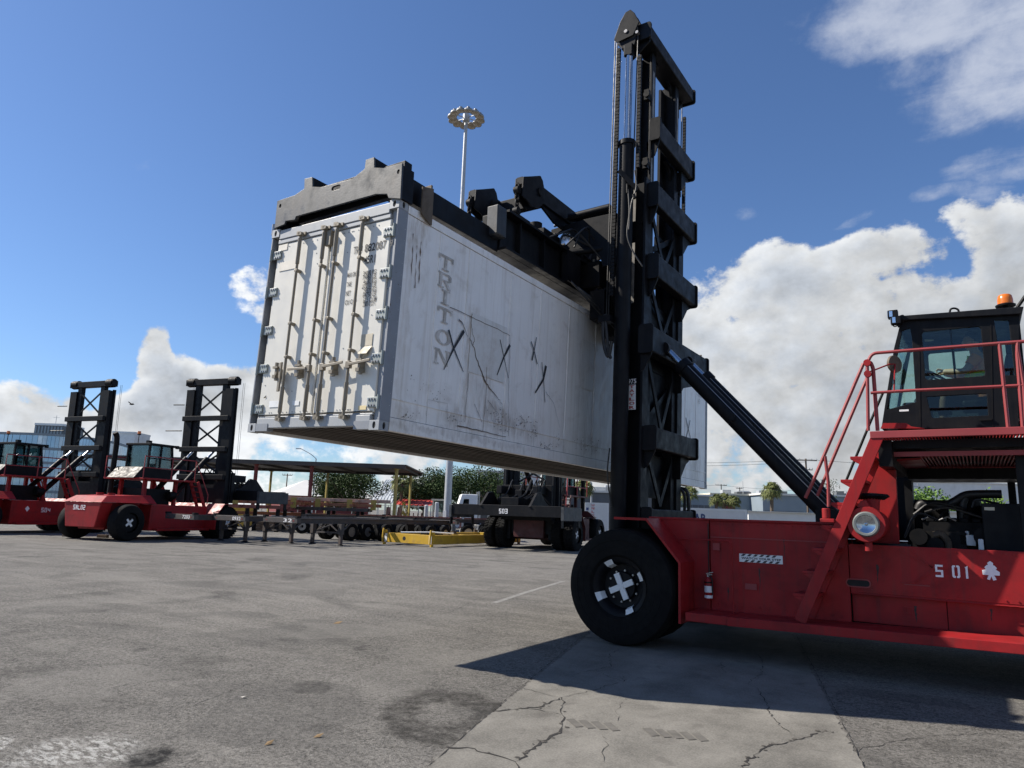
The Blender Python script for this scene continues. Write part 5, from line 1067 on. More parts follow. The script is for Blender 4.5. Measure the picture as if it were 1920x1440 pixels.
cx, cz = S6(395, 533); hl.append(ell(cx, cz, .022, .03, 10)); cx, cz = S6(1408, 240); hl.append(ell(cx, cz, .022, .03, 10))
m = MB(); m.prism(ol, (0, .02, 0), (1, 0, 0), (0, 0, 1), .03, hl); eb = m.build('end_beam', GREY, spr, bevel=.004)
k = MB(); xr, zt = S6(1436, 168); xl, zl = S6(372, 492); _, zb = S6(1425, 470)
k.box((xr - .04, .0205, zb + .02), (xr, .235, zt - .01)); k.box((xl, .0205, zl - .42), (xl + .04, .235, zl - .01)); k.box((xl + .04, .10, 5.90), (xr - .045, .235, 6.24)); k.box((xl + .3, .15, 5.82), (xr - .3, .235, 5.899)); k.build('end_beam_box', BLK, spr, bevel=.006)
for tx0, tx1, tz in ((*[S6(603, 300)[0], S6(670, 290)[0]], S6(640, 292)[1]), (S6(1128, 140)[0], S6(1200, 120)[0], S6(1160, 128)[1])):
    k = MB(); zb_ = S6(1160, 205)[1] - .02
    k.box((tx0, .0205, zb_ - .1), (tx0 + .03, .50, tz - .005)); k.box((tx1 - .03, .0205, zb_ - .1), (tx1, .50, tz - .005)); k.box((tx0 + .031, .0205, tz - .035), (tx1 - .031, .50, tz - .006)); k.build('roller_tower', BLK, spr)
k = MB(); a_ = S6(790, 330); b_ = S6(895, 290); k.box((a_[0], .15, a_[1] - .05), (b_[0], .6, b_[1])); k.build('gearbox', GREY, spr, bevel=.01)
# corner guides hang beside the container
for yg in (.51, 11.6):
    k = MB(); p0, p1 = onx(788, 345, .085), onx(811, 424, .085)
    k.prism([(-.10, 5.63), (.09, 5.535), (.12, 5.545), (.12, 6.06), (-.10, 6.0)], (.085, yg, 0), (0, 1, 0), (0, 0, 1), .022); k.prism([(.09, 5.6), (.12, 5.6), (.12, 6.11), (.09, 6.11)], (-.06, yg, 0), (0, 1, 0), (0, 0, 1), .145); k.build('corner_guide', RUST, spr, bevel=.004)
for xx in (-2.40, -.05):
    for yy in (.05, 12.0):
        k = MB(); k.cyl((xx, yy + .03, 5.70), (xx, yy + .03, 5.86), .04, n=8); k.build('twistlock', STEEL, spr)
m = MB(); p = onx(930, 397, -.06); m.box((-.15, 2.20, 6.02), (.06, 2.445, 6.50)); m.build('stop_block', GREY, spr, bevel=.02)
# the hanging frame: two arms with chains, a cross tie and link plates back to the mast
def arm(xc):
    w2 = .055
    m = MB(); m.box((xc - w2, 3.95, 7.36), (xc + w2, 5.95, 7.68)); ar = m.build('hanger_arm', BLK, han, bevel=.01)
    hp = [(3.38, 7.20), (3.58, 7.17), (3.68, 7.12), (3.90, 7.16), (4.10, 7.36), (4.10, 7.62), (4.04, 7.76), (3.96, 7.82), (3.40, 7.56)]
    for s in (-1, 1):
        k = MB(); k.prism(hp, (xc + (w2 + .032 if s > 0 else -w2 - .002), 0, 0), (0, 1, 0), (0, 0, 1), -.03); k.build('arm_head', BLK, ar, bevel=.006)
    k = MB(); k.box((xc - w2, 3.40, 7.44), (xc + w2, 3.43, 7.57)); k.add([(xc - w2, 3.43, 7.575), (xc + w2, 3.43, 7.575), (xc + w2, 3.98, 7.84), (xc - w2, 3.98, 7.84), (xc - w2, 3.43, 7.555), (xc + w2, 3.43, 7.555), (xc + w2, 3.98, 7.82), (xc - w2, 3.98, 7.82)], [(0, 1, 2, 3), (7, 6, 5, 4), (0, 4, 5, 1), (1, 5, 6, 2), (2, 6, 7, 3), (3, 7, 4, 0)]); k.build('arm_cap', BLK, ar)
    k = MB(); k.cyl((xc - .11, 3.95, 7.5), (xc + .11, 3.95, 7.5), .08, n=14); k.build('pin', BLKD, ar)
    k = MB(); k.prism([(4.0, 7.36), (4.9, 7.36), (5.6, 7.36), (5.6, 7.16), (4.6, 7.18)], (xc - .02, 0, 0), (0, 1, 0), (0, 0, 1), .04); k.build('arm_web', BLK, ar)
    ch = MB(); z = 7.42; yc = 3.34; i = 0
    while z > 6.75:
        a, b = ((.035, .0), (.0, .035))[i % 2]; ch.tube([(xc + a * math.cos(t), yc + b * math.cos(t), z - .06 + .07 * math.sin(t)) for t in [k * PI / 6 for k in range(12)]], .017, 6, True); z -= .10; i += 1
    ch.cyl((xc - .045, yc, 7.30), (xc + .045, yc, 7.30), .07, n=14); ch.cyl((xc - .045, yc, 6.92), (xc + .045, yc, 6.92), .07, n=14); ch.cyl((xc - .05, yc, 7.30), (xc + .05, yc, 7.30), .03, n=8); ch.cyl((xc - .05, yc, 6.92), (xc + .05, yc, 6.92), .03, n=8)
    ch.build('hanger_chain', BLKD, ar)
    k = MB(); k.prism([(3.15, 6.49), (3.6, 6.49), (3.45, 6.80), (3.25, 6.80)], (xc - .05, 0, 0), (0, 1, 0), (0, 0, 1), .10); k.build('chain_lug', BLK, ar)
    return ar
arm(-.36); arm(-1.37)
m = MB(); m.box((-1.31, 4.12, 7.36), (-.42, 4.28, 7.62)); m.build('cross_tie', BLK, han, bevel=.01)
m = MB(); m.box((-.30, 5.96, 7.28), (.20, 6.1, 7.5)); m.box((-1.5, 5.96, 7.0), (-.31, 6.1, 7.5)); m.build('cross_tie', BLK, han)
lp0 = [(-.62, 6.92), (-.62, 7.24), (.1, 7.30), (.74, 7.30), (.82, 6.33), (.48, 6.30), (.42, 6.52), (.25, 6.68), (.02, 6.74), (-.2, 6.70), (-.5, 6.62)]
for yy in (5.02, 6.7):
    m = MB(); m.prism(lp0, (0, yy, 0), (1, 0, 0), (0, 0, 1), .06, [ell(-.36, 7.02, .16, .16, 18)]); lk = m.build('link_plate', BLK, han, bevel=.006)
    k = MB(); k.prism(ell(-.33, 7.01, .115, .13, 16), (0, yy + .03, 0), (1, 0, 0), (0, 0, 1), .05); k.build('pivot_cap', SILV if yy < 6 else BLK, lk)
    k = MB(); k.box((-.66, yy - .10, 6.86), (-.30, yy - .062, 6.89)); k.box((-.66, yy - .10, 6.891), (-.52, yy - .062, 7.14)); k.build('pivot_bracket', GREY, lk)
m = MB(); m.box((.60, 5.2, 4.9), (.80, 6.5, 7.25)); m.build('carriage', BLK, han, bevel=.01)
for yy in (5.3, 6.7):
    m = MB(); m.cyl((-.25, yy, 7.50), (.55, yy, 7.50), .06, n=12); sc_ = m.build('levelling_cylinder', BLK, han); k = MB(); k.cyl((-.75, yy, 7.47), (-.25, yy, 7.49), .03, n=10); k.build('cylinder_rod', CHROME, sc_)
for x in (-.9, -.6):
    m = MB(); m.tube(curve([(x, 4.4, 6.52), (x + .1, 4.7, 6.9), (x + .2, 5.2, 6.6), (x + .5, 5.6, 6.75), (.5, 5.8, 6.5)], 5), .028, 7); m.build('hose', HOSE, han)
m = MB(); m.box((-.75, 4.0, 6.50), (-.2, 4.6, 6.85)); m.cyl((-.5, 4.2, 6.86), (-.5, 4.2, 7.05), .12, n=12); m.cyl((-.48, 3.75, 6.62), (-.48, 4.0, 6.62), .16, n=14); m.build('rotation_motor', BLKD, han, bevel=.01)
m = MB(); m.box((.0, 4.3, 5.9), (.14, 4.75, 6.45)); m.box((.05, 6.1, 5.78), (.35, 6.6, 5.95)); m.split('valve_box', BLK, han)
# valves, cylinders and pipes crowded on the carriage
random.seed(5)
for (a, b, c, d, e, f) in ((-1.1, 4.7, 6.51, -.5, 5.1, 6.95), (-.45, 5.2, 6.51, -.1, 5.9, 7.2), (-1.7, 4.6, 6.5, -1.2, 5.3, 6.85), (-.05, 5.1, 6.0, .35, 5.6, 6.5), (.1, 5.7, 5.2, .55, 6.3, 6.3), (-1.2, 5.7, 6.45, -.6, 6.4, 7.0), (.2, 5.0, 5.35, .5, 5.3, 5.9)):
    m = MB(); m.box((a, b, c), (d, e, f)); o = m.build('hydraulic_block', BLKD, han, bevel=.02)
    for q in range(4): k = MB(); x, y = random.uniform(a, d), random.uniform(b, e); k.cyl((x, y, f), (x, y, f + .06), .025, n=8); k.build('fitting', BLK if q else STEEL, o)
for (p, q, r) in (((-.9, 3.9, 6.62), (-.9, 5.6, 6.72), .07), ((-1.15, 3.6, 6.6), (-1.15, 5.2, 6.7), .06), ((-.2, 4.8, 6.62), (.45, 5.0, 6.66), .06), ((-.25, 5.0, 7.42), (.6, 5.0, 7.44), .075), ((-.1, 3.9, 6.56), (-.1, 5.0, 6.58), .05)):
    m = MB(); m.cyl(p, q, r, n=12); o = m.build('side_shift_cylinder', BLK, han); k = MB(); d = (V(q) - V(p)).normalized(); k.cyl(V(p) - d * .35, V(p), r * .5, n=10); k.build('cylinder_rod', CHROME, o)
for i in range(14):
    x, y = random.uniform(-1.0, .2), random.uniform(3.8, 5.2); z = 6.55
    m = MB(); m.tube(curve([(x, y, z), (x + random.uniform(-.2, .3), y + .3, z + random.uniform(.2, .55)), (x + random.uniform(0, .4), y + .7, z + random.uniform(.05, .4)), (min(x + .6, .45), y + 1.1, z + random.uniform(-.1, .3))], 5), random.choice((.016, .02, .026)), 6); m.build('hose', HOSE, han)
for i in range(6):
    y0 = 4.4 + i * .28; m = MB(); m.tube(curve([(.1, y0, 5.95 - i * .03), (.3, y0 + .1, 5.7), (.42, y0 + .35, 5.5), (.58, 5.35 + i * .05, 5.2)], 5), .02, 6); m.build('hose', HOSE, han)
for x, s_ in ((-.058, 1), (-2.322, -1)):   # stiffeners down the main beams
    for i in range(9):
        m = MB(); y = 2.9 + i * .75; m.box((min(x, x + s_ * .09), y - .012, 5.905), (max(x, x + s_ * .09), y + .012, 6.455)); m.build('stiffener', BLK, spr)
# fixings, welds and stains on the red body
for i in range(15):
    x = 2.6 + i * .118; 
    for z in (1.80, .66): m = MB(); m.cyl((x, YW, z), (x, YW - .012, z), .012, n=6); m.build('bolt', RED, han)
for i in range(16):
    x = 4.5 + i * .12
    for z in (1.56, 1.02): m = MB(); m.cyl((x, YB, z), (x, YB - .010, z), .010, n=6); m.build('bolt', RED, han)
GRIME = mat('grease_smear', (.030, .012, .012), .6, 0, .4, 12)
for (x, z, l, w_) in ((3.2, 1.2, .35, .02), (3.9, .95, .3, .015), (2.75, .9, .2, .02), (4.7, 1.35, .25, .02), (5.1, .86, .2, .03), (5.9, .9, .15, .02), (3.55, 1.62, .4, .012), (4.1, 1.5, .3, .01)):
    m = MB(); vs = []; y = (YW if x < 4.36 else YB if z > .98 else YB + .09) - .0012
    for k in range(9): ww = w_ * random.uniform(.3, 1) * (1 - k / 9); c = x + random.uniform(-.006, .006); vs += [V((c - ww, y, z - l * k / 8)), V((c + ww, y, z - l * k / 8))]
    m.add(vs, [(2 * i, 2 * i + 1, 2 * i + 3, 2 * i + 2) for i in range(8)]); m.build('grease_run', GRIME, han, fix=False)
for x0, x1, z in ((2.52, 4.34, 1.845), (4.38, 6.29, .972)):
    m = MB(); m.tube([(x0 + (x1 - x0) * k / 60, YW - .004 + random.uniform(-.002, .002), z - .012 + random.uniform(-.002, .002)) for k in range(61)], .006, 5); m.build('weld_bead', RED, han)
m = MB(); m.box((5.0, YB - .006, 1.12), (5.28, YB - .001, 1.13)); m.box((3.0, YW - .02, .9), (3.16, YW - .001, .98)); m.split('plate_tab', REDF, han)
# fire extinguisher clipped to the side
fe = thing('fire_extinguisher', 'small red fire extinguisher clipped to the side panel of the near handler', 'extinguisher', V((2.49, YW - .075, .72)))
m = MB(True); m.lathe([(0, 0), (0, .05), (.012, .058), (.26, .058), (.30, .04), (.315, .022), (.315, 0)], (0, 0, 0), (0, 0, 1), 20); m.build('cylinder', RED, fe)
m = MB(True); m.lathe([(.10, .0592), (.19, .0592)], (0, 0, 0), (0, 0, 1), 20); m.build('label', WHITE, fe, fix=False)
m = MB(True); m.lathe([(.02, .0592), (.06, .0592)], (0, 0, 0), (0, 0, 1), 20); m.build('label', WHITE, fe, fix=False)
m = MB(True); m.box((-.015, -.015, .315), (.015, .015, .35)); m.bar((-.03, 0, .36), (.07, 0, .385), .02, .012); m.bar((-.02, 0, .345), (.06, 0, .35), .02, .01); m.build('valve', STEEL, fe)
m = MB(True); m.tube(curve([(.01, -.02, .335), (.06, -.04, .30), (.068, -.03, .18), (.066, -.02, .07)], 5), .009, 6); m.build('hose', HOSE, fe)
m = MB(True); m.box((-.03, .059, .06), (.03, .074, .28)); m.lathe([(.23, .061), (.25, .061)], (0, 0, 0), (0, 0, 1), 20); m.build('bracket', BLK, fe, fix=False)
# ---- the driver
def skin(name, verts, edges, radii, mt, parent, root=0, sub=2):
    me = bpy.data.meshes.new(name); me.from_pydata([tuple(v) for v in verts], edges, []); o = bpy.data.objects.new(name, me); COL.objects.link(o)
    o.modifiers.new('skin', 'SKIN'); sv = me.skin_vertices[0].data
    for i, r in enumerate(radii): sv[i].radius = (r, r) if not isinstance(r, tuple) else r; sv[i].use_root = (i == root)
    o.modifiers.new('sub', 'SUBSURF').levels = sub; o.modifiers['sub'].render_levels = sub; me.materials.append(mt); o.parent = parent
    me.polygons.foreach_set('use_smooth', [True] * len(me.polygons)); o.modifiers['skin'].use_smooth_shade = True
    return o
per = thing('person', 'person in an orange vest with a lime band driving the near handler', 'person', V((SX - .06, 5.54, 3.58)))
bv = [(.06, 0, .09), (.06, 0, .30), (.04, 0, .52), (.0, 0, .66), (.0, .19, .60), (-.16, .24, .40), (-.42, .14, .46), (.0, -.19, .60), (-.16, -.24, .40), (-.42, -.14, .44), (-.05, .10, .08), (-.42, .13, .12), (-.46, .13, -.28), (-.05, -.10, .08), (-.42, -.13, .12), (-.46, -.13, -.28), (-.58, .13, -.30), (-.58, -.13, -.30), (-.04, 0, .76), (-.055, 0, .86)]
be = [(0, 1), (1, 2), (2, 3), (2, 4), (4, 5), (5, 6), (2, 7), (7, 8), (8, 9), (0, 10), (10, 11), (11, 12), (0, 13), (13, 14), (14, 15), (12, 16), (15, 17), (3, 18), (18, 19)]
br = [(.16, .13), (.15, .125), (.17, .12), (.07, .07), .065, .05, .036, .065, .05, .036, .09, .07, .05, .09, .07, .05, .04, .04, .058, .05]
skin('body', bv, be, br, SKIN, per)
def loft(name, rings, mt, parent, n=16):
    m = MB(True); m.smooth = True; k = 0
    for (c, rx_, ry_) in rings: m.v += [V(c) + V((math.cos(2 * PI * j / n) * rx_, math.sin(2 * PI * j / n) * ry_, 0)) for j in range(n)]
    for i in range(len(rings) - 1): m.f += [(i * n + j, i * n + (j + 1) % n, (i + 1) * n + (j + 1) % n, (i + 1) * n + j) for j in range(n)]
    m.f += [tuple(range(n))[::-1], tuple((len(rings) - 1) * n + j for j in range(n))]; return m.build(name, mt, parent)
hd = loft('head', [((-.03, 0, .74), .05, .05), ((-.055, 0, .775), .075, .062), ((-.062, 0, .82), .092, .075), ((-.058, 0, .87), .102, .082), ((-.045, 0, .92), .100, .080), ((-.04, 0, .96), .075, .062), ((-.035, 0, .985), .03, .025)], SKIN, per)
m = MB(True); m.add([(-.155, -.013, .845), (-.155, .013, .845), (-.182, 0, .838), (-.158, 0, .885)], [(0, 2, 3), (2, 1, 3), (0, 1, 2)]); m.build('nose', SKIN, hd)
m = MB(True)
for s in (-1, 1): m.lathe([(-.008, 0), (-.006, .022), (.004, .026), (.006, 0)], (-.04, s * .082, .865), (0, 1, .1), 10)
m.build('ear', SKIN, hd)
m = MB(True)
for s in (-1, 1): m.lathe([(-.004, 0), (-.004, .010), (0, .010)], (-.150, s * .032, .885), (1, 0, 0), 8)
m.box((-.158, -.024, .805), (-.146, .024, .811)); m.build('eye', HAIR, hd)
loft('hair', [((.0, 0, .85), .075, .08), ((-.015, 0, .90), .092, .086), ((-.03, 0, .945), .105, .085), ((-.032, 0, .985), .075, .065), ((-.03, 0, 1.0), .03, .03)], HAIR, hd)
loft('vest', [((.05, 0, .05), .15, .185), ((.05, 0, .25), .155, .19), ((.045, 0, .42), .155, .215), ((.02, 0, .56), .14, .215), ((.0, 0, .63), .10, .15), ((-.01, 0, .665), .07, .08)], VEST, per)
loft('vest_band', [((.048, 0, .33), .162, .206), ((.046, 0, .39), .163, .218)], LIME, per)
m = MB(True); m.bar((-.09, -.10, .64), (-.14, -.13, .33), .05, .02); m.bar((-.09, .10, .64), (-.14, .13, .33), .05, .02); m.build('vest_strap', LIME, per)
m = MB(True)
for s in (-1, 1):
    m.tube([(.0, s * .19, .60), (-.09, s * .22, .49)], [.085, .07], 10)
m.build('sleeve', VEST, per)
for s in (-1, 1):
    for k in range(4):
        f = MB(True); y = s * .14 + (k - 1.5) * .018; f.tube([(-.42, y, .46), (-.47, y, .475), (-.495, y, .455), (-.49, y, .43)], [.010, .010, .009, .007], 6); f.build('finger', SKIN, per)
    f = MB(True); f.tube([(-.41, s * .11, .45), (-.45, s * .09, .44), (-.48, s * .09, .43)], [.012, .011, .008], 6); f.build('thumb', SKIN, per)
# ---------------------------------------------------------------- parked handlers further off
def zup(b, py):                       # height above ground point b that reaches image row py
    k = (py - 720) / FPX; r = b - CW; return (k * CF.dot(r) - CD.dot(r)) / (CD.z - k * CF.z)
def parked(label, loc, heading, number, nplace, mast_h=8.9, track=1.6, wb=5.9, spread=3.05, carr=(2.1, 3.6), paint=None):
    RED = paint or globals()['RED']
    M = Matrix.Translation(loc) @ Matrix.Rotation(math.radians(90 + heading), 4, 'Z')
    h = thing('container_handler', label, 'forklift', M, 'container handlers parked across the yard')
    B = lambda name, m, mt=BLK, bev=None, par=h: m.build(name, mt, par, bevel=bev)
    N = lambda: MB(True)
    for s in (-1, 1):
        for o in (-.36, .36):
            c = (0, s * track + o, .845); w_ = N(); R = .845
            w_.lathe([(-.28, .45), (-.28, .7), (-.25, .80), (-.17, R), (.17, R), (.25, .80), (.28, .7), (.28, .45)], c, (0, 1, 0), 32)
            for i in range(32):      # tread lugs
                t = 2 * PI * i / 32; e = V((math.cos(t), 0, math.sin(t))); f = V((-math.sin(t), 0, math.cos(t)))
                for q in (-1, 1): w_.obox(V(c) + e * (R - .03) + V((0, q * .25, 0)) - f * .04, e * .055, f * .085, V((0, -q * .2, 0)) + f * .05)
            wo = B('wheel', w_, TYRE); k = N(); k.cyl((0, c[1] - .2, .845), (0, c[1] + .2, .845), .42, n=20); B('rim', k, BLK, None, wo)
            if o * s > 0:
                k = N()
                for q in range(4):
                    t = .4 + q * PI / 2; k.bar((0, c[1] + s * .21, .845), (math.cos(t) * .2, c[1] + s * .21, .845 + math.sin(t) * .2), .09, .02, (0, s, 0))
                B('hub_cross', k, WHITE, None, wo)
        c = (-wb, s * 1.62, .845); w_ = N(); w_.lathe([(-.29, .45), (-.29, .7), (-.26, .80), (-.17, .845), (.17, .845), (.26, .80), (.29, .7), (.29, .45)], c, (0, 1, 0), 32); wo = B('wheel', w_, TYRE)
        k = N(); k.cyl((-wb, c[1] - .2, .845), (-wb, c[1] + .2, .845), .42, n=20); B('rim', k, BLK, None, wo)
        k = N()
        for q in range(4):
            t = .7 + q * PI / 2; k.bar((-wb, c[1] + s * .21, .845), (-wb + math.cos(t) * .22, c[1] + s * .21, .845 + math.sin(t) * .22), .10, .02, (0, s, 0))
        B('hub_cross', k, WHITE, None, wo)
    hw = 1.62
    m = N(); m.prism([(.45, 1.82), (.45, 1.86), (-.45, 1.86), (-1.0, 1.25), (-1.0, .5), (-.95, .5), (-.95, 1.22), (-.42, 1.82)], (0, track + .7, 0), (1, 0, 0), (0, 0, 1), 2 * track + 1.4); B('front_fender', m, RED)
    m = N(); m.box((-4.6, -hw, .45), (-1.001, hw, 1.70)); m.box((-.999, -.9, .6), (.6, .9, 1.6)); B('chassis', m, RED, .02)
    m = N(); m.box((-4.4, -hw - .35, .45), (-1.05, -hw - .002, .56)); m.box((-4.4, hw + .002, .45), (-1.05, hw + .35, .56)); m.split('running_board', RED, h, bevel=.01)
    m = N(); m.prism([(-.95, .60), (.95, .60), (1.2, 1.74), (-1.2, 1.74)], (-7.0, 0, 0), (0, 1, 0), (0, 0, 1), .6); B('counterweight', m, RED, .03)
    m = N(); m.add([(-7.05, -1.25, 1.75), (-7.05, 1.25, 1.75), (-4.6, 1.98, 1.75), (-4.6, -1.98, 1.75), (-6.6, -1.0, 2.05), (-6.6, 1.0, 2.05), (-4.6, 1.5, 2.15), (-4.6, -1.5, 2.15)], [(0, 1, 2, 3), (4, 5, 6, 7), (0, 1, 5, 4), (1, 2, 6, 5), (2, 3, 7, 6), (3, 0, 4, 7)]); B('hood', m, RED, .02)
    m = N(); m.box((-6.4, -.85, .5), (-4.6, .85, 1.74)); B('rear_frame', m, RED)
    m = N(); m.cyl((-6.0, -.55, 2.1), (-6.0, -.55, 2.2), .16, n=12); m.cyl((-5.6, .7, 2.1), (-5.6, .7, 2.22), .16, n=12); m.split('filler_cap', RED, h)
    m = N()
    for x, y in ((-4.4, -.8), (-4.4, .8), (-2.5, -.8), (-2.5, .8)): m.box((x - .08, y - .08, 1.7), (x + .08, y + .08, 2.95))
    m.split('cab_support', RED, h)
    m = N(); m.box((-4.3, -.7, 1.71), (-2.7, .7, 2.5)); m.cyl((-3.0, -.9, 2.2), (-2.6, -.9, 2.2), .2, n=10); B('engine', m, BLKD)
    m = N(); m.box((-5.0, -1.35, 2.92), (-1.7, 1.35, 3.0)); B('platform', m, RED, .01)
    # cab
    x0, x1, yy, z0, z1 = -4.35, -2.7, .78, 3.0, 4.65
    m = N(); m.box((x0, -yy, z0), (x1, yy, z0 + .5)); cb = B('cab', m, BLK, .02)
    for x, sl_ in ((x0, .0), (x0 + .75, 0), (x1, -.18)):
        for s in (-1, 1):
            k = N(); k.bar((x + (.05 if x == x0 else -.05 if x == x1 else 0), s * (yy - .05), z0 + .5), (x + sl_ + (.05 if x == x0 else -.05 if x == x1 else 0), s * (yy - .05), z1), .09, .09, (1, 0, 0)); B('pillar', k, BLK, None, cb)
    for s in (-1, 1):
        k = N(); k.box((x0 + .1, s * (yy - .05) - .008, z0 + .5), (x0 + .70, s * (yy - .05) + .008, z1)); B('window', k, GLASSM, None, cb); k = N(); k.box((x0 + .8, s * (yy - .05) - .008, z0 + .5), (x1 - .2, s * (yy - .05) + .008, z1)); B('window', k, GLASSM, None, cb)
    for x in (x0 + .05, x1 - .12): k = N(); k.box((x - .008, -yy + .1, z0 + .5), (x + .008, yy - .1, z1)); B('window', k, GLASSM, None, cb)
    k = N(); k.box((x0 - .05, -yy - .06, z1), (x1 - .05, yy + .06, z1 + .12)); B('cab_roof', k, BLK, .02, cb)
    k = N(); k.box((x0 + .4, -.28, z0 + .5), (x0 + .55, .28, z0 + 1.2)); B('seat', k, SEATM, .03, cb)
    k = N(); k.cyl((x0 + .2, .3, z1 + .12), (x0 + .2, .3, z1 + .55), .02, n=6); k.cyl((x0 + .2, .3, z1 + .55), (x0 + .2, .3, z1 + .60), .09, n=10); bo = B('beacon', k, BLK); k = N(); k.cyl((x0 + .2, .3, z1 + .60), (x0 + .2, .3, z1 + .74), .08, n=10); B('beacon_lens', k, ORANGE, None, bo)
    k = N(); k.box((x1 - .1, -yy - .15, z1 - .05), (x1 + .05, -yy - .03, z1 + .12)); k.box((x0 + .5, -.1, z1 + .12), (x0 + .7, .1, z1 + .3)); B('work_lamp', k, BLK)
    m = N(); m.prism([(x0 - .85, z0 - .02), (x0 - .02, z0 + .0), (x0 - .02, z0 + .55), (x0 - .35, z0 + .55)], (0, .9, 0), (1, 0, 0), (0, 0, 1), 1.8); hd_ = B('radiator_cowl', m, BLK, .02)
    text('cowl_letters', 'TAYLOR', (x0 - .76, .78, z0 + .06), (0, -1, 0), (.5, 0, .55), 1.56, .46, PRINT, hd_, True, proud=.012, bold=.04)
    # railings, stair, stack
    m = N()
    for s in (-1, 1):
        m.tube([(-5.0, s * 1.3, 3.0), (-5.0, s * 1.3, 4.05), (-1.75, s * 1.3, 4.05), (-1.75, s * 1.3, 3.0)], .03, 6); m.tube([(-5.0, s * 1.3, 3.5), (-1.75, s * 1.3, 3.5)], .025, 6); m.tube([(-3.3, s * 1.3, 3.0), (-3.3, s * 1.3, 4.05)], .03, 6)
        m.tube([(-1.75, s * 1.3, 4.05), (-.95, s * 1.55, 2.3), (-.95, s * 1.55, 1.8)], .03, 6)
    m.split('handrail', REDF, h)
    for y in (-1.55, -1.05, 1.05, 1.55): m = N(); m.bar((-1.75, y, 2.95), (-1.1, y, 1.6), .05, .18, (1, 0, 0)); B('stair_stringer', m, RED)
    for s in (-1, 1):
        for q in range(4): m = N(); m.box((-1.3 - q * .15, s * 1.3 - .23, 1.85 + q * .28), (-1.05 - q * .15, s * 1.3 + .23, 1.9 + q * .28)); B('stair_tread', m, RED)
    m = N(); m.tube(curve([(-4.7, 1.15, 2.1), (-4.7, 1.15, 3.5), (-4.7, 1.15, 4.9), (-4.85, 1.15, 5.25)], 5), .13, 12); B('exhaust_stack', m, BLKD)
    # mast, leaning back a little
    k_ = -.022
    def tl(m): m.v = [V((p.x + k_ * (p.z - 1), p.y, p.z)) for p in m.v]; return m
    mw = 1.42
    for s in (-1, 1):
        m = N(); m.box((.42, s * mw - .28, .5), (.50, s * mw + .28, mast_h - .6)); m.box((.08, s * mw - .28, .5), (.16, s * mw + .28, mast_h - .6)); m.box((.1601, s * mw - .03 + s * .2, .5), (.4199, s * mw + .03 + s * .2, mast_h - .6)); m.box((.17, s * (mw - .42) - .17, .8), (.41, s * (mw - .42) + .17, mast_h - .1)); B('mast_rail', tl(m))
        m = N(); m.cyl((.62, s * (mw + .02), .8), (.62, s * (mw + .02), mast_h - .5), .1, n=10); lc = B('lift_cylinder', tl(m)); 
        for o in (0, .12):
            k = N(); k.cyl((.72, s * (mw + .38) + o * s, mast_h - .2), (.7, s * (mw + .38) + o * s, 2.5), .009, n=5); B('cable', tl(k), HOSE)
        m = N(); m.cyl((.3, s * (mw + .1) - .25, mast_h - .15), (.3, s * (mw + .1) + .25, mast_h - .15), .26, n=14); B('sheave', tl(m), BLKD)
        a, b = V((.0, s * .75, 4.8)), V((-2.75, s * .75, 1.95)); d = (b - a).normalized(); m = N(); m.cyl(a + d * .7, b, .14, n=12); tc_ = B('tilt_cylinder', m); k = N(); k.cyl(a, a + d * .7, .07, n=10); B('cylinder_rod', k, CHROME, None, tc_)
    m = N(); m.box((.1, -mw - .45, mast_h - .35), (.48, mw + .45, mast_h)); B('mast_head', tl(m), BLK, .02)
    for z in (3.3, 4.85, 6.6):
        m = N(); m.box((-.12, -mw - .25, z - .14), (.07, mw + .25, z + .14)); B('mast_crossbar', tl(m), BLK, .02)
    for za, zb in ((6.75, 8.4), (5.0, 6.45), (3.45, 4.7)):
        for s in (-1, 1): m = N(); m.bar((.2, s * (mw - .25), za), (.2, -s * (mw - .25), zb), .04, .10, (0, 0, 1)); B('mast_brace', tl(m))
    m = N(); m.box((.2, -mw + .2, .9), (.28, mw - .2, 1.5)); m.box((.2, -mw + .2, 2.0), (.28, mw - .2, 2.9)); tl(m).split('mast_plate', BLK, h)
    for q, z in enumerate((7.4, 5.9)): m = N(); m.tube([(-.1, mw + .2, z), (-.2, mw + .9 + .4 * q, z)], .03, 6); B('hose_arm', tl(m))
    # carriage and retracted spreader held low
    z0, z1 = carr
    m = N(); m.box((.75, -1.5, z0 - .2), (1.0, 1.5, z1)); m.box((1.01, -1.2, z1 - .5), (2.2, -.9, z1 - .1)); m.box((1.01, .9, z1 - .5), (2.2, 1.2, z1 - .1)); m.box((1.02, -.2, z1 - .7), (2.0, .2, z1 - .3)); B('carriage', m, BLK, .02)
    for y in (-1.05, 1.05):
        m = N(); m.tube([(2.05, y, z1 - .4), (2.05, y, z0 + .5)], .05, 6); m.box((1.95, y - .1, z0 + .7), (2.15, y + .1, z0 + .9)); B('hanger_chain', m, BLKD)
    for y in (-1.4, 1.4): m = N(); m.prism([(1.2, z0 + .5), (3.6, z0 + .5), (3.2, z0 + .85), (2.8, z0 + 1.2), (2.3, z0 + 1.25), (1.9, z0 + .9)], (0, y + .06, 0), (1, 0, 0), (0, 0, 1), .12); B('side_plate', m, BLK)
    m = N(); m.box((1.15, -spread, z0), (1.55, spread, z0 + .55)); m.box((3.15, -spread, z0), (3.55, spread, z0 + .55)); m.box((1.56, -1.3, z0 + .1), (3.14, -.9, z0 + .5)); m.box((1.56, .9, z0 + .1), (3.14, 1.3, z0 + .5)); m.box((1.5, -.5, z0 + .56), (3.0, .5, z0 + .95)); sp = B('spreader', m, BLK, .015)
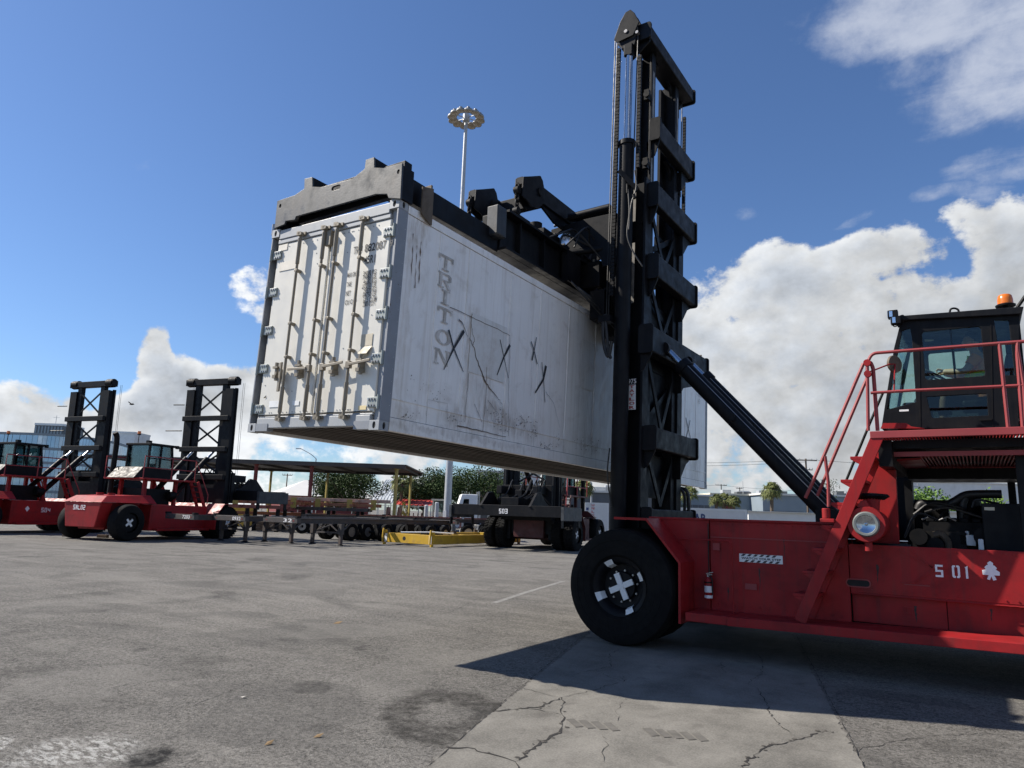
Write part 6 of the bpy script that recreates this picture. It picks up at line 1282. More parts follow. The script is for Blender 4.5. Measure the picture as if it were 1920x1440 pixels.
    for y in (-spread - .16, spread + .01): k = N(); k.box((1.1, y, z0 - .15), (3.6, y + .15, z0 + .5)); B('end_beam', k, GREY, .01, sp)
    for y in (-spread - .05, spread + .05):
        for x in (1.2, 3.5): k = N(); k.box((x - .12, y - .02, z0 - .5), (x + .12, y + .02, z0 - .15)); B('corner_guide', k, BLK, None, sp)
    random.seed(int(loc.x * 10)); m = N()
    for q in range(9): y = random.uniform(-1.2, 1.2); m.tube(curve([(1.0, y, z1 - .2), (1.4, y + .2, z1 + .25), (1.9, y + .1, z0 + 1.2), (2.3, y - .2, z0 + .9)], 4), .035, 5)
    B('hose', m, HOSE)
    if nplace == 'rear': stencil(number, (-7.012, .55, 1.38), .22, PRINT, h, (0, -1, 0), True)
    if nplace == 'side':
        stencil(number, (-3.0, -hw - .004, 1.1), .24, PRINT, h, (1, 0, 0), True)
        k = N(); k.prism([(-3.75, 1.12), (-3.63, 1.28), (-3.75, 1.42), (-3.87, 1.28)], (0, -hw - .003, 0), (1, 0, 0), (0, 0, 1), .003); B('emblem', k, PRINT)
    if nplace == 'front': stencil(number, (3.553, -.2 - .12, z0 + .12), .24, PRINT, h, (0, 1, 0), True)
    return h
hd_ = math.radians(12); hv = V((-math.sin(hd_), math.cos(hd_), 0))
c02 = V((-29.25, 11.95, 0)) + hv * 5.9
parked('red handler parked on the left with S N L 02 stencilled on its tail', c02, 12, 'SNL02', 'rear')
c04 = gp(133, 41.0)
parked('red handler at the far left edge, its body cut off by the frame', c04, 10, 'S04', 'side')
a, b = onz(930, 1024.8), onz(1070, 1032.7); mid = (a + b) / 2; ax = (b - a).normalized()
h3 = math.degrees(math.atan2(ax.x, -ax.y)) ; fwd = V((ax.y, -ax.x, 0))
parked('handler seen below the hanging container, S 03 on its black spreader', mid + V((0, 0, 0)), math.degrees(math.atan2(fwd.y, fwd.x)) - 90, 'S03', 'front', 8.6, 2.02, 5.9, 3.1, (1.72, 3.4), mat('dark_red_paint', (.075, .012, .013), .5, 0, .2, 2, (.02, .012, .012), .6, 1.5, .45))  # this handler gets a darker red than the other two

# ---------------------------------------------------------------- high mast light
pb = gp(836.5, 60.0); ztop = zup(pb, 222)
hm = thing('light_mast', 'very tall grey light mast with a ring of lamps, rising behind the container', 'light pole', pb)
m = MB(True); m.cyl((0, 0, .75), (0, 0, ztop), .33, .16, n=12); m.build('pole', GALV, hm)
m = MB(True); m.cyl((0, 0, 0), (0, 0, .66), .85, .80, n=20); m.build('concrete_base', CONC, hm, bevel=.03)
m = MB(True); m.cyl((0, 0, .661), (0, 0, .75), .52, n=16)
for i in range(8): t = i * PI / 4; m.cyl((math.cos(t) * .45, math.sin(t) * .45, .75), (math.cos(t) * .45, math.sin(t) * .45, .86), .04, n=6)
m.build('base_flange', GALV, hm)
m = MB(True); m.prism(rrect(.18, -.16, .20, .16, .005), (0, 0, .9), (1, 0, 0), (0, 1, 0), 1.0); m.box((-.18, -.355, .9), (.18, -.30, 1.9)); m.build('access_door', GALV, hm, bevel=.01)
m = MB(True); m.lathe([(-.3, .17), (-.3, .34), (.35, .34), (.45, .2)], (0, 0, ztop), (0, 0, 1), 16); m.tube([(math.cos(i * PI / 12) * 1.05, math.sin(i * PI / 12) * 1.05, ztop + .05) for i in range(24)], .06, 6, True)
for i in range(6): t = i * PI / 3; m.bar((math.cos(t) * .3, math.sin(t) * .3, ztop + .05), (math.cos(t) * 1.05, math.sin(t) * 1.05, ztop + .05), .07, .07)
m.build('lamp_ring', GALV, hm)
for i in range(12):
    t = (i + .5) * PI / 6; c = V((math.cos(t) * 1.36, math.sin(t) * 1.36, ztop + .1)); k = MB(True)
    k.lathe([(-.16, .46), (-.10, .47), (.06, .38), (.14, .17), (.26, .15), (.29, .05), (.29, 0)], c, V((math.cos(t) * .18, math.sin(t) * .18, 1)), 16); lo = k.build('lamp', LAMPH, hm)
    k = MB(True); k.lathe([(-.15, .44), (-.19, .36), (-.20, 0)], c, V((math.cos(t) * .18, math.sin(t) * .18, 1)), 16); k.build('lamp_lens', LAMPG, lo)

# ---------------------------------------------------------------- yellow lifting frame on the ground
A, Bp, Cp = onz(736, 1021), onz(809, 1026), onz(905, 1018)
u = (Bp - A); wdt = 3.3; u.normalize(); v = (Cp - Bp); v.normalize(); v = (v - u * v.dot(u)).normalized(); Ln = 8.5
yf = thing('lifting_frame', 'yellow steel lifting frame lying flat on the asphalt around the foot of the light mast', 'spreader frame', V((Bp.x, Bp.y, 0)))
def yb(o, du, dv, h=.48, t=.22, z=.12, name='frame_beam', mt=YEL):
    m = MB(); m.obox(o + V((0, 0, z)), du, dv, V((0, 0, h))); return m.build(name, mt, yf, bevel=.01)
O_ = V((Bp.x, Bp.y, 0))
yb(O_ - u * wdt, u * wdt, v * .22); yb(O_ - u * wdt + v * (Ln), u * wdt, v * .22)
yb(O_ - u * .22 + v * .225, u * .22, v * (Ln - .23)); yb(O_ - u * wdt + v * .225, u * .22, v * (Ln - .23))
for k in (.33, .66): yb(O_ - u * (wdt - .225) + v * Ln * k, u * (wdt - .45), v * .2, .3, z=.2)
for s, t in ((0, 0), (1, 0), (0, 1), (1, 1)):
    p = O_ - u * wdt * s + v * Ln * t
    m = MB(); m.obox(p - u * (.18 if not s else -.02) - v * .02 + V((0, 0, .14)), u * .16, v * .26, V((0, 0, .44))); m.build('white_end', WHITE, yf)
    m = MB(); m.cyl(p + V((0, 0, .0)), p + V((0, 0, .12)), .09, n=10); m.box((p.x - .1, p.y - .1, .601), (p.x + .1, p.y + .1, .76)); m.tube([p + V((0, -.15, .12)), p + V((.05, -.2, .5)), p + V((0, -.1, .85))], .05, 6); m.build('twistlock', RUST if t else YEL, yf)
m = MB(); p = O_ - u * 1.9; m.cyl(p + v * -.004 + V((0, 0, .36)), p + v * .01 + V((0, 0, .36)), .11, n=14); m.build('lightening_hole', DARK, yf)
m = MB(); m.tube([O_ - u * 2.6 + v * .5 + V((0, 0, .65)), O_ - u * 1.2 + v * 1.6 + V((0, 0, .7)), O_ - u * .6 + v * 2.6 + V((0, 0, .65))], .04, 6); m.build('sling', WHITE, yf)
# bollards behind it
for i, (px, py0, py1, lab) in enumerate([(816.5, 943, 994, 'grey steel post just left of the light mast foot'), (865, 957, 999, 'pale steel post right of the light mast, nearer the white truck'), (849, 962, 997, 'dark steel post hard against the right of the light mast foot'), (797, 948, 992, 'grey steel post in front of the orange tractor')]):
    b = gp(px, 57 + i); z = zup(b, py0); m = MB(); m.cyl(b, b + V((0, 0, z)), .17, n=12); m.lathe([(0, .17), (.05, .12), (.07, 0)], b + V((0, 0, z)), (0, 0, 1), 12); tag(m.build('bollard', GALV if i != 2 else WALLD), lab, 'bollard', 'steel posts by the light mast')

# ---------------------------------------------------------------- container chassis in rows
def chassis(name, label, o, ang, mt, Ln=11.0, number=None, wheels=True, legs=True, z=1.18, group='empty container trailers'):
    """local: x across, y to the rear, origin under the landing legs"""
    t = thing(name, label, 'trailer', Matrix.Translation(o) @ Matrix.Rotation(ang, 4, 'Z'), group); N = lambda: MB(True)
    for x in (-.48, .48):
        m = N(); m.box((x - .07, -2.9, z - .12), (x + .07, Ln, z - .09)); m.box((x - .07, -2.9, z + .09), (x + .07, Ln, z + .12)); m.box((x - .012, -2.9, z - .0899), (x + .012, Ln, z + .0899)); m.build('main_beam', mt, t)
    for y in [-2.9, Ln - .1]:
        m = N(); m.box((-1.2, y - .12, z - .10), (1.2, y + .1, z + .14)); bo = m.build('bolster', mt, t, bevel=.01)
        for x in (-1.21, 1.05): k = N(); k.box((x, y - .14, z + .141), (x + .16, y + .1, z + .23)); k.build('corner_lock', BLKD, bo)
        k = N()
        for x in (-1.0, .9): k.box((x, y - .126, z - .02), (x + .1, y - .121, z + .04))
        k.build('marker_lamp', REDW, bo)
        if number and y < 0: text('lettering', number, (.25, y - .121, z - .06), (1, 0, 0), (0, 0, 1), .6, .16, PRINT, t, True)
    for i in range(7):
        y = -1.8 + i * (Ln + 1) / 7; m = N(); m.box((-.40, y - .04, z - .07), (.40, y + .04, z + .07)); m.build('cross_member', mt, t)
    if legs:
        for x in (-1.0, 1.0):
            m = N(); m.box((x - .07, -.08, .08), (x + .07, .08, z - .13)); m.box((x - .10, -.11, .55), (x + .10, .11, z - .125)); lg = m.build('landing_leg', mt, t); k = N(); k.lathe([(0, 0), (0, .20), (.03, .18), (.085, .07), (.085, 0)], (x, 0, 0), (0, 0, 1), 8); k.build('foot', BLKD, lg)
        m = N(); m.bar((-1.0, 0, .62), (1.0, 0, .62), .07, .07); m.bar((-.95, 0, .6), (-.5, 1.1, z - .1), .06, .06); m.bar((.95, 0, .6), (.5, 1.1, z - .1), .06, .06); m.bar((-.9, 0, .6), (-.1, 0, z - .1), .05, .05); m.bar((.9, 0, .6), (.1, 0, z - .1), .05, .05); m.build('leg_brace', mt, t)
    if wheels:
        for y in (Ln - 2.6, Ln - 1.3):
            for x in (-1.08, -.78, .78, 1.08):
                m = N(); m.lathe([(-.13, .28), (-.14, .40), (-.10, .5), (.10, .5), (.14, .40), (.13, .28)], (x, y, .5), (1, 0, 0), 22); wo = m.build('wheel', TYRE, t); k = N(); k.lathe([(-.1, 0), (-.1, .29), (.1, .29), (.1, 0)], (x, y, .5), (1, 0, 0), 14); k.build('rim', STEEL, wo)
            m = N(); m.cyl((-1.0, y, .5), (1.0, y, .5), .07, n=8); m.box((-.6, y - .3, .56), (-.4, y + .3, z - .12)); m.box((.4, y - .3, .56), (.6, y + .3, z - .12)); m.build('axle', BLKD, t)
        m = N(); m.box((-1.0, Ln - .05, .55), (1.0, Ln + .02, .68)); m.box((-.5, Ln - .04, .68), (-.42, Ln + .02, z - .1)); m.box((.42, Ln - .04, .68), (.5, Ln + .02, z - .1)); m.build('bumper', mt, t)
    return t
pos = [(onz(436, 1015.2), 'dark empty trailer frame standing across the front wheels of the S N L 02 handler', '7203', TRAIL), (onz(520, 1017.5), 'dark empty trailer frame, middle of the three in the front row', '0932', TRAIL), (onz(611, 1021.5), 'dark empty trailer frame nearest the yellow lifting frame, braced landing legs in the sun', '32', TRAIL)]
for p, lab, num, mt in pos: chassis('container_trailer', lab, p, math.radians(random.uniform(-2, 2)), mt, 9.6, num)
CRh = V((CR.x, CR.y, 0)).normalized(); CFh = V((CF.x, CF.y, 0)).normalized()
ang = math.atan2(CRh.y, CRh.x)
def gpp(px, d): return gp(px, d)
for px, d, mt, lab in ((470, 54, BRONZE, 'rusty orange trailer frame in the far row, left end beside the black handler mast'), (620, 57, RUSTRED, 'faded red trailer frame in the far row below the red column'), (735, 60, RUSTRED, 'faded red trailer frame in the far row below the yellow columns'), (655, 47, TRAIL, 'dark trailer frame with twin wheels parked behind the front row')):
    chassis('container_trailer', lab, gpp(px, d), ang - PI / 2 + (0 if mt is not TRAIL else .1), mt, 10.5, None, True, mt is TRAIL, 1.25)
# frames stacked crosswise on stands, seen as long bars
st_lab = ['lowest faded red frame in the left stack of chassis frames', 'middle faded red frame in the left stack of chassis frames', 'top pale rusty frame in the left stack of chassis frames', 'lowest faded red frame in the right stack of chassis frames', 'middle orange frame in the right stack of chassis frames', 'top pale frame in the right stack of chassis frames']
for i in range(6):
    s, k = divmod(i, 3); o = gp(478 + s * 150 + k * 10, 51 + s * 2 + k * .3); z = 1.62 + k * .34; mt = (TRAIL if s else RUSTRED, BRONZE, mat('pale_rusty_steel_%s' % 'ab'[s], (.42, .30, .24), .6, 0, .2, 1.5, (.25, .1, .06), .6, 1.5, .48))[k]
    t = thing('chassis_frame', st_lab[i], 'trailer frame', Matrix.Translation(V((o.x, o.y, z))) @ Matrix.Rotation(ang, 4, 'Z'), 'stacked trailer frames')
    for y in (-.5, .5):
        m = MB(True); m.box((-2.9 - .2 * k, y - .07, 0), (2.6 + .3 * k, y + .07, .25)); m.build('main_beam', mt, t, bevel=.01)
    for x in (-2.8, -1, .9, 2.4):
        m = MB(True); m.box((x - .1, -1.1, .02), (x + .1, 1.1, .2)); m.build('cross_member', mt, t)
    if k == 0:
        for x in (-2.3, -.4, 1.8):
            m = MB(True); m.box((x - .12, -.9, -z), (x + .12, -.7, -.002)); m.box((x - .12, .7, -z), (x + .12, .9, -.002)); m.build('stand', BLKD, t)
    if k == 2:
        for x in (-2.0, 0.4, 2.2):
            m = MB(True); m.box((x - .2, -1.14, -.55), (x + .2, -1.105, .2)); m.build('end_plate', mat('olive_yellow_plate_%d' % (s * 10 + int(x * 5)), (.30, .24, .06), .7), t)
# tool boxes and other clutter under the canopy
for i, (px, d, wd, hh, mt, nm, lab) in enumerate([(600, 56, 4.2, 1.2, WALLB, 'steel_bin', 'blue grey steel bin under the trailers, below the red column'), (545, 58, 3.0, 1.1, WALLW, 'steel_bin', 'pale steel bin under the trailers, left of the blue grey one'), (680, 62, 3.0, 1.3, REDW, 'tool_chest', 'red tool chest beside the right hand yellow column'), (445, 60, 2.0, 1.6, YEL, 'steel_bin', 'yellow bin at the foot of the black handler mast'), (712, 55, 1.2, 1.3, BLKD, 'engine_block', 'dark machinery on the ground behind the trailer wheels')]):
    o = gp(px, d); t = thing(nm, lab, 'bin' if nm == 'steel_bin' else 'chest', Matrix.Translation(o) @ Matrix.Rotation(ang, 4, 'Z'))
    m = MB(True); m.box((-wd / 2, -.6, .08), (wd / 2, .6, hh)); m.box((-wd / 2 + .2, -.5, 0), (-wd / 2 + .4, .5, .079)); m.box((wd / 2 - .4, -.5, 0), (wd / 2 - .2, .5, .079)); m.build('body', mt, t, bevel=.02)
    m = MB(True); m.box((-wd / 2 - .04, -.64, hh + .001), (wd / 2 + .04, .64, hh + .07)); m.build('lid', mt, t, bevel=.02)
    m = MB(True); 
    for q in range(4): x = -wd / 2 + wd * (q + .5) / 4; m.box((x - .03, -.63, .12), (x + .03, -.601, hh - .05))
    m.build('rib', mt, t)
# loose gear among the chassis: twist lock boxes, spare wheels and timber
random.seed(77)
gear = [('spare_wheel', 'lone spare tyre leaning among the trailers, left of the blue grey bin', 'tyre', 566, 49), ('spare_wheel', 'lone spare tyre leaning among the trailers near the red column foot', 'tyre', 583, 50), ('spare_wheel', 'lone spare tyre lying near the right hand trailer wheels', 'tyre', 672, 48)]
for nm, lab, cat, px, d in gear:
    o = gp(px, d); t = thing(nm, lab, cat, o); m = MB(); m.lathe([(-.13, .28), (-.14, .40), (-.10, .5), (.10, .5), (.14, .40), (.13, .28)], o + V((0, 0, .5)), CFh, 22); m.build('tyre', TYRE, t); m = MB(); m.lathe([(-.1, .1), (-.1, .29), (.1, .29), (.1, .1)], o + V((0, 0, .5)), CFh, 14); m.build('rim', STEEL, t)
for i, (px, d, lab) in enumerate([(505, 52, 'pile of grey brown timber left of the red column under the trailers'), (645, 53, 'pile of grey brown timber behind the braced landing legs')]):
    o = gp(px, d); t = thing('timber_stack', lab, 'timber', o)
    for r in range(3):
        for k in range(4): m = MB(); q = o + CRh * (-1.2 + random.uniform(-.1, .1)) + CFh * (k * .24) + V((0, 0, .02 + r * .22)); m.obox(q, CRh * 2.4, CFh * .2, V((0, 0, .19))); m.build('beam', WOOD, t)
# ---------------------------------------------------------------- open sided canopy
d0 = 62; a = gp(432, d0); b = gp(742, d0); c = gp(784, d0 + 9); hz = zup(b, 873)
can = thing('canopy', 'long flat dark roofed open canopy on red and yellow columns over the trailer yard', 'canopy', a)
uu = (b - a).normalized(); vv_ = V((-uu.y, uu.x, 0))
m = MB(); m.obox(a + V((0, 0, hz)) - uu * 14, (b - a) + uu * 14.6, vv_ * 13, V((0, 0, .10))); m.build('roof', ROOFD, can)
m = MB(); m.obox(a + V((0, 0, hz - .26)) - uu * 14, (b - a) + uu * 14.5, vv_ * .2, V((0, 0, .255))); m.obox(a + vv_ * 12.6 + V((0, 0, hz - .26)) - uu * 14, (b - a) + uu * 14.5, vv_ * .2, V((0, 0, .255))); m.build('fascia_beam', ROOFD, can)
for i in range(9):
    p = a - uu * 12 + (b - a + uu * 12) * (i / 8); m = MB(); m.obox(p + vv_ * .22 + V((0, 0, hz - .2)), uu * .12, vv_ * 12.3, V((0, 0, .195))); m.build('rafter', ROOFD, can)
for px, dd, mt, r in ((575.5, d0 + .5, REDW, .12), (607, d0 + 12.6, OLIVE, .09), (737, d0 + .5, OLIVE, .11), (765, d0 + 12.6, OLIVE, .09), (470, d0 + .5, REDW, .12), (500, d0 + 12.6, OLIVE, .09)):
    p = gp(px, dd); m = MB(); m.box((p.x - r, p.y - r, 0), (p.x + r, p.y + r, hz - .262)); m.box((p.x - r * 2, p.y - r * 2, hz - .30), (p.x + r * 2, p.y + r * 2, hz - .263)); m.build('column', mt, can)
m = MB(); p, q_ = gp(752, 64), gp(772, 64); 
for s in (0, .9):
    m.tube([p + vv_ * s + V((0, 0, 2.6)), q_ + vv_ * s + V((0, 0, .2))], .04, 6); m.tube([p + vv_ * s, p + vv_ * s + V((0, 0, 2.6))], .04, 6); m.tube([p + vv_ * s + V((0, 0, 1.7)), q_ + vv_ * s + V((0, 0, .1))], .06, 6)
so_ = m.build('step_frame', YEL, None); tag(so_, 'yellow tubular step frame beside the right hand canopy column', 'steps')
k = MB()
for q in range(7): e = p.lerp(q_, q / 6) + V((0, 0, 1.6 * (1 - q / 6) + .12)); k.obox(e, uu * .25, vv_ * .9, V((0, 0, .03)))
k.build('step', YEL, so_)

# ---------------------------------------------------------------- trees and palms
def crown_mesh(name, blobs, n, size, mt, seed):
    rnd = random.Random(seed); vs = []; fs = []
    tot = sum(r[0] * r[1] * r[2] for _, r in blobs)
    for c, r in blobs:
        for _ in range(int(n * r[0] * r[1] * r[2] / tot)):
            d = V((rnd.gauss(0, 1), rnd.gauss(0, 1), rnd.gauss(0, 1))).normalized(); rr = rnd.uniform(.35, 1.08) ** .6
            p = V(c) + V((d.x * r[0], d.y * r[1], d.z * r[2])) * rr; s = size * rnd.uniform(.6, 1.3)
            a = V((rnd.gauss(0, 1), rnd.gauss(0, 1), rnd.gauss(0, .7))).normalized(); b = a.orthogonal().normalized(); k = len(vs)
            vs += [p - a * s, p + b * s * .55, p + a * s, p - b * s * .55]; fs.append((k, k + 1, k + 2, k + 3))
    me = bpy.data.meshes.new(name); me.from_pydata([tuple(v) for v in vs], [], fs); me.materials.append(mt); return me
def blobs_for(w_, h0, h1, n, rnd):
    o = []
    for i in range(n):
        t = rnd.uniform(0, 2 * PI); r = w_ * rnd.uniform(.15, .62); z = rnd.uniform(h0 + (h1 - h0) * .25, h1 - (h1 - h0) * .2); q = w_ * rnd.uniform(.22, .42) * (1.15 - .5 * (z - h0) / (h1 - h0))
        o.append(((math.cos(t) * r, math.sin(t) * r, z), (q, q, q * .72)))
    return o
def tree(label, base, h, w_, seed, trunk=.28, group='broadleaf trees beyond the yard', low=.28, leaf=.12, n=11000, nm='oak_tree'):
    rnd = random.Random(seed); t = thing(nm, label, 'tree', base, group); bl = blobs_for(w_, h * low, h, 22, rnd)
    m = MB(True); m.tube([(0, 0, 0), (.1, 0, h * .2), (.15, .1, h * .4)], [trunk, trunk * .8, trunk * .6], 9)
    for c, r in bl[:9]:
        c = V(c); m.tube([(.1, .05, h * .25), V((.1, .05, h * .25)).lerp(c, .5) + V((0, 0, -.2)), c], [trunk * .5, trunk * .3, trunk * .08], 6)
    m.build('trunk', BARK, t)
    me = crown_mesh('crown', bl, n, leaf, LEAF, seed); o = bpy.data.objects.new('crown', me); COL.objects.link(o); o.parent = t; return t
tree('broad dense dark green tree under the canopy roof, left of the grey awning', gp(690, 84) - CRh * 2.0, 7.0, 6.0, 3)
tree('bushy tree behind the left side of the same grove, nearer the red column', gp(612, 88), 5.8, 3.6, 4, n=6000)
tree('loose green tree right behind the yellow canopy columns', gp(792, 86), 7.4, 5.0, 5)
tree('thin branched tree seen just right of the light mast', gp(885, 92), 8.2, 6.0, 6, low=.3, n=9000)
tree('small tree between the loose one and the light mast', gp(828, 96), 7.6, 4.6, 7, n=7000)
tree('tree half hidden by the container right of the S 03 chains', gp(935, 98), 8.6, 5.4, 8, n=8000)
tree('bright leaved bush behind the engine bay, left of the post', gp(1694, 46), 4.6, 2.4, 11, .1, 'bushes seen through the engine bay', .05, .13, 2600, 'bush')
tree('bright leaved bush filling the middle of the engine bay opening', gp(1765, 48), 5.6, 3.8, 12, .1, 'bushes seen through the engine bay', .05, .13, 4200, 'bush')
tree('bright leaved bush at the right of the engine bay opening', gp(1845, 47), 5.0, 2.8, 13, .1, 'bushes seen through the engine bay', .05, .13, 2600, 'bush')
for o in bpy.data.objects:
    if o.name.startswith('crown') and o.parent and o.parent.name.startswith('bush'): o.data.materials[0] = BUSH
tree('spindly bare topped tree behind the stair rails', gp(1552, 95), 8.6, 2.6, 14, .16, low=.45, leaf=.10, n=700)
tree('far pale green tree on the skyline right of the container hoses', gp(1262, 120), 6, 5, 15, n=1500)
def palm(label, base, h, r, seed, trunk=.2, n=46):
    rnd = random.Random(seed); t = thing('palm_tree', label, 'palm', base, 'cabbage palms'); top = V((.1, 0, h - r * .85))
    m = MB(True); m.tube([(0, 0, 0), (.05, 0, top.z * .5), top], [trunk, trunk * .85, trunk * 1.1], 9); m.build('trunk', BARK, t)
    vs = []; fs = []
    for i in range(n):
        th = rnd.uniform(0, 2 * PI); el = math.asin(rnd.uniform(-.62, 1)); d = V((math.cos(th) * math.cos(el), math.sin(th) * math.cos(el), math.sin(el)))
        c = top + d * r * .42; side = d.cross(V((0, 0, 1))); side = side.normalized() if side.length > .05 else V((1, 0, 0)); upv = side.cross(d)
        for j in range(13):                      # fan of blades
            a_ = (j - 6) / 6 * 1.35; e = (d * math.cos(a_) + side * math.sin(a_)); ln = r * .60 * (1 - .25 * abs(a_) / 1.35) * rnd.uniform(.85, 1.1); k = len(vs); tip = c + e * ln + V((0, 0, -.28 * r * rnd.uniform(.5, 1.3))); w_ = .028 * r
            pr = upv.cross(e).normalized() * w_ * 1.3; mid_ = c + e * ln * .6 + upv * .03
            vs += [c, mid_ + pr, tip, mid_ - pr]; fs.append((k, k + 1, k + 2, k + 3))
    me = bpy.data.meshes.new('crown'); me.from_pydata([tuple(v) for v in vs], [], fs); me.materials.append(PALM); o = bpy.data.objects.new('crown', me); COL.objects.link(o); o.parent = t
    return t
b = gp(1448, 85); palm('tall round headed palm standing clear on the right, between the container and the boom', b, zup(b, 901), 1.55, 21, .22, 60)
b = gp(1292, 80); palm('palm peeping out beside the hose loop right of the mast', b, zup(b, 908), 1.3, 22)
b = gp(1343, 92); palm('left one of the three low palms clumped on the right', b, zup(b, 924), 1.2, 23)
b = gp(1358, 94); palm('middle one of the three low palms clumped on the right', b, zup(b, 922), 1.3, 24)
b = gp(1376, 92); palm('right one of the three low palms clumped on the right', b, zup(b, 927), 1.15, 25)
b = gp(748, 80); palm('ragged palm among the trees behind the yellow canopy columns', b, zup(b, 885), 1.6, 26)
b = gp(762, 83); palm('second palm among the trees, closest to the right yellow column', b, zup(b, 893), 1.4, 27)
b = gp(1090, 75); palm('palm just visible below the container bottom near the mast', b, zup(b, 893), 1.5, 28)

# ---------------------------------------------------------------- buildings
def block(name, label, px0, px1, depth, pyt, back, wallm, roofm, extra=None, group=None, cat='building', skew=0.0, roofh=.3):
    a, b = gp(px0, depth), gp(px1, depth + skew); u = (b - a); n = V((-u.y, u.x, 0)).normalized(); h = zup(a.lerp(b, .5), pyt)
    t = thing(name, label, cat, a, group); m = MB(); m.obox(a, u, n * back, V((0, 0, h))); m.build('wall', wallm, t)
    m = MB(); un = u.normalized(); m.obox(a - un * .3 - n * .3 + V((0, 0, h + .002)), u + un * .6, n * (back + .6), V((0, 0, roofh))); m.build('roof', roofm, t)
    if extra: extra(t, a, un, n, h, u.length)
    if cat == 'building':               # roof plant and a stack or two
        rr = random.Random(int(px0))
        for q in range(3):
            f = rr.uniform(.1, .85); w_ = rr.uniform(1.2, 2.6); hh_ = rr.uniform(.5, 1.1); m = MB(); m.obox(a + u * f + n * back * .3 + V((0, 0, h + roofh + .003)), un * w_, n * 1.6, V((0, 0, hh_))); m.build('roof_unit', GALV if q else WALLD, t, bevel=.03)
        m = MB(); p = a + u * rr.uniform(.2, .8) + n * 2; m.cyl(p + V((0, 0, h)), p + V((0, 0, h + 2.6)), .06, n=6); m.build('vent_pipe', GALV, t)
    return t
def winrow(z0, z1, n, wd, mt=WALLD, off=.0, frac=(0.04, .96), nm='window'):
    def f(t, a, u, nn, h, L):
        for i in range(n):
            x = L * (frac[0] + (frac[1] - frac[0]) * (i + .5) / n); m = MB(); m.obox(a + u * (x - wd / 2) - nn * .05 + V((0, 0, z0)), u * wd, nn * .04, V((0, 0, z1 - z0))); w_ = m.build('window', mt, t)
            m = MB(); m.obox(a + u * (x - wd / 2 - .08) - nn * .10 + V((0, 0, z0 - .1)), u * (wd + .16), nn * .09, V((0, 0, .08))); m.build('sill', WALLW, w_)
    return f
def stripes(rows):
    def f(t, a, u, nn, h, L):
        for z0, z1, mt, x0, x1, nm in rows:
            m = MB(); m.obox(a + u * L * x0 - nn * .25 + V((0, 0, z0)), u * L * (x1 - x0), nn * .24, V((0, 0, z1 - z0))); m.build(nm, mt, t)
    return f
def many(*fs):
    def f(*a):
        for g_ in fs: g_(*a)
    return f
# mirror glass office on the left, its end rounded
go = thing('office_building', 'blue mirror glass office block with a rounded end, beyond the parked handlers on the left', 'office', gp(0, 150))
fp = [(-160, 150), (-60, 147), (30, 146), (85, 147), (125, 149.5), (160, 154), (190, 160), (214, 168), (232, 178), (240, 190)]
P = [gp(*q) for q in fp]; C_ = curve([V((p.x, p.y, 0)) for p in P], 6); hb = zup(gp(60, 146.5), 816); nf = 5
m = MB(); bk = V((-CRh.y * -1, 0, 0)); cen = gp(40, 200)
poly = C_ + [gp(150, 235), gp(-160, 235)]
m.v = []; k0 = len(poly)
m.add([V((p.x, p.y, 0)) for p in poly] + [V((p.x, p.y, hb)) for p in poly], [tuple(range(k0))[::-1], tuple(range(k0, 2 * k0))] + [(i, (i + 1) % k0, k0 + (i + 1) % k0, k0 + i) for i in range(k0)])
m.build('wall', WALLB, go)
fine = []
for a, b in zip(C_, C_[1:]):
    k = max(1, int((b - a).length / 1.6)); fine += [a.lerp(b, i / k) for i in range(k)]
fine.append(C_[-1])
for f in range(nf):
    z0 = hb * f / nf + .45; z1 = hb * (f + 1) / nf - .10; m = MB(); q = MB()
    for a, b in zip(fine, fine[1:]):
        n = V(((b - a).y, -(b - a).x, 0)).normalized(); t_ = (b - a) * .03; tw = random.uniform(-.004, .004)
        m.quad(a + t_ + n * (.10 + tw) + V((0, 0, z0)), b - t_ + n * (.10 - tw) + V((0, 0, z0)), b - t_ + n * (.10 - tw) + V((0, 0, z1)), a + t_ + n * (.10 + tw) + V((0, 0, z1)))
    m.build('glass_band', CGLASS, go, fix=False)
    for a, b in zip(C_, C_[1:]):
        n = V(((b - a).y, -(b - a).x, 0)).normalized(); q.obox(a + V((0, 0, z1)), b - a, n * .22, V((0, 0, .50)))
    q.build('floor_ledge', WALLB, go)
for p0, p1, dd, pt_, mt in ((42, 97, 162, 797, WALLD), (192, 235, 182, 812, WALLW)):
    a, b = gp(p0, dd), gp(p1, dd); h = zup(a, pt_); m = MB(); n = V((-(b - a).y, (b - a).x, 0)).normalized(); m.obox(a + V((0, 0, hb + .01)), b - a, n * 8, V((0, 0, h - hb))); pl2 = m.build('plant_room', mt, go)
    m = MB(); m.obox(a - n * .2 + V((0, 0, h + .012)), b - a, n * 8.4, V((0, 0, .5))); m.build('roof', WALLW, pl2)
    if mt is WALLD:
        for k in range(9): m = MB(); m.obox(a + (b - a) * ((k + .2) / 9) - n * .08 + V((0, 0, hb + .2)), (b - a) * .05, n * .07, V((0, 0, h - hb - .4))); m.build('louvre_post', WALLB, pl2)
m = MB(); p = gp(81, 165); m.tube([p + V((0, 0, hb)), p + V((0, 0, hb + 6.5))], .05, 5); m.bar(p + V((-.8, -.4, hb + 6)), p + V((.8, .4, hb + 6)), .05, .05); m.build('aerial', STEEL, go)
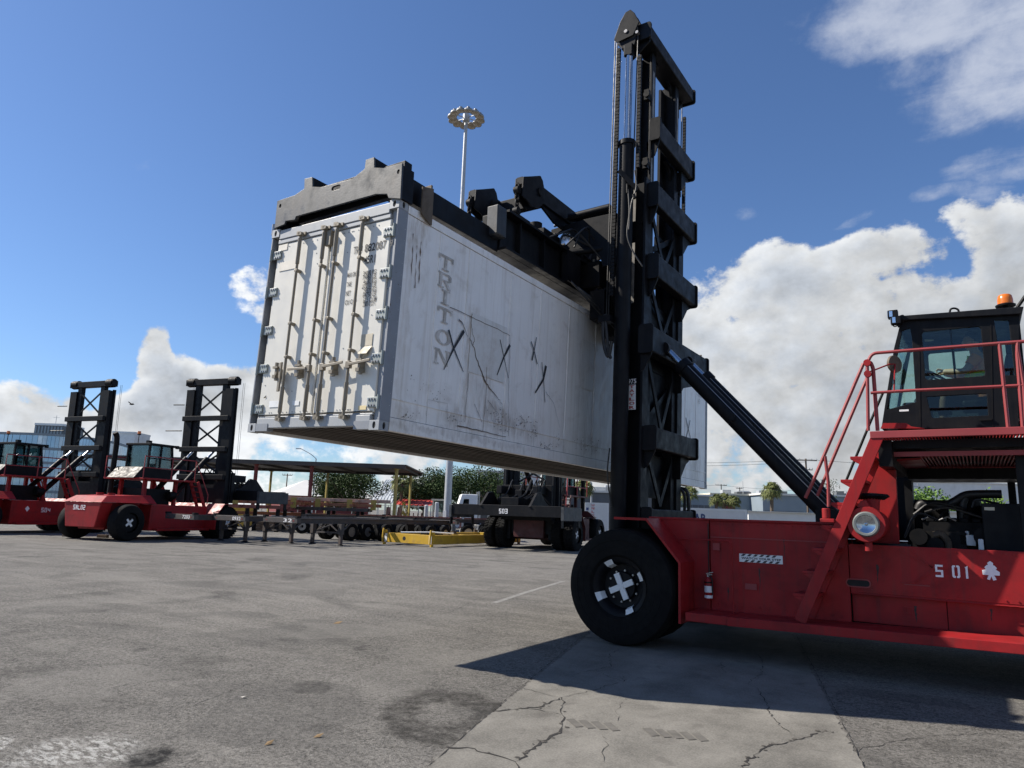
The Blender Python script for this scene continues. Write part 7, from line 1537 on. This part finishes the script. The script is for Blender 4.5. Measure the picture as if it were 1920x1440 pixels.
# white roofed shed with red walls
a, b = gp(522, 112), gp(690, 118); u = (b - a); n = V((-u.y, u.x, 0)).normalized(); h = zup(a, 928); hr = zup(a.lerp(b, .3), 897)
wh = thing('warehouse', 'white roofed shed with red walls behind the canopy columns', 'building', a); m = MB(); m.obox(a, u, n * 16, V((0, 0, h))); m.build('wall', REDW, wh)
e = u.normalized(); m = MB(); q0 = a - e * 1 - n * 1 + V((0, 0, h + .01)); q1 = b + e * 1 - n * 1 + V((0, 0, h + .01)); q2, q3 = q1 + n * 18, q0 + n * 18; r0 = a + e * 5 + n * 8 + V((0, 0, hr)); r1 = b - e * 2 + n * 8 + V((0, 0, hr)); m.add([q0, q1, q2, q3, r0, r1], [(0, 1, 5, 4), (1, 2, 5), (2, 3, 4, 5), (3, 0, 4), (0, 3, 2, 1)]); m.build('roof', ROOFW, wh)
# curved grey tents
def tent(label, px0, px1, d, pyt, pyb, mt, group=None):
    a, b = gp(px0, d), gp(px1, d); t = thing('awning', label, 'awning', a, group); u = b - a; n = V((-u.y, u.x, 0)).normalized(); hb_, ht = zup(a, pyb), zup(a, pyt); m = MB(); k = 9; vs = []
    for i in range(k + 1):
        f = i / k; vs += [a + n * 6 * f + V((0, 0, hb_ + (ht - hb_) * math.sin(f * PI / 2))), b + n * 6 * f + V((0, 0, hb_ + (ht - hb_) * math.sin(f * PI / 2)))]
    m.add(vs, [(2 * i, 2 * i + 1, 2 * i + 3, 2 * i + 2) for i in range(k)]); m.smooth = True; m.build('cover', mt, t, fix=False)
    m = MB()
    for f in (0, .33, .66, 1): p = a + u * f; m.cyl(p, p + V((0, 0, hb_)), .06, n=6)
    m.build('post', GALV, t); m = MB()
    for f in range(9): p = a + u * (f / 8); m.tube([p + n * 6 * g_ - n * .02 + V((0, 0, hb_ + .03 + (ht - hb_) * math.sin(g_ * PI / 2))) for g_ in (0, .25, .5, .75, 1)], .05, 5)
    m.build('rib', mt if mt is not WALLB and 'red' in mt.name else WALLW, t)
tent('grey ribbed curved awning between the dense tree and the yellow column', 690, 737, 92, 918, 942, mat('grey_fabric', (.42, .45, .47), .5, 0, .2, .8)); tent('taller blue grey curved roof behind the grey awning', 708, 742, 104, 896, 925, WALLB)
tent('bright red awning low behind the yellow canopy columns', 738, 806, 78, 933, 946, mat('red_fabric', (.40, .045, .03), .6, 0, .25, 1))
block('warehouse', 'plain white building glimpsed above the S 03 handler', 893, 1010, 105, 887, 10, WALLW, ROOFW, winrow(1.0, 3.0, 6, 1.0))
block('warehouse', 'dark slate warehouse right of the S 03 handler under the container', 1068, 1262, 110, 925, 14, WALLD, ROOFW, winrow(.8, 2.4, 8, 1.0, WALLB))
block('warehouse', 'low cream roofed white banded building right of the container end', 1262, 1335, 118, 930, 12, WALLB, ROOFW, many(stripes([(0, 1.4, WALLW, 0, 1, 'white_band'), (2.1, 3.4, WALLW, 0, 1, 'white_band')]), winrow(3.6, 4.3, 6, .9, WALLD)))
block('warehouse', 'long blue grey building with railed gallery behind the low palms', 1335, 1432, 122, 929, 14, WALLB, CREAM, many(stripes([(2.55, 2.75, WALLW, 0, 1, 'gallery_edge'), (3.9, 4.5, REDW, .2, .42, 'sign_board')]), winrow(2.9, 3.8, 7, .9, WALLW)))
block('warehouse', 'blue grey building with white awning behind the tall palm', 1432, 1512, 116, 929, 14, WALLB, ROOFW, many(stripes([(1.6, 1.85, WALLW, .0, .8, 'awning_edge'), (.5, 1.4, BLUE, .02, .14, 'sign_board'), (2.4, 2.6, WALLW, 0, .75, 'gallery_edge')]), winrow(2.7, 3.7, 6, 1.0, WALLD)))
block('warehouse', 'grey blue shed behind the stair of the near handler', 1512, 1690, 125, 932, 14, WALLB, ROOFW, winrow(1.4, 2.8, 9, 1.0, WALLW))
block('warehouse', 'far pale building high behind the bushes in the engine bay', 1700, 2050, 170, 908, 14, WALLW, ROOFW, winrow(6, 8, 14, 1.2, WALLD))
block('yard_wall', 'long white yard wall seen through the engine bay', 1650, 1990, 36, 962, .3, WALLW, ROOFW, None, None, 'wall', 0, .06)
block('yard_wall', 'low pale boundary wall beside the palms right of the lettered container', 1405, 1660, 66, 963, .3, WALLW, ROOFW, None, None, 'wall', 0, .06)
# lettered white container far right and vertical lettered box
def shipbox(label, px0, px1, d, pyt, mt, ribs=34):
    a, b = gp(px0, d), gp(px1, d); u = b - a; n = V((-u.y, u.x, 0)).normalized(); h = zup(a, pyt); t = thing('shipping_container', label, 'container', a); m = MB(); m.obox(a + V((0, 0, .12)), u, n * 2.44, V((0, 0, h - .12))); m.build('box', mt, t); m = MB()
    for i in range(ribs): p = a + u * ((i + .3) / ribs); m.obox(p - n * .03 + V((0, 0, .25)), u * (.4 / ribs), n * .029, V((0, 0, h - .42)))
    m.build('corrugation', mt, t, kind='stuff'); m = MB(); m.obox(a - n * .035 + V((0, 0, h - .16)), u, n * .034, V((0, 0, .155))); m.obox(a - n * .035 + V((0, 0, .0)), u, n * .034, V((0, 0, .2))); m.split('side_rail', mt, t)
    for p in (a, b - u.normalized() * .16): m = MB(); m.obox(p - n * .04 + V((0, 0, .0)), u.normalized() * .16, n * .039, V((0, 0, h))); m.build('corner_post', mt, t)
    return t, a, u, n, h
t, a, u, n, h = shipbox('white shipping container on the ground far right, dark blue letters along its side', 1258, 1402, 54, 951, WALLW)
text('lettering', 'ENSTAR', a + u * .02 - n * .042 + V((0, 0, h - 1.12)), u, (0, 0, 1), u.length * .45, .70, mat('navy_letters', (.03, .05, .14), .6), t, bold=.03)
t, a, u, n, h = shipbox('white lettered box beyond the S 03 handler, red letters stacked down its face', 1096, 1141, 64, 942, WALLW, 8)
RL = mat('red_letters', (.5, .05, .06), .6); NL = mat('navy_letters', (.04, .06, .18), .6)
for i, ch in enumerate('UNLOADING'): text('letter', ch, a + u * .28 - n * .045 + V((0, 0, h - .32 - i * .30)), u, (0, 0, 1), .24, .21, RL, t, bold=.02)
for i, ch in enumerate('1824'): text('letter', ch, a + u * .05 - n * .045 + V((0, 0, h - .7 - i * .34)), u, (0, 0, 1), .22, .24, NL, t, bold=.02)
lv = thing('generator', 'small white louvred unit on the ground left of the red lettered box', 'generator', gp(1092, 62)); p = gp(1087, 62); q_ = gp(1097, 62); m = MB(); m.obox(p, q_ - p, V((-u.y, u.x, 0)).normalized() * .9, V((0, 0, 1.4))); m.build('casing', WALLD, lv)
for i in range(9): m = MB(); m.obox(p - n * .06 + V((0, 0, .1 + i * .145)), q_ - p, n * .055, V((0, 0, .09))); m.build('louvre', WALLW, lv)

# ---------------------------------------------------------------- vehicles behind the mast foot
def vbox(m, o, u, n, x0, x1, y0, y1, z0, z1): m.obox(o + u * x0 + n * y0 + V((0, 0, z0)), u * (x1 - x0), n * (y1 - y0), V((0, 0, z1 - z0)))
def truck(label, px, d, mt, ang_, cream=False):
    o = gp(px, d); u = V((math.cos(ang_), math.sin(ang_), 0)); n = V((-u.y, u.x, 0)); t = thing('truck', label, 'truck', o)
    m = MB(); m.prism([(0, .9), (2.0, .9), (2.0, 3.5), (.5, 3.5), (.1, 2.1)], o - n * 1.2, u, V((0, 0, 1)), -2.4); cb = m.build('cab', mt, t, bevel=.08)
    k = MB(); k.prism([(.55, 2.15), (1.2, 2.15), (1.2, 3.05), (.72, 3.05)], o - n * 1.205, u, V((0, 0, 1)), .004); k.build('window', GLASSD if not cream else DARK, cb); k = MB(); k.prism([(-1.0, 2.15), (1.0, 2.15), (.9, 3.1), (-.9, 3.1)], o + u * .06 + n * 0, n * 1, (u * .25 + V((0, 0, 1))).normalized(), .05); k.build('windscreen', DARK, cb)
    m = MB(); vbox(m, o, u, n, 1.0, 7.2, -.5, .5, .75, .98); vbox(m, o, u, n, 5.6, 6.6, -.9, .9, .981, 1.15); m.build('frame', BLKD, t)
    m = MB(); vbox(m, o, u, n, -.05, .4, -1.2, 1.2, .45, .92); m.build('bumper', mt, t)
    for x in (1.0, 5.2, 6.4):
        for s in (-1, 1):
            c = o + u * x + n * s * 1.0 + V((0, 0, .52)); k = MB(); k.lathe([(-.16, .28), (-.17, .44), (-.12, .52), (.12, .52), (.17, .44), (.16, .28), (.1, .27), (.1, 0)], c, n * s, 20); w_ = k.build('wheel', TYRE, t); k = MB(); k.lathe([(.09, .26), (.12, .1), (.12, 0)], c, n * s, 14); k.build('rim', STEEL, w_)
    for s in (-1, 1): m = MB(); m.cyl(o + u * 2.15 + n * s * .9 + V((0, 0, 1)), o + u * 2.15 + n * s * .9 + V((0, 0, 3.8)), .07, n=8); m.build('exhaust_stack', STEEL, t); 
    m = MB(); m.cyl(o + u * 2.3 - n * 1.0 + V((0, 0, .7)), o + u * 3.5 - n * 1.0 + V((0, 0, .7)), .3, n=14); m.build('fuel_tank', STEEL, t)
    return t
truck('white truck tractor half hidden behind the S 03 handler, right of the light mast', 851, 66, WHITE, ang + .15)
for px_, d_, mt_, lab_ in ((775, 66, BRONZE, 'low rusty orange flatbed left of the light mast under the trees'), (752, 70, RUSTRED, 'low faded red flatbed behind the yellow step frame')):
    o = gp(px_, d_); t = thing('flatbed_trailer', lab_, 'trailer', o); u, n = CRh, CFh
    m = MB(); vbox(m, o, u, n, -1.6, 2.4, 0, 2.2, 1.0, 1.25); m.build('deck', mt_, t, bevel=.02); m = MB(); vbox(m, o, u, n, -1.6, -1.5, 0, 2.2, 1.251, 2.1); m.build('headboard', mt_, t)
    for q in range(5): m = MB(); vbox(m, o, u, n, -1.3 + q * .8, -1.2 + q * .8, -.03, -.001, .85, 1.6); m.build('stake', mt_, t)
    for x in (-1.0, 1.2, 2.0): k = MB(); k.lathe([(-.15, .25), (-.16, .45), (-.1, .5), (.1, .5), (.16, .45), (.15, .25), (.1, 0)], o + u * x + n * .3 + V((0, 0, .5)), n, 18); k.build('wheel', TYRE, t)
ft = thing('yard_tractor', 'cream cabbed yard tractor with red body immediately left of the light mast', 'tractor', gp(816, 61)); o = gp(808, 61); u, n = CRh, CFh
m = MB(); vbox(m, o, u, n, 0, 1.5, 0, 2, .5, 1.4); m.build('body', RUSTRED, ft, bevel=.05)
m = MB()
for x in (0, 1.38):
    for y in (0, 1.4): vbox(m, o, u, n, x, x + .12, y, y + .12, 1.401, 2.75)
vbox(m, o, u, n, -.1, 1.6, -.1, 1.6, 2.751, 2.9); vbox(m, o, u, n, .13, 1.37, .03, .06, 1.401, 1.7); m.build('cab', CREAM, ft)
m = MB(); vbox(m, o, u, n, .13, 1.37, .05, .06, 1.75, 2.70); m.build('window', GLASSD, ft)
for x in (.3, 1.2): k = MB(); k.lathe([(-.15, .25), (-.16, .45), (.16, .45), (.15, .25), (.1, 0)], o + u * x + V((0, 0, .45)), n, 18); k.build('wheel', TYRE, ft)

# ---------------------------------------------------------------- poles and wires
def upole(label, px, d, pyt, arms, r=.14, mt=BARK):
    b = gp(px, d); h = zup(b, pyt); t = thing('utility_pole', label, 'utility pole', b, 'utility poles along the far street'); m = MB(); m.cyl(b, b + V((0, 0, h)), r, r * .7, n=8); m.build('pole', mt, t)
    for z, w_ in arms:
        m = MB(); m.bar(b + V((0, 0, h - z)) - CRh * w_, b + V((0, 0, h - z)) + CRh * w_, .12, .12); ar = m.build('crossarm', mt, t); k = MB()
        for f in (-1, -.55, .55, 1): p = b + V((0, 0, h - z + .06)) + CRh * w_ * f; k.cyl(p, p + V((0, 0, .22)), .05, n=6)
        k.build('insulator', STEEL, ar)
    return b, h
p1, h1 = upole('tall utility pole with two crossarms behind the stair rails', 1517, 100, 860, ((.25, 1.6), (1.6, .9)), .17)
p2, h2 = upole('utility pole with one crossarm on the skyline left of the low palms', 1354, 150, 908, ((.2, 1.2),)); p3, h3_ = upole('utility pole on the skyline between the low palms and the tall palm', 1389, 155, 914, ((.2, .8),)); p4, h4 = upole('utility pole seen through the engine bay, left of the bush', 1707, 60, 903, ((.4, 1.0),), .14, GALV)
p5, h5 = upole('thin utility pole above the white roofed shed', 532, 130, 888, ((.3, .9),), .14)
for i, (pa, pb_, sag, lab) in enumerate([((1517, 100, 861), (900, 118, 845), 1.2, 'top wire running left from the tall utility pole'), ((1517, 100, 866), (900, 118, 852), 1.2, 'second wire running left from the tall utility pole'), ((1517, 100, 861), (2100, 92, 858), 1.0, 'top wire running right from the tall utility pole behind the stair'), ((1354, 150, 909), (1100, 150, 900), .8, 'low wire running left from the far skyline pole'), ((1354, 150, 910), (1700, 150, 916), .9, 'low wire running right from the far skyline pole')]):
    a = gp(pa[0], pa[1]); a.z = zup(a, pa[2]); b = gp(pb_[0], pb_[1]); b.z = zup(b, pb_[2]); m = MB(); m.tube([a.lerp(b, k / 12) - V((0, 0, sag * 4 * (k / 12) * (1 - k / 12))) for k in range(13)], .022, 5); tag(m.build('overhead_wire', BLKD), lab, 'wire', 'overhead wires')
b = gp(583, 95); h = zup(b, 860); t = thing('street_lamp', 'slim grey street lamp rising past the canopy roof beside the red column', 'street lamp', b); m = MB(); m.cyl(b, b + V((0, 0, h)), .12, .08, n=8); m.tube(curve([b + V((0, 0, h)), b + V((0, 0, h + .6)) - CRh * .8, b + V((0, 0, h + 1.3)) - CRh * 2.2], 5), .05, 6); m.build('pole', GALV, t); m = MB(); p = b + V((0, 0, h + 1.3)) - CRh * 2.2; m.obox(p - V((0, 0, .06)), -CRh * .7, CFh * .25, V((0, 0, .12))); m.build('lamp_head', GALV, t)
b = gp(1108, 80); h = zup(b, 905); t = thing('street_lamp', 'plain grey post standing behind the red lettered box', 'post', b); m = MB(); m.cyl(b, b + V((0, 0, h)), .12, .1, n=8); m.build('pole', GALV, t); m = MB(); m.tube([b + V((0, 0, h)), b + V((0, 0, h + .3)) - CRh * .3, b + V((0, 0, h + .35)) - CRh * .9], .05, 6); m.build('lamp_head', GALV, t)
# mesh fence along the yard edge
fc = thing('fence', 'thin galvanised post and rail yard fence in front of the far trees', 'fence', gp(600, 76)); pts = [gp(px, 76) for px in range(420, 1100, 34)]
for p in pts: m = MB(); m.cyl(p, p + V((0, 0, 2.3)), .04, n=6); m.build('post', GALV, fc)
m = MB(); m.tube([p + V((0, 0, 2.28)) for p in pts], .03, 5); m.tube([p + V((0, 0, 1.2)) for p in pts], .02, 5); m.build('rail', GALV, fc)
# gull
bd = at(247, 758, 62); t = thing('bird', 'small dark bird gliding in the sky above the parked handlers', 'bird', bd); m = MB(); m.lathe([(-.22, 0), (-.15, .05), (0, .075), (.14, .05), (.2, .03), (.26, 0)], bd, CRh, 10); m.build('body', BLKD, t); m = MB()
for s in (-1, 1): m.add([bd + CRh * .08, bd - CRh * .08, bd - CRh * .16 - CFh * s * .42 + V((0, 0, .16)), bd - CRh * .05 - CFh * s * .40 + V((0, 0, .17))], [(0, 1, 2, 3)]); m.add([bd - CRh * .16 - CFh * s * .42 + V((0, 0, .16)), bd - CRh * .05 - CFh * s * .40 + V((0, 0, .17)), bd - CRh * .3 - CFh * s * .75 + V((0, 0, .1))], [(0, 1, 2)])
m.build('wing', BLKD, t, fix=False)
# timber chocks under the tail wheel
for px, py, lab in ((116, 1006, 'weathered wood block on the ground left of the tail wheel'), (181, 1008, 'weathered wood block on the ground right under the tail')):
    o = onz(px, py); m = MB(); m.obox(V((o.x, o.y, 0)), CRh * .5, CFh * .2, V((0, 0, .14))); tag(m.build('wood_block', WOOD), lab, 'wood block', 'wood blocks by the tail wheel')
